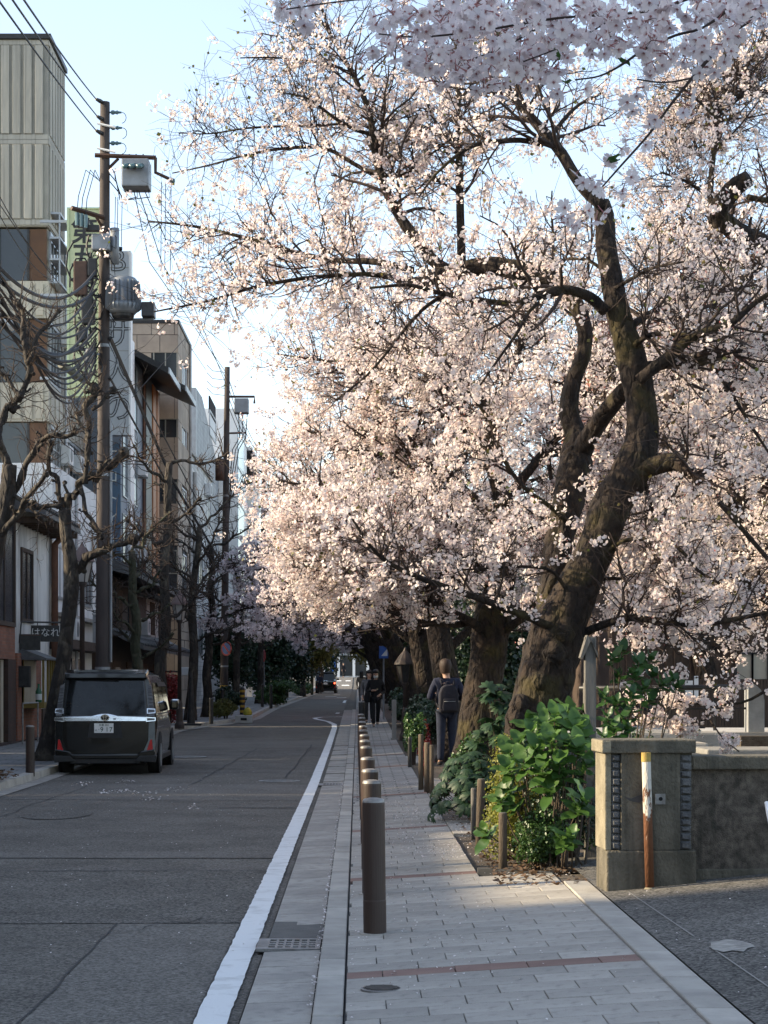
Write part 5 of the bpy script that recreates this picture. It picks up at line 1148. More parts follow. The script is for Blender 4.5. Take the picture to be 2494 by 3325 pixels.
part('panel', M_pebble, wl, lambda b: b.box(Wd + .013, 5.5, .16, .42, -.1, zc0 - PO.z, MP)); part('coping', M_pillar, wl, lambda b: b.box(Wd + .032, 5.5, .11, .46, zc0 - PO.z, zc1 - PO.z, MP), .012)
part('plinth_line', M_pillar, wl, lambda b: b.box(Wd + .04, 5.5, .145, .44, -.1, .14, MP), .01)
sb_ = thing('sign_board', 'white sign board leaning at the right edge of the picture', 'sign', W(2540, 2840, 12.2))
b = MB(); P0 = W(2482, 2606, 12.4); P1 = W(2500, 2704, 12.2); b.add([P0, P0 + Vector((.5, .1, 0)), P1 + Vector((.5, -.0, -.3)), P1 + Vector((.05, 0, -.3)), P1], [(0, 1, 2, 3, 4)]); o_ = b.build('board', M_white_b, sb_)
md = o_.modifiers.new('thick', 'SOLIDIFY'); md.thickness = .02
rod('leg', M_alu, [P1 + Vector((.06, .05, -.3)), Vector((P1.x + .06, P1.y + .1, dz_bridge(2.7)))], .012, 6, sb_); rod('leg', M_alu, [P1 + Vector((.4, .05, -.3)), Vector((P1.x + .42, P1.y + .1, dz_bridge(3.0)))], .012, 6, sb_)
# canal edge blocks seen over the parapet
t = thing('canal_block', 'grey concrete canal edge block with lichen behind the parapet', 'concrete block', W(2180, 2420, 24))
part('block', M_concrete, t, lambda b: b.box(W(1990, 0, 24).x, W(2345, 0, 24).x, 24, 24.6, -.6, Z(2378, 24)), .03); part('ledge', M_conc_light, t, lambda b: b.box(W(2060, 0, 24).x, W(2300, 0, 24).x, 24.6, 27, -.6, Z(2362, 26)), .03)
part('lower_block', M_kerb, t, lambda b: b.box(W(2040, 0, 23.4).x, W(2300, 0, 23.4).x, 23.4, 23.98, -.6, Z(2412, 23.4)), .03)
t = thing('rubble_wall', 'low rough stone canal wall at the right under the blossom', 'wall', W(2400, 2430, 21))
for k in range(16):
    x = 3.95 + (k % 8) * .34; z = .31 + (k // 8) * .24; part('stone', M_pillar if k % 3 else M_conc_light, t, lambda b: b.box(x + .01, x + .33, 21.4 + .12 * (k % 2), 22.1, z, z + .23), .04)
part('capstone', M_concrete, t, lambda b: b.box(3.9, 6.8, 21.3, 22.3, .79, .86), .02)
t = thing('weir_frame', 'small dark sluice gate frame between canal blocks', 'sluice gate', W(2070, 2330, 26))
for px in (1986, 2108): rod('post', M_black, [W(px, 2400, 26.5), W(px, 2290, 26.5)], .04, 6, t)
rod('beam', M_black, [W(1986, 2300, 26.5), W(2108, 2300, 26.5)], .035, 6, t); rod('beam', M_black, [W(1986, 2362, 26.5), W(2290, 2362, 26.5)], .015, 5, t)
# stone bridge farther up, its rail post and dark pipe rails
t = thing('bridge_rail', 'dark pipe railing with rounded grey granite end post', 'railing', W(2460, 2375, 30))
Yr = 30.0; gx = W(2452, 0, Yr).x; zt_ = Z(2218, Yr); zb_ = Z(2378, Yr)
part('granite_post', mat('granite', (.30, .31, .32), .8, (.22, .23, .235), 6, 8, .3, 90), t, lambda b: b.prism([(gx - .11, zb_), (gx + .15, zb_), (gx + .15, zt_ - .28)] + [(gx - .11 + .26 * math.cos(a), zt_ - .28 + .28 * math.sin(a)) for a in (.35, .7, 1.05, 1.35, 1.57)] , 'y', Yr, Yr + .3), .01)
rod('rail', M_steel if False else M_black, [W(2440, 2231, Yr + .15), W(1880, 2236, Yr + .15)], .045, 10, t, True); rod('rail', M_black, [W(2440, 2300, Yr + .15), W(1880, 2302, Yr + .15)], .02, 6, t)
for px in (1960, 2080, 2200, 2320): rod('baluster', M_black, [W(px, 2236, Yr + .15), W(px, 2372, Yr + .15)], .022, 6, t)
part('bridge_slab', M_conc_light, t, lambda b: b.box(3.3, 12, Yr - .1, Yr + 3.2, zb_ - .3, zb_)); part('grass_tuft', M_soil, t, lambda b: b.box(gx - .3, gx + 1.5, Yr - .4, Yr - .1, zb_ - .3, zb_ - .05))
# dark slat fence and dark house
t = thing('slat_fence', 'dark brown vertical slat fence across the canal behind the rail', 'fence', W(2400, 2370, 36))
Yf = 36.0
for px in range(2150, 2660, 9): 
    x = W(px, 0, Yf).x; bx('slat', M_wood_d, t, x - .02, x + .02, Yf, Yf + .03, gz(Yf) + .3, Z(2205, Yf))
bx('rail', M_wood_d, t, W(2148, 0, Yf).x, W(2660, 0, Yf).x, Yf + .031, Yf + .07, Z(2215, Yf), Z(2209, Yf)); bx('rail', M_wood_d, t, W(2148, 0, Yf).x, W(2660, 0, Yf).x, Yf + .031, Yf + .07, .7, .78)
t = thing('dark_house', 'dark timber house with pale window blinds behind the slat fence', 'house', (9, 44, 0))
bx('wall', M_wood_d, t, 5.6, 13, 42, 50, 0, 4.2); bx('roof', M_tile, t, 5.3, 13.3, 41.4, 50.5, 4.2, 4.45)
for (pa, pb) in ((2392, 2440), (2445, 2490)): window_y(t, 42, W(pa, 0, 42).x, W(pb, 0, 42).x, Z(2205, 42), Z(2125, 42), .04, M_cream, 0, M_black)
for px in range(1980, 2390, 26): bx('board', M_wood, t, W(px, 0, 42).x, W(px + 3, 0, 42).x, 41.97, 42, .3, 4.1)
for (pa, pb, py, c) in ((2225, 2250, 2210, M_white_b), (2255, 2268, 2195, M_white_b)): 
    nb = thing('notice', 'white paper notice on the dark fence' if pa == 2225 else 'narrow white notice on the dark fence, taller than its neighbour', 'notice', W(pa, 2280, 35.9)); bx('sheet', c, nb, W(pa, 0, 35.9).x, W(pb, 0, 35.9).x, 35.9, 35.93, Z(2280, 35.9), Z(py, 35.9)); bx('clip', M_black, nb, W(pa + 5, 0, 35.9).x, W(pa + 8, 0, 35.9).x, 35.88, 35.9, Z(py + 8, 35.9), Z(py + 2, 35.9))
# buildings beyond the canal
M_redb = brick_mat('red_brick', (.30, .115, .075), (.25, .095, .065), (.22, .12, .09), .4, .13, .85, .2)
M_sidng = brick_mat('pale_siding', (.50, .52, .50), (.48, .50, .48), (.34, .36, .35), 4, .22, .8, .3)
M_pblue = mat('pale_blue_sheet', (.46, .54, .58), .6, (.40, .48, .52), .7, 5)
t = thing('red_brick_building', 'red brick building across the canal behind the blossom', 'building', (13, 66, 0))
bx('wall', M_redb, t, W(1950, 0, 62).x, W(2437, 0, 62).x, 62, 74, 0, Z(1040, 62)); bx('coping', M_conc_light, t, W(1950, 0, 62).x - .1, W(2437, 0, 62).x + .1, 61.9, 74, Z(1040, 62), Z(1040, 62) + .2)
for px in (2170, 2260): window_y(t, 62, W(px, 0, 62).x, W(px + 45, 0, 62).x, Z(1330, 62), Z(1250, 62))
window_y(t, 62, W(2120, 0, 62).x, W(2150, 0, 62).x, Z(1170, 62), Z(1110, 62))
t = thing('pale_siding_building', 'pale weatherboard building with outside stair right of the brick building', 'building', (17, 68, 0))
x0 = W(2440, 0, 62.5).x; bx('wall', M_sidng, t, x0, x0 + 9, 62.6, 74, 0, Z(1060, 62.5)); bx('band', M_white_b, t, x0 - .05, x0 + 9, 62.4, 62.6, Z(1275, 62.5), Z(1262, 62.5)); window_y(t, 62.6, W(2447, 0, 62.5).x, W(2466, 0, 62.5).x, Z(1262, 62.5), Z(1205, 62.5), .04, M_glass, 0, M_white_b)
part('stair', M_alu, t, lambda b: b.prism([(W(2490, 0, 61.5).x, Z(1170, 61.5)), (W(2465, 0, 61.5).x, Z(1245, 61.5)), (W(2465, 0, 61.5).x, Z(1255, 61.5)), (W(2500, 0, 61.5).x, Z(1160, 61.5))], 'y', 61.3, 61.5))
for k in range(6): rod('baluster', M_alu, [W(2466 + 6 * k, 1245 - 18 * k, 61.4), W(2466 + 6 * k, 1205 - 18 * k, 61.4)], .03, 5, t)
t = thing('pale_blue_building', 'low pale blue metal clad building beyond the canal', 'building', (13, 54, 0))
bx('wall', M_pblue, t, W(2290, 0, 50).x, W(2290, 0, 50).x + 9, 50, 60, 0, Z(1335, 50)); bx('roof_edge', M_white_b, t, W(2290, 0, 50).x - .1, W(2290, 0, 50).x + 9, 49.9, 60, Z(1335, 50), Z(1326, 50))
for px in range(2310, 2494, 46): bx('cladding_seam', M_alu, t, W(px, 0, 50).x, W(px + 2, 0, 50).x, 49.98, 50, 0, Z(1336, 50))
part('roof_unit', M_white_b, t, lambda b: b.box(W(2410, 0, 51).x, W(2445, 0, 51).x, 51, 52, Z(1326, 50), Z(1306, 50)), .06)
t = thing('grey_building', 'long grey building beyond the canal, low behind the trunks', 'building', (9.5, 80, 0)); bx('wall', M_greyt, t, 7.8, 16, 74.5, 110, .2, 9.5)
for yy in np.arange(76, 108, 4):
    w = bx('window', M_glass, t, 7.78, 7.82, yy, yy + 2, 3, 4.6); bx('sill', M_conc_light, w, 7.7, 7.79, yy - .1, yy + 2.1, 2.9, 3.0)
t = thing('brown_building', 'brown building far up the canal bank', 'building', (9, 140, 0)); bx('wall', M_stone, t, 7.0, 16, 112, 200, .2, 11)
for yy in np.arange(114, 196, 6): bx('window', M_glass, t, 6.97, 7.02, yy, yy + 3, 3.5, 5.2)
# timber notice post with little gable, seen edge on
t = thing('notice_post', 'grey weathered timber post with small gable board beside the pillar', 'post', (1.9, 15.4, .15))
M_gwood = mat('grey_timber', (.17, .16, .145), .9, (.09, .085, .075), 5, 8, .5, 40, stretch=(3, 3, .3)); Yp = 15.4
xp = W(1918, 0, Yp).x; bx('post', M_gwood, t, xp - .045, xp + .045, Yp, Yp + .09, .1, Z(2068, Yp), bevel=.008)
part('gable_board', M_gwood, t, lambda b: b.prism([(xp - .03, Z(2062, Yp)), (xp - .085, Z(2135, Yp)), (xp - .068, Z(2140, Yp)), (xp + .005, Z(2075, Yp))], 'y', Yp - .03, Yp + .12)); part('gable_board', M_gwood, t, lambda b: b.prism([(xp - .03, Z(2062, Yp)), (xp + .055, Z(2120, Yp)), (xp + .055, Z(2135, Yp)), (xp - .0, Z(2078, Yp))], 'y', Yp - .03, Yp + .12))
bx('board', M_gwood, t, xp - .02, xp + .02, Yp + .1, Yp + .35, 1.2, 1.6)

def streaks(m, dark, zs, lo, hi):
    "rain streaks and damp rising from the foot of old concrete"
    nt = m.node_tree; b = nt.nodes['Principled BSDF']; src = b.inputs['Base Color'].links[0].from_socket
    tc = nt.nodes.new('ShaderNodeTexCoord'); mp = nt.nodes.new('ShaderNodeMapping'); mp.inputs['Scale'].default_value = (9, 9, zs)
    nz = nt.nodes.new('ShaderNodeTexNoise'); nz.inputs['Scale'].default_value = 1.6; nz.inputs['Detail'].default_value = 7
    nt.links.new(tc.outputs['Object'], mp.inputs[0]); nt.links.new(mp.outputs[0], nz.inputs['Vector'])
    mr = nt.nodes.new('ShaderNodeMapRange'); mr.inputs[1].default_value = lo; mr.inputs[2].default_value = hi; mr.inputs[4].default_value = .75; nt.links.new(nz.outputs['Fac'], mr.inputs[0])
    mx = nt.nodes.new('ShaderNodeMix'); mx.data_type = 'RGBA'; mx.inputs['B'].default_value = (*dark, 1); nt.links.new(src, mx.inputs['A']); nt.links.new(mr.outputs[0], mx.inputs['Factor']); nt.links.new(mx.outputs['Result'], b.inputs['Base Color'])
streaks(M_pillar, (.05, .047, .036), .8, .5, .72); streaks(M_pebble, (.028, .028, .022), 1.2, .5, .75); streaks(M_beige, (.20, .19, .16), .10, .52, .74); streaks(M_white, (.40, .40, .385), .12, .55, .8); streaks(M_plaster, (.22, .215, .20), .15, .5, .75); streaks(M_greyb, (.26, .255, .245), .10, .55, .8)
streaks(M_paver, (.16, .15, .135), 5, .52, .8); streaks(M_gutter, (.17, .162, .148), 5, .5, .8)
# ------------------------------------------------------------------ pollarded plane trees, shrubs, evergreens
M_plane = mat('plane_bark', (.026, .021, .017), .9, (.080, .066, .049), 4.5, 6, .5, 18, contrast=(.5, .62), stretch=(1, 1, .55))
M_plane_m = mat('plane_bark_mossy', (.035, .037, .02), .9, (.07, .062, .042), 4, 6, .5, 18, contrast=(.45, .65))
M_ptwig = mat('plane_twig', (.03, .021, .017), .9, (.06, .04, .027), 6, 4)
def knob(T, p, r, m_):
    b = MB(); g = random
    b.lathe([(0, -r), (r * .7, -r * .7), (r * 1.05, 0), (r * .8, r * .6), (r * .3, r * .95), (0, r)], 9, (0, 0, 0), Matrix.Translation(p) @ Matrix.Rotation(g.uniform(0, 6), 4, 'X') @ Matrix.Rotation(g.uniform(0, 6), 4, 'Z'))
    b.v = [tuple(Vector(v) + Vector((g.uniform(-1, 1), g.uniform(-1, 1), g.uniform(-1, 1))) * r * .22) for v in b.v]
    b.build('knob', m_, T.t, True)
class Plane(Tree):
    def __init__(s, label, base, seed, bark=None):
        s.t = thing('plane_tree', label, 'tree', base, group='pollarded plane trees on the left pavement'); s.g = np.random.default_rng(seed); s.limbs = []; s.bark = bark or M_plane
    def twigs(s, n1, n2, l1=(.3, 1.0), l2=(.1, .4), r=.014):
        g = s.g; K = 12
        def res(P):
            i = np.linspace(0, len(P) - 1, K); lo = np.floor(i).astype(int); hi = np.minimum(lo + 1, len(P) - 1); f = (i - lo)[:, None]; return P[lo] * (1 - f) + P[hi] * f
        A = np.stack([res(P) for P in s.limbs]); P0, R0 = A[..., :3], A[..., 3]
        pt, tg, rr, t, _ = sample(P0, R0, n1, g, .35); d = norm(norm(np.cross(tg, g.normal(0, 1, (n1, 3)))) + tg * .6 + np.array([0, 0, .3]))
        P1, R1 = grow(pt, d, g.uniform(*l1, n1), np.full(n1, r), 6, .28, .05, g)
        pt, tg, rr, t, _ = sample(P1, R1, n2, g, .2); d = norm(norm(np.cross(tg, g.normal(0, 1, (n2, 3)))) + tg * .7)
        P2, R2 = grow(pt, d, g.uniform(*l2, n2), np.full(n2, r * .5), 4, .3, .05, g)
        V, F = batch_tubes(P1, R1, 4); V2, F2 = batch_tubes(P2, R2, 3)
        tag(link(bpy.data.objects.new('twigs', np_mesh('twigs', np.concatenate([V, V2]), np.concatenate([F, F2 + len(V)]), M_ptwig, True)), s.t), kind='stuff')
def gnarl(T, rows, m_=None):
    "a pollarded limb: crooked, with fists and short stubs of old cuts"
    g = T.g; m_ = m_ or T.bark; R2 = []
    for i, (x, y, z, r) in enumerate(rows):
        j = r * .55 if 0 < i < len(rows) - 1 else 0; R2.append((x + g.normal(0, 1) * j, y + g.normal(0, 1) * j, z + g.normal(0, 1) * j, r * g.uniform(.62, .9)))
        if i < len(rows) - 1:
            q = rows[i + 1]; R2.append(((x + q[0]) / 2 + g.normal(0, 1) * r * .45, (y + q[1]) / 2 + g.normal(0, 1) * r * .4, (z + q[2]) / 2 + g.normal(0, 1) * r * .45, (r + q[3]) / 2 * g.uniform(.52, .75)))
    T.limb(R2, 'branch', 9, .20, 3); P = T.limbs[-1]
    knob(T, Vector(P[-1][:3]), P[-1][3] * 1.5, m_)
    for k in range(max(3, len(rows))):
        q = P[int(g.integers(2, len(P)))]; a = Vector(q[:3]); d = Vector(g.normal(0, 1, 3)); d.z = abs(d.z) * .8; d.normalize(); Ls = q[3] * g.uniform(1.6, 4.5)
        b = MB(); m1 = a + d * Ls * .6 + Vector(g.normal(0, .15, 3)) * Ls; b.tube([a, m1, a + d * Ls], [q[3] * .5, q[3] * .36, q[3] * .42], 6, True, .2); b.build('stub', m_, T.t, True)
        if k % 2: knob(T, a + d * Ls, q[3] * .62, m_)
PY = 35.5
T = Plane('leaning plane tree with knobbly pollarded limbs behind the black van', W(158, 2468, PY), 61)
T.limb(limb(PY, PY, [(150, 2475, 95), (160, 2400, 62), (175, 2300, 52), (198, 2190, 50), (214, 2080, 48), (226, 1970, 48), (233, 1880, 50), (224, 1790, 42), (213, 1720, 40), (210, 1650, 40)]), 'trunk', 12, .08, spawn=False)
for a_, c_, rows in [(0, -.3, [(238, 1905, 38), (262, 1835, 34), (285, 1805, 36), (344, 1790, 32), (395, 1770, 28), (434, 1752, 30)]),
    (0, -.2, [(210, 1650, 28), (192, 1638, 26), (150, 1645, 22), (104, 1632, 20)]), (0, .2, [(210, 1660, 36), (220, 1620, 34), (252, 1598, 34), (291, 1545, 36), (320, 1535, 34), (365, 1500, 34), (402, 1470, 40)]),
    (0, .3, [(276, 1570, 26), (284, 1480, 26), (291, 1412, 28), (296, 1330, 26), (306, 1262, 34)]), (0, -.3, [(262, 1585, 20), (285, 1660, 18), (310, 1720, 20), (330, 1745, 16)]),
    (.1, .4, [(300, 1330, 20), (335, 1300, 18), (368, 1268, 22)]), (0, -.4, [(215, 1640, 26), (180, 1560, 24), (150, 1500, 22), (165, 1440, 24)]), (0, .2, [(292, 1420, 16), (262, 1380, 16), (250, 1345, 18)])]:
    gnarl(T, limb(PY + a_, PY + c_, rows))
T.twigs(150, 420, r=.010)
PY = 28.6
T = Plane('plane tree at the left edge, only bare limbs and twigs in view', W(-55, 2540, PY), 62)
T.limb(limb(PY, PY, [(-60, 2545, 110), (-55, 2400, 80), (-48, 2100, 72), (-30, 1850, 66), (-5, 1720, 60), (20, 1640, 54), (28, 1560, 50), (30, 1510, 46)]), 'trunk', 12, .08, spawn=False)
for a_, c_, rows in [(0, .3, [(30, 1520, 40), (12, 1420, 36), (8, 1360, 34), (35, 1320, 32), (68, 1290, 32), (86, 1220, 30), (84, 1140, 30), (76, 1050, 26), (58, 985, 22)]),
    (0, -.3, [(20, 1640, 36), (60, 1560, 30), (105, 1460, 28), (150, 1425, 24), (200, 1410, 22), (245, 1400, 22)]), (0, -.6, [(-10, 1760, 34), (60, 1660, 26), (110, 1600, 22), (150, 1540, 20)]),
    (0, .5, [(88, 1180, 20), (130, 1090, 18), (190, 1010, 14)]), (0, -.2, [(30, 1600, 22), (100, 1640, 18), (150, 1690, 14)]), (0, .2, [(70, 1290, 22), (20, 1250, 20), (-30, 1180, 16)])]:
    gnarl(T, limb(PY + a_, PY + c_, rows))
T.twigs(120, 300, r=.008)
def auto_plane(label, px0, px1, Y, h, seed, bark=None, r0=.17, nb=9, wide=1.3):
    g = np.random.default_rng(seed); x0 = (px0 - CX) / FPX * Y; x1 = (px1 - CX) / FPX * Y; z0 = gz(Y) + .1
    T = Plane(label, (x0, Y, z0), seed, bark)
    n = 8; tr = [(x0 + (x1 - x0) * (i / n) + g.normal(0, .05), Y + g.normal(0, .05), z0 + h * i / n, r0 * (1.35 if i == 0 else 1.0) * (1 - .45 * i / n)) for i in range(n + 1)]
    T.limb(tr, 'trunk', 11, .08, spawn=False)
    for k in range(nb):
        f = .42 + .58 * k / (nb - 1); s = np.array([np.interp(f * n, range(n + 1), [q[j] for q in tr]) for j in range(3)]); a = k * 2.4 + g.uniform(-.4, .4); Lb = wide * g.uniform(.6, 1.1)
        d = np.array([math.cos(a), math.sin(a), g.uniform(.1, .7)]); rows = [(*s, r0 * .42)]
        for j in range(1, 5): s = s + d * Lb / 4 + g.normal(0, .07, 3); d = d + np.array([0, 0, .15]); rows.append((*s, r0 * (.42 - .05 * j)))
        gnarl(T, rows)
    T.twigs(130, 420, r=.012 + Y * .0001)
auto_plane('mossy plane tree right of the big pole', 462, 425, 46.5, 4.6, 71, M_plane_m, .16)
auto_plane('tall straight plane tree left of the lantern lamp', 520, 549, 51, 7.2, 72)
auto_plane('plane tree just past the lantern lamp', 622, 640, 61, 6.2, 73, wide=1.6)
auto_plane('forked plane tree beside the second pole', 670, 690, 65, 5.8, 74, wide=1.6)
auto_plane('plane tree behind the second pole', 765, 770, 84, 6.0, 75, wide=1.8)
auto_plane('bare plane tree behind the yellow bush', 842, 846, 90, 6.2, 76, wide=1.9)
auto_plane('bare plane tree before the dark evergreens', 892, 898, 104, 6.0, 77, wide=2)
auto_plane('far plane tree beside the distant van', 985, 990, 128, 6.5, 78, wide=2.3)
auto_plane('farthest plane tree near the street end', 1040, 1046, 165, 7, 79, wide=2.6, r0=.2)

auto_plane('unseen plane tree added to dapple the sunlight opposite the bollards', CX - 5.7 * FPX / 18.9, CX - 5.7 * FPX / 18.9, 18.9, 6.0, 80, wide=1.5)  # unseen tree, added for the dappled shade of its twigs on the road
# leafy masses: many small leaf faces through an uneven volume
def leaf_cloud(cx, cy, cz, rx, ry, rz, n, size, g, lobes=9, flat=.35):
    c = g.normal(0, 1, (lobes, 3)); c = norm(c) * g.uniform(.25, .75, (lobes, 1)); rad = g.uniform(.35, .6, lobes)
    i = g.integers(0, lobes, n); u = norm(g.normal(0, 1, (n, 3))); rr = g.random((n, 1)) ** .4
    P = (c[i] + u * rr * rad[i][:, None]) * np.array([rx, ry, rz]) + np.array([cx, cy, cz])
    nm = norm(u + g.normal(0, .7, (n, 3)) + np.array([0, 0, flat])); return P, nm, g.uniform(.6, 1.25, n) * size
def bush(name, label, cat, x, y, z0, rx, ry, rz, n, size, mt, seed, group=None, stems=8, m_stem=None, lobes=9):
    g = np.random.default_rng(seed); t = thing(name, label, cat, (x, y, z0), group=group)
    P, nm, s = leaf_cloud(x, y, z0 + rz * 1.0, rx, ry, rz, n, size, g, lobes); keepm = P[:, 2] > z0 + .01; P, nm, s = P[keepm], nm[keepm], s[keepm]
    V, F = flowers(P, nm, s, g, 'quad'); tag(link(bpy.data.objects.new('foliage', np_mesh('foliage', V, F, mt)), t), kind='stuff')
    for k in range(stems):
        a = g.uniform(0, 6.28); q = g.uniform(.2, .8)
        part('stem', m_stem or M_ptwig, t, lambda b: b.tube([(x + .1 * rx * math.cos(a), y + .1 * ry * math.sin(a), z0), (x + .35 * rx * q * math.cos(a), y + .3 * ry * math.sin(a), z0 + rz * .8), (x + .8 * rx * q * math.cos(a), y + .6 * ry * math.sin(a), z0 + rz * 1.6)], [.018, .012, .006], 5))
    return t
L_dark = leaf_mat('dark_leaf', (.012, .032, .016), (.025, .055, .022), .4, .15)
L_mid = leaf_mat('mid_leaf', (.03, .075, .018), (.06, .12, .028), .4, .25)
L_yel = leaf_mat('yellow_leaf', (.16, .19, .03), (.27, .26, .05), .5, .4)
L_red = leaf_mat('red_leaf', (.16, .012, .015), (.26, .03, .025), .45, .3)
L_olive = leaf_mat('olive_leaf', (.10, .11, .025), (.16, .15, .04), .5, .3)
def evergreen(label, x, y, h, r, n, size, seed, mt=None, low=.25):
    g = np.random.default_rng(seed); z0 = gz(y) + .05; t = thing('evergreen_tree', label, 'tree', (x, y, z0), group='dark evergreens along the street')
    part('trunk', M_plane_m, t, lambda b: b.tube([(x, y, z0 - .1), (x + .05, y, z0 + h * .35), (x - .05, y, z0 + h * .8)], [.14, .11, .04], 9))
    for k in range(6):
        a = k * 1.05; part('limb', M_plane_m, t, lambda b: b.tube([(x, y, z0 + h * (.25 + .08 * k)), (x + r * .6 * math.cos(a), y + r * .6 * math.sin(a), z0 + h * (.36 + .09 * k))], [.06, .02], 6))
    P, nm, s = leaf_cloud(x, y, z0 + h * (low + (1 - low) / 2), r, r, h * (1 - low) / 1.9, n, size, g, 16); V, F = flowers(P, nm, s, g, 'quad'); tag(link(bpy.data.objects.new('crown', np_mesh('crown', V, F, mt or L_dark)), t), kind='stuff')
evergreen('dark evergreen tree left of the far road, tallest of the clump', -4.7, 100, 5.4, 1.8, 9000, .09, 81, low=.12)
evergreen('dark evergreen behind the second pole', -5.7, 88, 4.4, 1.5, 7000, .08, 82, low=.15)
evergreen('dark evergreen nearest the far van', -4.4, 118, 5.6, 2.0, 8000, .10, 83, low=.12)
evergreen('dull green tree far behind the van', -3.6, 150, 6.5, 2.2, 6000, .13, 84, L_olive, .3)
evergreen('tall dark tree at the far left kerb', -3.9, 182, 8, 2.6, 6000, .15, 85, low=.2)
evergreen('olive green tree at the far right, under the blossom', 1.2, 150, 6.5, 2.4, 6000, .13, 86, L_olive, .25)
evergreen('dark tree behind the cherry trunks across the canal bank', 3.4, 60, 5.0, 2.0, 8000, .07, 87, low=.05)
evergreen('dark tree shading the bed behind the third cherry', 2.7, 47, 4.4, 1.4, 8000, .06, 88, low=.05)
evergreen('dark tree in the bed behind the second cherry trunk', 2.9, 38, 3.8, 1.2, 7000, .05, 89, low=.05)
evergreen('dark tree far along the bed', 2.4, 80, 5.5, 2.0, 7000, .09, 90, low=.05)
bush('street_bush', 'wide dark green bush spilling over the far left kerb', 'bush', -3.75, 86, gz(86) + .1, 1.15, 1.6, .55, 5000, .05, L_mid, 91)
bush('street_bush', 'small yellow green bush at the kerb corner', 'bush', -4.35, 63, gz(63) + .1, .5, .5, .33, 3500, .028, L_olive, 92)
bush('nandina', 'red leaved nandina beside the front of the black van', 'shrub', -5.55, 56.5, gz(56) + .1, .35, .5, .95, 2600, .04, L_red, 93)
bush('street_bush', 'green bush behind the striped post', 'bush', -5.0, 76, gz(76) + .1, .7, .8, .5, 3000, .045, L_dark, 94)
bush('kerb_hedge', 'low green hedge beside the distant van', 'hedge', -3.8, 135, gz(135) + .1, .7, 8, .5, 5000, .08, L_mid, 95, lobes=16)
# right hand bed
bush('nandina', 'green leafed shrub left of the red nandina by the pavement', 'shrub', 1.0, 34.0, gz(34) + .12, .2, .5, .5, 3000, .028, L_mid, 101)
bush('nandina', 'red leaved nandina behind the man in navy', 'shrub', 1.2, 35.0, gz(35) + .12, .17, .4, .5, 1500, .024, L_red, 102)
bush('nandina', 'low reddish shrub among the log stakes', 'shrub', 1.06, 29.5, .12, .14, .4, .3, 900, .022, L_red, 103)
bush('bed_shrub', 'dark shrub behind the log stakes', 'shrub', 1.5, 42, gz(42) + .12, .6, 1.5, .55, 4000, .035, L_dark, 104)
bush('bed_shrub', 'dark green shrub far along the bed', 'shrub', 1.6, 56, gz(56) + .12, .7, 3, .6, 4000, .05, L_dark, 105)
bush('fine_shrub', 'yellow green fine leaved shrub lit by the sun at the bed corner', 'shrub', 1.32, 15.9, .13, .30, .5, .48, 9000, .013, L_yel, 106, lobes=14)
bush('fine_shrub', 'fine leaved green shrub at the foot of the hydrangea', 'shrub', 1.42, 15.05, .13, .34, .3, .28, 8000, .0125, L_mid, 107, lobes=12)
bush('fine_shrub', 'dark fine leaved shrub behind the hydrangea stems', 'shrub', 1.72, 15.6, .13, .4, .4, .5, 9000, .014, L_dark, 108, lobes=14)
bush('fine_shrub', 'fern like green shrub above the canal wall beside the tall hydrangea', 'shrub', 2.75, 18.0, .3, .42, .4, .42, 6000, .016, L_mid, 109, lobes=12)
bush('ivy', 'loose ivy at the foot of the second cherry', 'ivy', 1.55, 26.3, .12, .35, .3, .35, 2200, .025, L_mid, 110)

rough_bark(M_plane, 8, .03, (1, 1, .4)); rough_bark(M_plane_m, 8, .03, (1, 1, .4))
# ------------------------------------------------------------------ vehicles
M_vpaint = mat('black_car_paint', (.004, .0042, .0045), .14, (.006, .006, .006), 3, 3, spec=.4, coat=.5)
M_vglass = mat('tinted_glass', (.006, .007, .008), .04, spec=.35, col2=(.014, .016, .018))
M_chrome = mat('chrome', (.72, .73, .74), .12, (.62, .62, .62), 5, 3, metal=1.0)
M_tyre = mat('tyre', (.018, .018, .018), .9, (.028, .027, .026), 12, 5)
M_lampd = mat('smoked_lamp', (.05, .05, .055), .15, (.12, .12, .125), 30, 2, stretch=(.2, .2, 2))
M_refl = mat('red_reflector', (.45, .012, .015), .3, (.36, .01, .012), 20, 3)
M_plast = mat('black_plastic', (.016, .016, .017), .6, (.024, .024, .025), 10)
M_plate = mat('number_plate', (.72, .73, .72), .5, (.64, .65, .64), 6)
M_pgreen = mat('plate_green', (.01, .05, .03), .5)
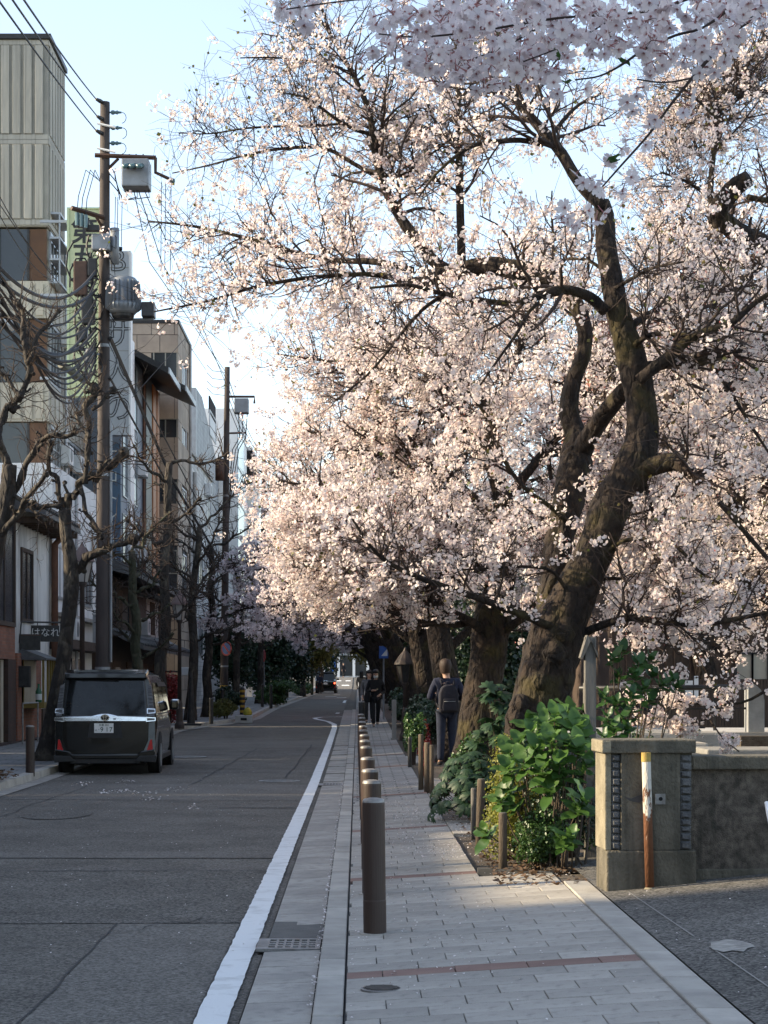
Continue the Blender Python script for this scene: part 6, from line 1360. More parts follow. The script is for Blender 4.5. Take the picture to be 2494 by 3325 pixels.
def van(label, loc, rz, s=1.0, plate=None, lit=False, group=None):
    t = thing('parked_van', label, 'van', loc, rz, group)
    def yr(z): return .02 + max(0, z - .98) * .20 
    # body shell: half widths by height, lofted from tail to nose
    prof = [(.70, .26), (.835, .30), (.862, .42), (.866, .70), (.862, .95), (.845, 1.05), (.80, 1.36), (.755, 1.62), (.70, 1.74), (.56, 1.80), (.30, 1.825), (0, 1.83)]
    st = [(0, .985, 1.0), (.05, 1.0, 1.0), (.5, 1, 1), (1.5, 1, 1.0), (2.6, 1, 1.0), (3.2, .995, .985), (3.7, .985, .80), (4.05, .975, .60), (4.45, .93, .535), (4.66, .84, .50), (4.71, .72, .45)]
    b = MB(); vs = []; n = len(prof) * 2 - 1
    for (y, sx, szz) in st:
        ring = []
        for (hw, z) in prof: zz = .26 + (z - .26) * szz if z > 1.0 or szz < .9 else z; ring.append((hw * sx, y + (yr(z) if y < .3 else 0), zz))
        vs += ring + [(-x, yy, z) for (x, yy, z) in reversed(ring[:-1])]
    fs = [(i*n+k, i*n+k+1, (i+1)*n+k+1, (i+1)*n+k) for i in range(len(st) - 1) for k in range(n - 1)] + [(i*n+n-1, i*n, (i+1)*n, (i+1)*n+n-1) for i in range(len(st) - 1)]
    fs.append([k for k in range(n - 1, -1, -1)]); fs.append([(len(st) - 1) * n + k for k in range(n)])
    b.add(vs, fs); body = fix_normals(b.build('body', M_vpaint, t, True, local=True))
    md = body.modifiers.new('es', 'EDGE_SPLIT'); md.split_angle = R(40)
    def lp(name, m_, par, fn, bevel=0, smooth=False):
        b = MB(); fn(b); o = b.build(name, m_, par, smooth, bevel, local=True); return fix_normals(o) if bevel == 0 else o
    def rear(poly, off, th): # polygon in (x,z) laid on the tail
        def f(b):
            n = len(poly); vs = [(x, yr(z) - off, z) for x, z in poly] + [(x, yr(z) - off + th, z) for x, z in poly]
            b.add(vs, [list(range(n)), list(range(2*n-1, n-1, -1))] + [(i, (i+1) % n, n+(i+1) % n, n+i) for i in range(n)])
        return f
    gate = lp('tailgate', M_vpaint, t, rear([(-.66, .44), (-.56, .385), (.56, .385), (.66, .44), (.735, .62), (.735, .98), (-.735, .98), (-.735, .62)], .012, .03), .008); lp('tailgate_upper', M_vpaint, gate, rear([(-.735, .982), (.735, .982), (.66, 1.72), (-.66, 1.72)], .012, .03), .008)
    lp('rear_window', M_vglass, gate, rear([(-.69, 1.05), (.69, 1.05), (.685, 1.1), (.635, 1.635), (.60, 1.66), (-.60, 1.66), (-.635, 1.635), (-.685, 1.1)], .022, .012))
    sp = lp('spoiler', M_vpaint, t, lambda b: b.prism([(.02, 1.68), (.03, 1.77), (.5, 1.835), (.5, 1.76), (.16, 1.69)], 'x', -.70, .70), .015)
    w = lp('wiper', M_plast, gate, lambda b: b.tube([(.22, yr(1.645) - .05, 1.645), (-.25, yr(1.648) - .045, 1.65), (-.42, yr(1.63) - .035, 1.64)], [.014, .01, .007], 6))
    bar = lp('chrome_bar', M_chrome, gate, rear([(-.70, .945), (.70, .945), (.70, 1.02), (.22, 1.035), (.13, 1.06), (.05, 1.075), (-.05, 1.075), (-.13, 1.06), (-.22, 1.035), (-.70, 1.02)], .04, .03), .006)
    em = lp('emblem', M_plast, bar, lambda b: b.lathe([(.075, 0), (.07, .012), (.0, .02)], 22, (0, 0, 0), Matrix.Translation((0, yr(1.0) - .042, 1.008)) @ Matrix.Scale(.72, 4, (0, 0, 1)) @ Matrix.Rotation(R(90), 4, 'X')))
    def ring(rx, rz_, cz): return [(rx * math.cos(a * .4488), yr(1.0) - .062, 1.008 + cz + rz_ * math.sin(a * .4488)) for a in range(15)]
    for (rx, rz_, cz) in ((.07, .05, 0), (.022, .047, 0), (.048, .017, .026)): lp('emblem_ring', M_chrome, em, lambda b: b.tube(ring(rx, rz_, cz), .006, 5, False))
    lp('badge', M_plast, bar, lambda b: (b.box(.14, .19, yr(.985) - .048, yr(.985) - .04, .972, .98), b.box(.14, .19, yr(.985) - .048, yr(.985) - .04, .99, .998)))
    for sx in (-1, 1):
        lp('tail_lamp', M_lampd, t, rear([(sx * .745, 1.03), (sx * .848, 1.03), (sx * .78, 1.55), (sx * .705, 1.60)], .014, .02)); hl = lp('lamp_trim', M_chrome, t, rear([(sx * .70, .935), (sx * .865, .95), (sx * .868, 1.01), (sx * .70, 1.02)], .03, .02))
        lp('clear_lens', M_lampd, hl, rear([(sx * .72, .955), (sx * .85, .965), (sx * .852, .995), (sx * .72, 1.0)], .034, .006)); l2 = lp('lamp_trim', M_chrome, t, rear([(sx * .715, 1.075), (sx * .86, 1.085), (sx * .855, 1.16), (sx * .71, 1.165)], .018, .01)); lp('clear_lens', M_lampd, l2, rear([(sx * .73, 1.09), (sx * .85, 1.10), (sx * .845, 1.145), (sx * .728, 1.15)], .023, .006))
        for k in range(6): lp('lamp_rib', M_plast, t, rear([(sx * (.745 - .005 * k), 1.20 + .06 * k), (sx * (.825 - .008 * k), 1.20 + .06 * k), (sx * (.822 - .008 * k), 1.215 + .06 * k), (sx * (.745 - .005 * k), 1.215 + .06 * k)], .02, .008))
        rm = lp('reflector', M_refl, t, rear([(sx * .70, .395), (sx * .835, .375), (sx * .815, .47), (sx * .80, .63), (sx * .775, .63)], .03, .03))
        if lit: 
            em_m = bpy.data.materials.get('brake_light') or mat('brake_light', (.5, .02, .02), .4); em_m.node_tree.nodes['Principled BSDF'].inputs['Emission Color'].default_value = (1, .08, .03, 1); em_m.node_tree.nodes['Principled BSDF'].inputs['Emission Strength'].default_value = 4
            if sx > 0: lp('brake_lamp', em_m, t, rear([(.70, .80), (.80, .80), (.80, .92), (.70, .92)], .05, .03))
        lp('bumper_corner', M_plast, t, rear([(sx * .50, .26), (sx * .86, .24), (sx * .88, .36), (sx * .60, .35)], .06, .2), .01)
        # side glass with pillars
        def side(y0, y1, z0, z1, off):
            def hx(z): return np.interp(z, [1.05, 1.36, 1.62, 1.74], [.845, .80, .755, .70]) + off
            def f(b):
                vs = []; 
                for z in (z0, (z0 + z1) / 2, z1): vs += [(sx * hx(z), y0 + (z - z0) * .1, z), (sx * hx(z), y1 - (z - z0) * .45 * (y1 > 3), z)]
                b.add(vs, [(0, 1, 3, 2), (2, 3, 5, 4)])
            return f
        for (y0, y1) in ((.42, 1.25), (1.31, 2.25), (2.31, 3.40)): lp('side_window', M_vglass, t, side(y0, y1, 1.09, 1.60, .006))
        lp('window_visor', M_plast, t, lambda b: b.add([(sx * .775, 1.3, 1.62), (sx * .80, 1.3, 1.54), (sx * .80, 3.1, 1.54), (sx * .775, 3.0, 1.62)], [(0, 1, 2, 3)]))
        lp('belt_trim', M_chrome, t, lambda b: b.box(min(sx * .848, sx * .858), max(sx * .848, sx * .858), .5, 3.3, 1.045, 1.07)); lp('door_handle', M_chrome, t, lambda b: b.box(min(sx * .868, sx * .885), max(sx * .868, sx * .885), 1.5, 1.72, .96, 1.0), .005); lp('door_handle', M_chrome, t, lambda b: b.box(min(sx * .868, sx * .885), max(sx * .868, sx * .885), 2.45, 2.67, .96, 1.0), .005)
        lp('side_sill', M_plast, t, lambda b: b.box(min(sx * .83, sx * .875), max(sx * .83, sx * .875), 1.35, 3.3, .24, .34), .02)
        mr = lp('mirror', M_vpaint, t, lambda b: b.box(min(sx * .86, sx * 1.02), max(sx * .86, sx * 1.02), 3.28, 3.44, 1.10, 1.28), .04); lp('mirror_cap', M_chrome, mr, lambda b: b.box(min(sx * .88, sx * 1.03), max(sx * .88, sx * 1.03), 3.30, 3.46, 1.20, 1.295), .03)
        for yw in (.93, 3.78):
            lp('wheel_arch', M_dark, t, lambda b: b.lathe([(.40, 0), (.40, .012)], 28, (0, 0, 0), Matrix.Translation((sx * .862, yw, .35)) @ Matrix.Rotation(R(90) * sx, 4, 'Y')))
            wh = lp('wheel', M_tyre, t, lambda b: b.lathe([(.20, -.1), (.30, -.105), (.33, -.085), (.335, 0), (.33, .085), (.30, .105), (.20, .1)], 28, (0, 0, 0), Matrix.Translation((sx * .775, yw, .335)) @ Matrix.Rotation(R(90) * sx, 4, 'Y')), smooth=True)
            rim = lp('rim', M_steel, wh, lambda b: b.lathe([(.0, .07), (.06, .085), (.19, .075), (.21, .1)], 20, (0, 0, 0), Matrix.Translation((sx * .785, yw, .335)) @ Matrix.Rotation(R(90) * sx, 4, 'Y')))
    lp('bumper', M_vpaint, t, rear([(-.84, .30), (.84, .30), (.862, .42), (.85, .47), (.62, .43), (.55, .375), (-.55, .375), (-.62, .43), (-.85, .47), (-.862, .42)], .05, .1), .015); lp('diffuser', M_plast, t, rear([(-.60, .22), (.60, .22), (.55, .31), (-.55, .31)], .03, .12), .01)
    lp('underbody', M_dark, t, lambda b: b.box(-.66, .66, .2, 4.5, .2, .30)); lp('exhaust', M_chrome, t, lambda b: b.tube([(-.28, .05, .24), (-.28, .4, .24)], .03, 8))
    lp('plate_recess', M_plast, gate, rear([(-.30, .66), (.30, .66), (.26, .93), (-.26, .93)], .018, .008)); pl = lp('number_plate', M_plate, t, rear([(-.185, .745), (.145, .745), (.145, .91), (-.185, .91)], .035, .012))
    if plate:
        M0 = Matrix.Translation((-.02, -.0, 0)); yy = yr(.8) - .0375
        for (s_, x, z, sz_) in (('京都 302', -.02, .878, .045), ('は', -.155, .79, .042), ('・', -.105, .80, .06), ('9', -.055, .80, .115), ('1', .035, .80, .115), ('7', .10, .80, .115)):
            text('plate_text', s_, sz_, Matrix.Translation((x, yy, z)) @ FACE, M_pgreen, pl, .001, True)
    if s != 1.0: t.scale = (s, s, s)
    return t
van('black minivan with chrome tailgate bar parked at the left kerb', (-4.33, 32.75, 0), R(1.3), plate=True)
van('small dark van with one brake light glowing far down the road', (-2.75, 165, gz(165)), R(-1), 1.03, lit=True)
# ------------------------------------------------------------------ people
def skin_mesh(name, verts, edges, mat_, sub=2):
    "verts: list of (x,y,z,rx,ry)"
    me = bpy.data.meshes.new(name); me.from_pydata([v[:3] for v in verts], edges, []); o = bpy.data.objects.new(name, me); C.objects.link(o)
    o.modifiers.new('skin', 'SKIN'); m2 = o.modifiers.new('sub', 'SUBSURF'); m2.levels = sub; m2.render_levels = sub
    if not me.skin_vertices: bpy.context.view_layer.objects.active = o
    for i, v in enumerate(verts): me.skin_vertices[0].data[i].radius = (v[3], v[4])
    me.skin_vertices[0].data[0].use_root = True
    dg = bpy.context.evaluated_depsgraph_get(); dg.update()
    out = bpy.data.meshes.new_from_object(o.evaluated_get(dg)); bpy.data.objects.remove(o); bpy.data.meshes.remove(me)
    out.materials.clear(); out.materials.append(mat_); out.polygons.foreach_set('use_smooth', [True] * len(out.polygons)); return out
M_skin = mat('skin', (.42, .26, .19), .6, (.38, .23, .165), 20, 4)
def fabric(n, c, c2=None): return mat(n, c, .9, c2 or tuple(v * 1.5 for v in c), 14, 6, .25, 60)
def person(label, loc, rz, h, J, cloth, hair, group=None, extras=None):
    """J: joint positions for a 1.75 m figure facing -y. cloth: dict of jacket, trousers, shoes materials"""
    k = h / 1.75
    S = lambda p: Vector(p) * k
    ver, ed = [], []
    def add(p, r, link_to=None, ry=None):
        ver.append((*S(p), r * k, (ry or r) * k)); i = len(ver) - 1
        if link_to is not None: ed.append((link_to, i))
        return i
    pel = add((0, 0, .95), .135, ry=.10); wa = add((0, 0, 1.10), .125, pel, .09); ch = add((0, J.get('lean', 0), 1.30), .15, wa, .10); nb = add((0, J.get('lean', 0), 1.46), .07, ch, .06)
    hx, hy = J.get('head', (0, 0)); nk = add((hx * .4, hy * .4 + J.get('lean', 0), 1.53), .052, nb); hd = add((hx, hy - .015 + J.get('lean', 0), 1.62), .078, nk, .088); cr = add((hx, hy + .01 + J.get('lean', 0), 1.70), .072, hd, .082)
    ns = add((hx, hy - .105 + J.get('lean', 0), 1.605), .014, hd)
    for s in (-1, 1): add((hx + s * .088, hy + .01 + J.get('lean', 0), 1.615), .014, hd)
    arm = {}
    for s, nm in ((-1, 'R'), (1, 'L')):
        sh = add((s * .185, J.get('lean', 0), 1.42), .06, ch); el = add(J['el' + nm], .042, sh); wr = add(J['wr' + nm], .030, el); dv = (Vector(J['wr' + nm]) - Vector(J['el' + nm])).normalized(); wp = Vector(J['wr' + nm])
        pm = add(wp + dv * .06, .028, wr, .02); sd = dv.cross(Vector((0, 0, 1))); sd = sd.normalized() if sd.length > .1 else Vector((1, 0, 0)); dn = Vector((0, 0, -1)) if abs(dv.z) < .8 else Vector((0, -1, 0))
        for q in range(4): f1 = add(wp + dv * (.10 + .006 * (q in (1, 2))) + sd * (.03 - .02 * q), .0095, pm); add(wp + dv * (.135 + .01 * (q in (1, 2))) + sd * (.03 - .02 * q) + dn * .025, .008, f1)
        th = add(wp + dv * .05 + sd * .05, .011, pm); add(wp + dv * .09 + sd * .055 + dn * .012, .009, th)
        hp = add((s * .095, 0, .90), .088, pel); kn = add(J['kn' + nm], .058, hp); an = add(J['an' + nm], .038, kn); a = Vector(J['an' + nm]); add(a + Vector((0, -.14, -.055)), .036, an, .03)
    body = bpy.data.objects.new('person', skin_mesh('body', ver, ed, M_skin)); C.objects.link(body); body.location = loc; body.rotation_euler = (0, 0, rz); tag(body, label, 'person', group)
    def child(name, verts, edges, m_, sub=2): o = bpy.data.objects.new(name, skin_mesh(name, verts, edges, m_, sub)); C.objects.link(o); o.parent = body; return o
    le = J.get('lean', 0); hem = cloth.get('hem', .86); fl = cloth.get('flare', 0)
    v = [(*S((0, 0, 1.12)), .155 * k, .12 * k), (*S((0, 0, hem)), (.17 + fl) * k, (.125 + fl * .8) * k), (*S((0, le, 1.32)), .175 * k, .125 * k), (*S((0, le, 1.475)), .085 * k, .078 * k)]; e = [(0, 1), (0, 2), (2, 3)]
    for s, nm in ((-1, 'R'), (1, 'L')):
        i = len(v); v += [(*S((s * .19, le, 1.425)), .078 * k, .075 * k), (*S(J['el' + nm]), .06 * k, .06 * k), (*(S(J['wr' + nm]) * .93 + S(J['el' + nm]) * .07), .044 * k, .044 * k)]; e += [(2, i), (i, i + 1), (i + 1, i + 2)]
    child('jacket', v, e, cloth['jacket'])
    v = [(*S((0, 0, .96)), .145 * k, .105 * k)]; e = []
    for s, nm in ((-1, 'R'), (1, 'L')):
        i = len(v); w_ = cloth.get('leg', 1.0); v += [(*S((s * .092, 0, .88)), .098 * k * w_, .095 * k * w_), (*S(J['kn' + nm]), .073 * k * w_, .073 * k * w_), (*(S(J['an' + nm]) + Vector((0, 0, -.01))), .055 * k * w_, .058 * k * w_)]; e += [(0, i), (i, i + 1), (i + 1, i + 2)]
    child('trousers', v, e, cloth['trousers'])
    for nm in 'RL':
        a = S(J['an' + nm]); child('shoe', [(*(a + Vector((0, .03, -.035)) * k), .045 * k, .042 * k), (*(a + Vector((0, -.07, -.05)) * k), .045 * k, .032 * k), (*(a + Vector((0, -.165, -.058)) * k), .04 * k, .026 * k)], [(0, 1), (1, 2)], cloth['shoes'])
    hc = S((hx, hy + le, 0))
    b = MB()
    prof = [(.0, .022), (.062, .012), (.098, -.022), (.112, -.065), (.114, -.11), (.106, -.15)]
    long_ = hair.get('long', 0)
    vs = []; n = 20
    rows = [(r, 1.792 + z) for r, z in prof] + ([(.112, 1.60), (.115, 1.53), (.118, 1.53 - long_)] if long_ else [(.098, 1.60), (.082, 1.565)])
    for r, z in rows:
        for q in range(n):
            a = 2 * math.pi * q / n; front = max(0, -math.sin(a)); rr = r
            zz = z
            if z < 1.70 and front > .25: rr = r * .80 if not long_ else r * .86; zz = max(z, 1.685 + .012 * front) if front > .55 else z
            vs.append(S((hx + rr * math.cos(a) * .93, hy + le + .012 + rr * math.sin(a) * 1.08, zz)))
    b.add(vs, [(i*n+q, i*n+(q+1) % n, (i+1)*n+(q+1) % n, (i+1)*n+q) for i in range(len(rows) - 1) for q in range(n)]); o = b.build('hair', hair['mat'], body, True, local=True)
    for s in (-1, 1): b = MB(); b.lathe([(0, -.011), (.011, 0), (0, .011)], 8, S((hx + s * .032, hy + le - .088, 1.635))); b.build('eye', M_dark, body, True, local=True)
    b = MB(); b.box(*(x * k for x in (hx - .025, hx + .025, hy + le - .098, hy + le - .085, 1.563, 1.572))); b.build('mouth', mat('lips', (.25, .10, .09), .6), body, local=True)
    if extras: extras(body, S, k)
    return body
M_hair_b = mat('brown_hair', (.024, .014, .009), .7, (.04, .023, .015), 30, 4, stretch=(1, 1, .2)); M_hair_k = mat('black_hair', (.010, .009, .009), .5, (.02, .018, .018), 30, 4, stretch=(1, 1, .2))
F_navy = fabric('navy_cloth', (.012, .015, .032)); F_denim = fabric('dark_denim', (.011, .015, .030)); F_black = fabric('black_cloth', (.008, .008, .010)); F_pack = fabric('backpack_cloth', (.012, .012, .018)); F_shoe = fabric('shoe_leather', (.02, .018, .018)); F_beige = fabric('beige_cloth', (.15, .125, .095)); F_grey = fabric('grey_cloth', (.08, .08, .085)); F_sh2 = fabric('grey_shoe', (.13, .13, .13))
def pack(body, S, k):
    def prt(name, fn, m_, bev=0, par=None): b = MB(); fn(b); return b.build(name, m_, par or body, True, bev, local=True)
    p = prt('backpack', lambda b: b.prism([(-.15, .93), (.15, .93), (.17, 1.0), (.165, 1.25), (.13, 1.36), (.06, 1.41), (-.06, 1.41), (-.13, 1.36), (-.165, 1.25), (-.17, 1.0)], 'y', .10, .25), F_pack, .03)
    prt('front_pocket', lambda b: b.prism([(-.12, .95), (.12, .95), (.13, 1.02), (.11, 1.17), (-.11, 1.17), (-.13, 1.02)], 'y', .25, .29), F_pack, .02, p); prt('top_loop', lambda b: b.tube([(-.04, .14, 1.40), (-.03, .14, 1.46), (.03, .14, 1.46), (.04, .14, 1.40)], .009, 6), F_pack, 0, p)
    for s in (-1, 1): prt('strap', lambda b: b.tube([(s * .10, .12, 1.40), (s * .12, .05, 1.50), (s * .13, -.09, 1.46), (s * .14, -.14, 1.30), (s * .17, -.02, 1.08), (s * .155, .12, 1.0)], .018, 6), F_pack, 0, p)
    prt('buckle', lambda b: b.box(-.195, -.165, .10, .13, 1.10, 1.13), M_iron_pale, 0, p); prt('zip', lambda b: b.tube([(-.1, .293, 1.12), (.1, .293, 1.12)], .005, 5), M_steel, 0, p)
Jm = dict(elR=(-.30, .02, 1.13), wrR=(-.20, -.22, 1.16), elL=(.29, -.02, 1.14), wrL=(.15, -.24, 1.20), knR=(-.10, -.03, .49), anR=(-.11, .03, .09), knL=(.10, .02, .49), anL=(.12, .07, .09), head=(.02, -.02))
person('person in navy jacket with black backpack, seen from behind beside the trunk', (1.55, 33.2, sz(1.0, 33.2) + .01), R(180 + 8), 1.80, Jm, dict(jacket=F_navy, trousers=F_denim, shoes=F_shoe, hem=.84, leg=1.06), dict(mat=M_hair_b), extras=pack)
def mask(body, S, k):
    b = MB(); vs = []
    for z, r in ((1.625, .090), (1.60, .108), (1.565, .104), (1.535, .075)):
        for a in (-2.45, -2.1, -1.8, -1.57, -1.34, -1.04, -.69): vs.append(S((math.cos(a) * r * .88, math.sin(a) * r * 1.06, z)))
    b.add(vs, [(i*7+q, i*7+q+1, i*7+7+q+1, i*7+7+q) for i in range(3) for q in range(6)]); b.build('face_mask', M_letter, body, True, local=True)
    b = MB(); b.tube([S((-.06, -.24, 1.16)), S((.06, -.24, 1.19))], .02, 8); b.build('cup', F_beige, body, True, local=True)
    b = MB(); b.prism([(-.31, .72), (-.17, .72), (-.16, 1.02), (-.30, 1.02)], 'y', -.14, .18); b.build('shoulder_bag', F_black, body, True, .03, local=True)
    b = MB(); b.tube([S((-.20, -.05, 1.0)), S((-.21, -.07, 1.3)), S((-.15, .0, 1.47))], .012, 6); b.build('bag_strap', F_black, body, True, local=True)
Jw = dict(elR=(-.27, .04, 1.12), wrR=(-.10, -.20, 1.15), elL=(.28, .04, 1.12), wrL=(.12, -.18, 1.02), knR=(-.08, -.10, .50), anR=(-.07, -.10, .10), knL=(.08, .06, .49), anL=(.08, .28, .16), head=(0, -.01))
person('person in black coat with white face mask walking towards the camera', (.52, 55, sz(.5, 55)), R(4), 1.62, Jw, dict(jacket=F_black, trousers=F_black, shoes=F_sh2, hem=.74, flare=.035, leg=1.0), dict(mat=M_hair_k, long=.05), extras=mask)
Jn = dict(elR=(-.25, .03, 1.14), wrR=(-.22, -.05, .90), elL=(.25, .03, 1.14), wrL=(.22, -.05, .90), knR=(-.09, -.06, .49), anR=(-.09, .0, .09), knL=(.09, .03, .49), anL=(.09, .14, .12), head=(0, 0))
person('person with long dark hair and dark coat half hidden behind the masked walker', (.36, 59.5, sz(.36, 59.5)), R(-5), 1.6, Jn, dict(jacket=F_grey, trousers=F_black, shoes=F_shoe, hem=.80), dict(mat=M_hair_k, long=.15))
person('person in beige clothes with long black hair on the far roadside', (.20, 98, gz(98) + .03), R(185), 1.62, Jn, dict(jacket=F_beige, trousers=F_grey, shoes=F_shoe, hem=.80), dict(mat=M_hair_k, long=.12))
person('person in dark clothes standing behind the far van', (-3.15, 160, gz(160)), R(170), 1.72, Jn, dict(jacket=F_navy, trousers=F_black, shoes=F_shoe, hem=.82), dict(mat=M_hair_k))
person('person in dark coat standing at the street end', (-1.75, 238, gz(238)), R(20), 1.8, Jn, dict(jacket=F_black, trousers=F_black, shoes=F_shoe, hem=.72), dict(mat=M_hair_k))
# ------------------------------------------------------------------ bollards, stakes, street clutter
M_bol = mat('brown_bollard', (.046, .025, .017), .55, (.030, .017, .012), 3, 7, .15, 30, stretch=(1, 1, .3), spec=.5); M_bcap = mat('worn_bollard_cap', (.26, .25, .24), .5, (.15, .14, .13), 10, 6, metal=.4)
def bollard(x, y, z, h, label, r=.069, m_=None, lean=0.0, cap=True, group='brown steel bollards along the right pavement', band=True):
    t = thing('bollard', label, 'bollard', (x, y, z), group=group); Mx = Matrix.Translation((x, y, z)) @ Matrix.Rotation(lean, 4, 'Y')
    part('shaft', m_ or M_bol, t, lambda b: b.lathe([(r * 1.02, -.05), (r * 1.02, .20), (r, .205), (r, h - .035), (r * .985, h - .022)], 28, (0, 0, 0), Mx), smooth=False)
    part('cap', M_bcap if cap else (m_ or M_bol), t, lambda b: b.lathe([(r * .99, h - .022), (r * .96, h - .01), (r * .85, h), (r * .4, h + .006), (0, h + .007)], 28, (0, 0, 0), Mx), smooth=True)
    if band: part('collar', M_kerb, t, lambda b: b.lathe([(r * 1.45, -.02), (r * 1.4, .004)], 20, (x, y, z)))
    o = t.children[0]; me = o.data
    for p_ in me.polygons: p_.use_smooth = True
    md = o.modifiers.new('es', 'EDGE_SPLIT'); md.split_angle = R(35); return t
ords = ['nearest brown bollard, tall in the foreground', 'second bollard from the camera', 'third bollard from the camera', 'fourth bollard from the camera', 'fifth bollard, the first of the sunlit ones', 'sixth bollard from the camera, sunlit', 'seventh bollard from the camera', 'eighth bollard from the camera', 'ninth bollard from the camera', 'tenth bollard from the camera', 'eleventh bollard from the camera', 'twelfth bollard from the camera']
for lb_, y in zip(ords, (11.64, 13.82, 15.6, 18.1, 21.3, 23.6, 26.2, 28.8, 31.2, 33.9, 36.8, 39.6)):
    x = .118 - .001 * y; bollard(x, y, sz(x, y), .82, lb_ + ', at the pavement edge', lean=-.012 if y < 12 else random.uniform(-.006, .006))
bollard(.10, 45.5, sz(.1, 45.5), .98, 'dark square topped bollard at the far end of the right row', .078, M_black, cap=True)
bollard(W(98, 0, 31.2).x, 31.2, .125, .78, 'brown bollard on the left pavement behind the van', .073, group='bollards of the left pavement', band=False)
for (px, Y, h, lb_) in ((686, 59, .75, 'black bollard at the far kerb corner beyond the lamp'), (852, 80, .95, 'slim black post left of the dark bush'), (880, 79, .92, 'slim black post touching the dark bush'), (722, 75, .8, 'black post behind the yellow bush')):
    x = W(px, 0, Y).x; bollard(x, Y, gz(Y) + .125, h, lb_, .065, M_black, cap=False, group='bollards of the left pavement', band=False)
t = thing('striped_post', 'yellow and black striped post at the far corner', 'post', (W(787, 0, 68).x, 68, gz(68) + .1)); c = Vector((W(787, 0, 68).x, 68, gz(68) + .1))
part('shaft', M_black, t, lambda b: b.lathe([(.09, 0), (.09, .95), (.05, 1.0), (0, 1.02)], 14, c))
for k in range(5): part('stripe', M_hazard, t, lambda b: b.lathe([(.094, .1 + .18 * k), (.094, .18 + .18 * k)], 14, c))
t = thing('stand_base', 'black footed stand at the kerb below the lantern lamp', 'stand', W(620, 2362, 56)); c = W(620, 2362, 56)
part('foot', M_black, t, lambda b: b.box(c.x - .32, c.x + .32, c.y - .25, c.y + .25, gz(56) + .125, gz(56) + .19), .02); part('shaft', M_black, t, lambda b: b.tube([(c.x, c.y, gz(56) + .19), (c.x, c.y, gz(56) + 1.7)], [.12, .05], 8))
t = thing('sand_bag', 'bright yellow bag on the kerb beside the bush', 'bag', W(804, 2318, 67)); c = Vector((W(804, 0, 67).x, 67, gz(67) + .12))
part('sack', mat('yellow_bag', (.55, .48, .06), .7, (.42, .36, .05), 9, 5, .5, 12), t, lambda b: b.lathe([(.12, 0), (.16, .06), (.15, .16), (.10, .23), (.04, .28)], 12, c), smooth=True); part('tie', M_black, t, lambda b: b.lathe([(.045, .27), (.04, .29)], 10, c))
t = thing('concrete_block', 'small concrete block at the kerb in front of the bush', 'block', W(792, 2332, 62)); c = Vector((W(792, 0, 62).x, 62, gz(62) + .05)); part('body', M_conc_light, t, lambda b: b.box(c.x - .28, c.x + .28, 61.9, 62.2, gz(62) + .01, gz(62) + .26), .02); part('slot', M_dark, t, lambda b: b.box(c.x - .1, c.x + .1, 61.885, 61.9, gz(62) + .1, gz(62) + .18))
def flag(px, Y, py0, py1, w, m_, label, writing=None):
    x = W(px, 0, Y).x; t = thing('banner', label, 'banner', (x, Y, gz(Y))); cl = bx('cloth', m_, t, x, x + w, Y, Y + .02, Z(py1, Y), Z(py0, Y)); rod('pole', M_alu, [(x - .03, Y + .01, gz(Y)), (x - .03, Y + .01, Z(py0, Y) + .1)], .025, 6, t); rod('crossbar', M_alu, [(x - .03, Y + .01, Z(py0, Y) + .02), (x + w, Y + .01, Z(py0, Y) + .02)], .012, 5, t)
    return cl
flag(930, 120, 2148, 2186, .42, M_red, 'red shop banner beside the dark evergreens')
flag(1074, 200, 2132, 2180, .5, mat('bright_blue_cloth', (.02, .12, .50), .7, (.02, .10, .42), 4), 'blue shop banner left of the pale column far away'); flag(1064, 196, 2150, 2180, .3, M_white_b, 'white shop banner beside the blue one far away')
t = thing('parking_sign', 'blue square road sign hanging under the far blossom', 'road sign', W(1246, 2118, 62)); c = W(1246, 2118, 62); pb = part('plate', M_blue, t, lambda b: b.box(c.x - .15, c.x + .15, 62, 62.03, c.z - .2, c.z + .2), .01); part('arrow', M_letter, pb, lambda b: b.prism([(c.x - .08, c.z - .12), (c.x + .12, c.z - .12), (c.x + .12, c.z + .12)], 'y', 61.992, 62)); rod('post', M_steel, [(c.x, 62.06, gz(62)), (c.x, 62.06, c.z + .25)], .03, 8, t)
t = thing('lamp_box', 'white lamp box fixed to a wall past the lantern lamp', 'lamp', W(602, 2180, 66)); c = W(602, 2180, 66); part('box', M_white_b, t, lambda b: b.box(c.x - .22, c.x + .22, 66, 66.3, c.z - .14, c.z + .14), .04); rod('bracket', M_black, [(c.x, 66.2, c.z), (-7.6, 66.2, c.z)], .025, 5, t)
# traffic mirror / sign edge
t = thing('round_sign', 'round road sign seen almost edge on, on a far pole', 'road sign', W(857, 2130, 92)); c = W(857, 2130, 92); part('plate', M_red, t, lambda b: b.lathe([(.3, 0), (.3, .02)], 22, (0, 0, 0), Matrix.Translation(c) @ Matrix.Rotation(R(-70), 4, 'Z') @ Matrix.Rotation(R(90), 4, 'X'))); rod('post', M_steel, [(c.x, 92.05, gz(92)), (c.x, 92.05, c.z + .3)], .035, 8, t)
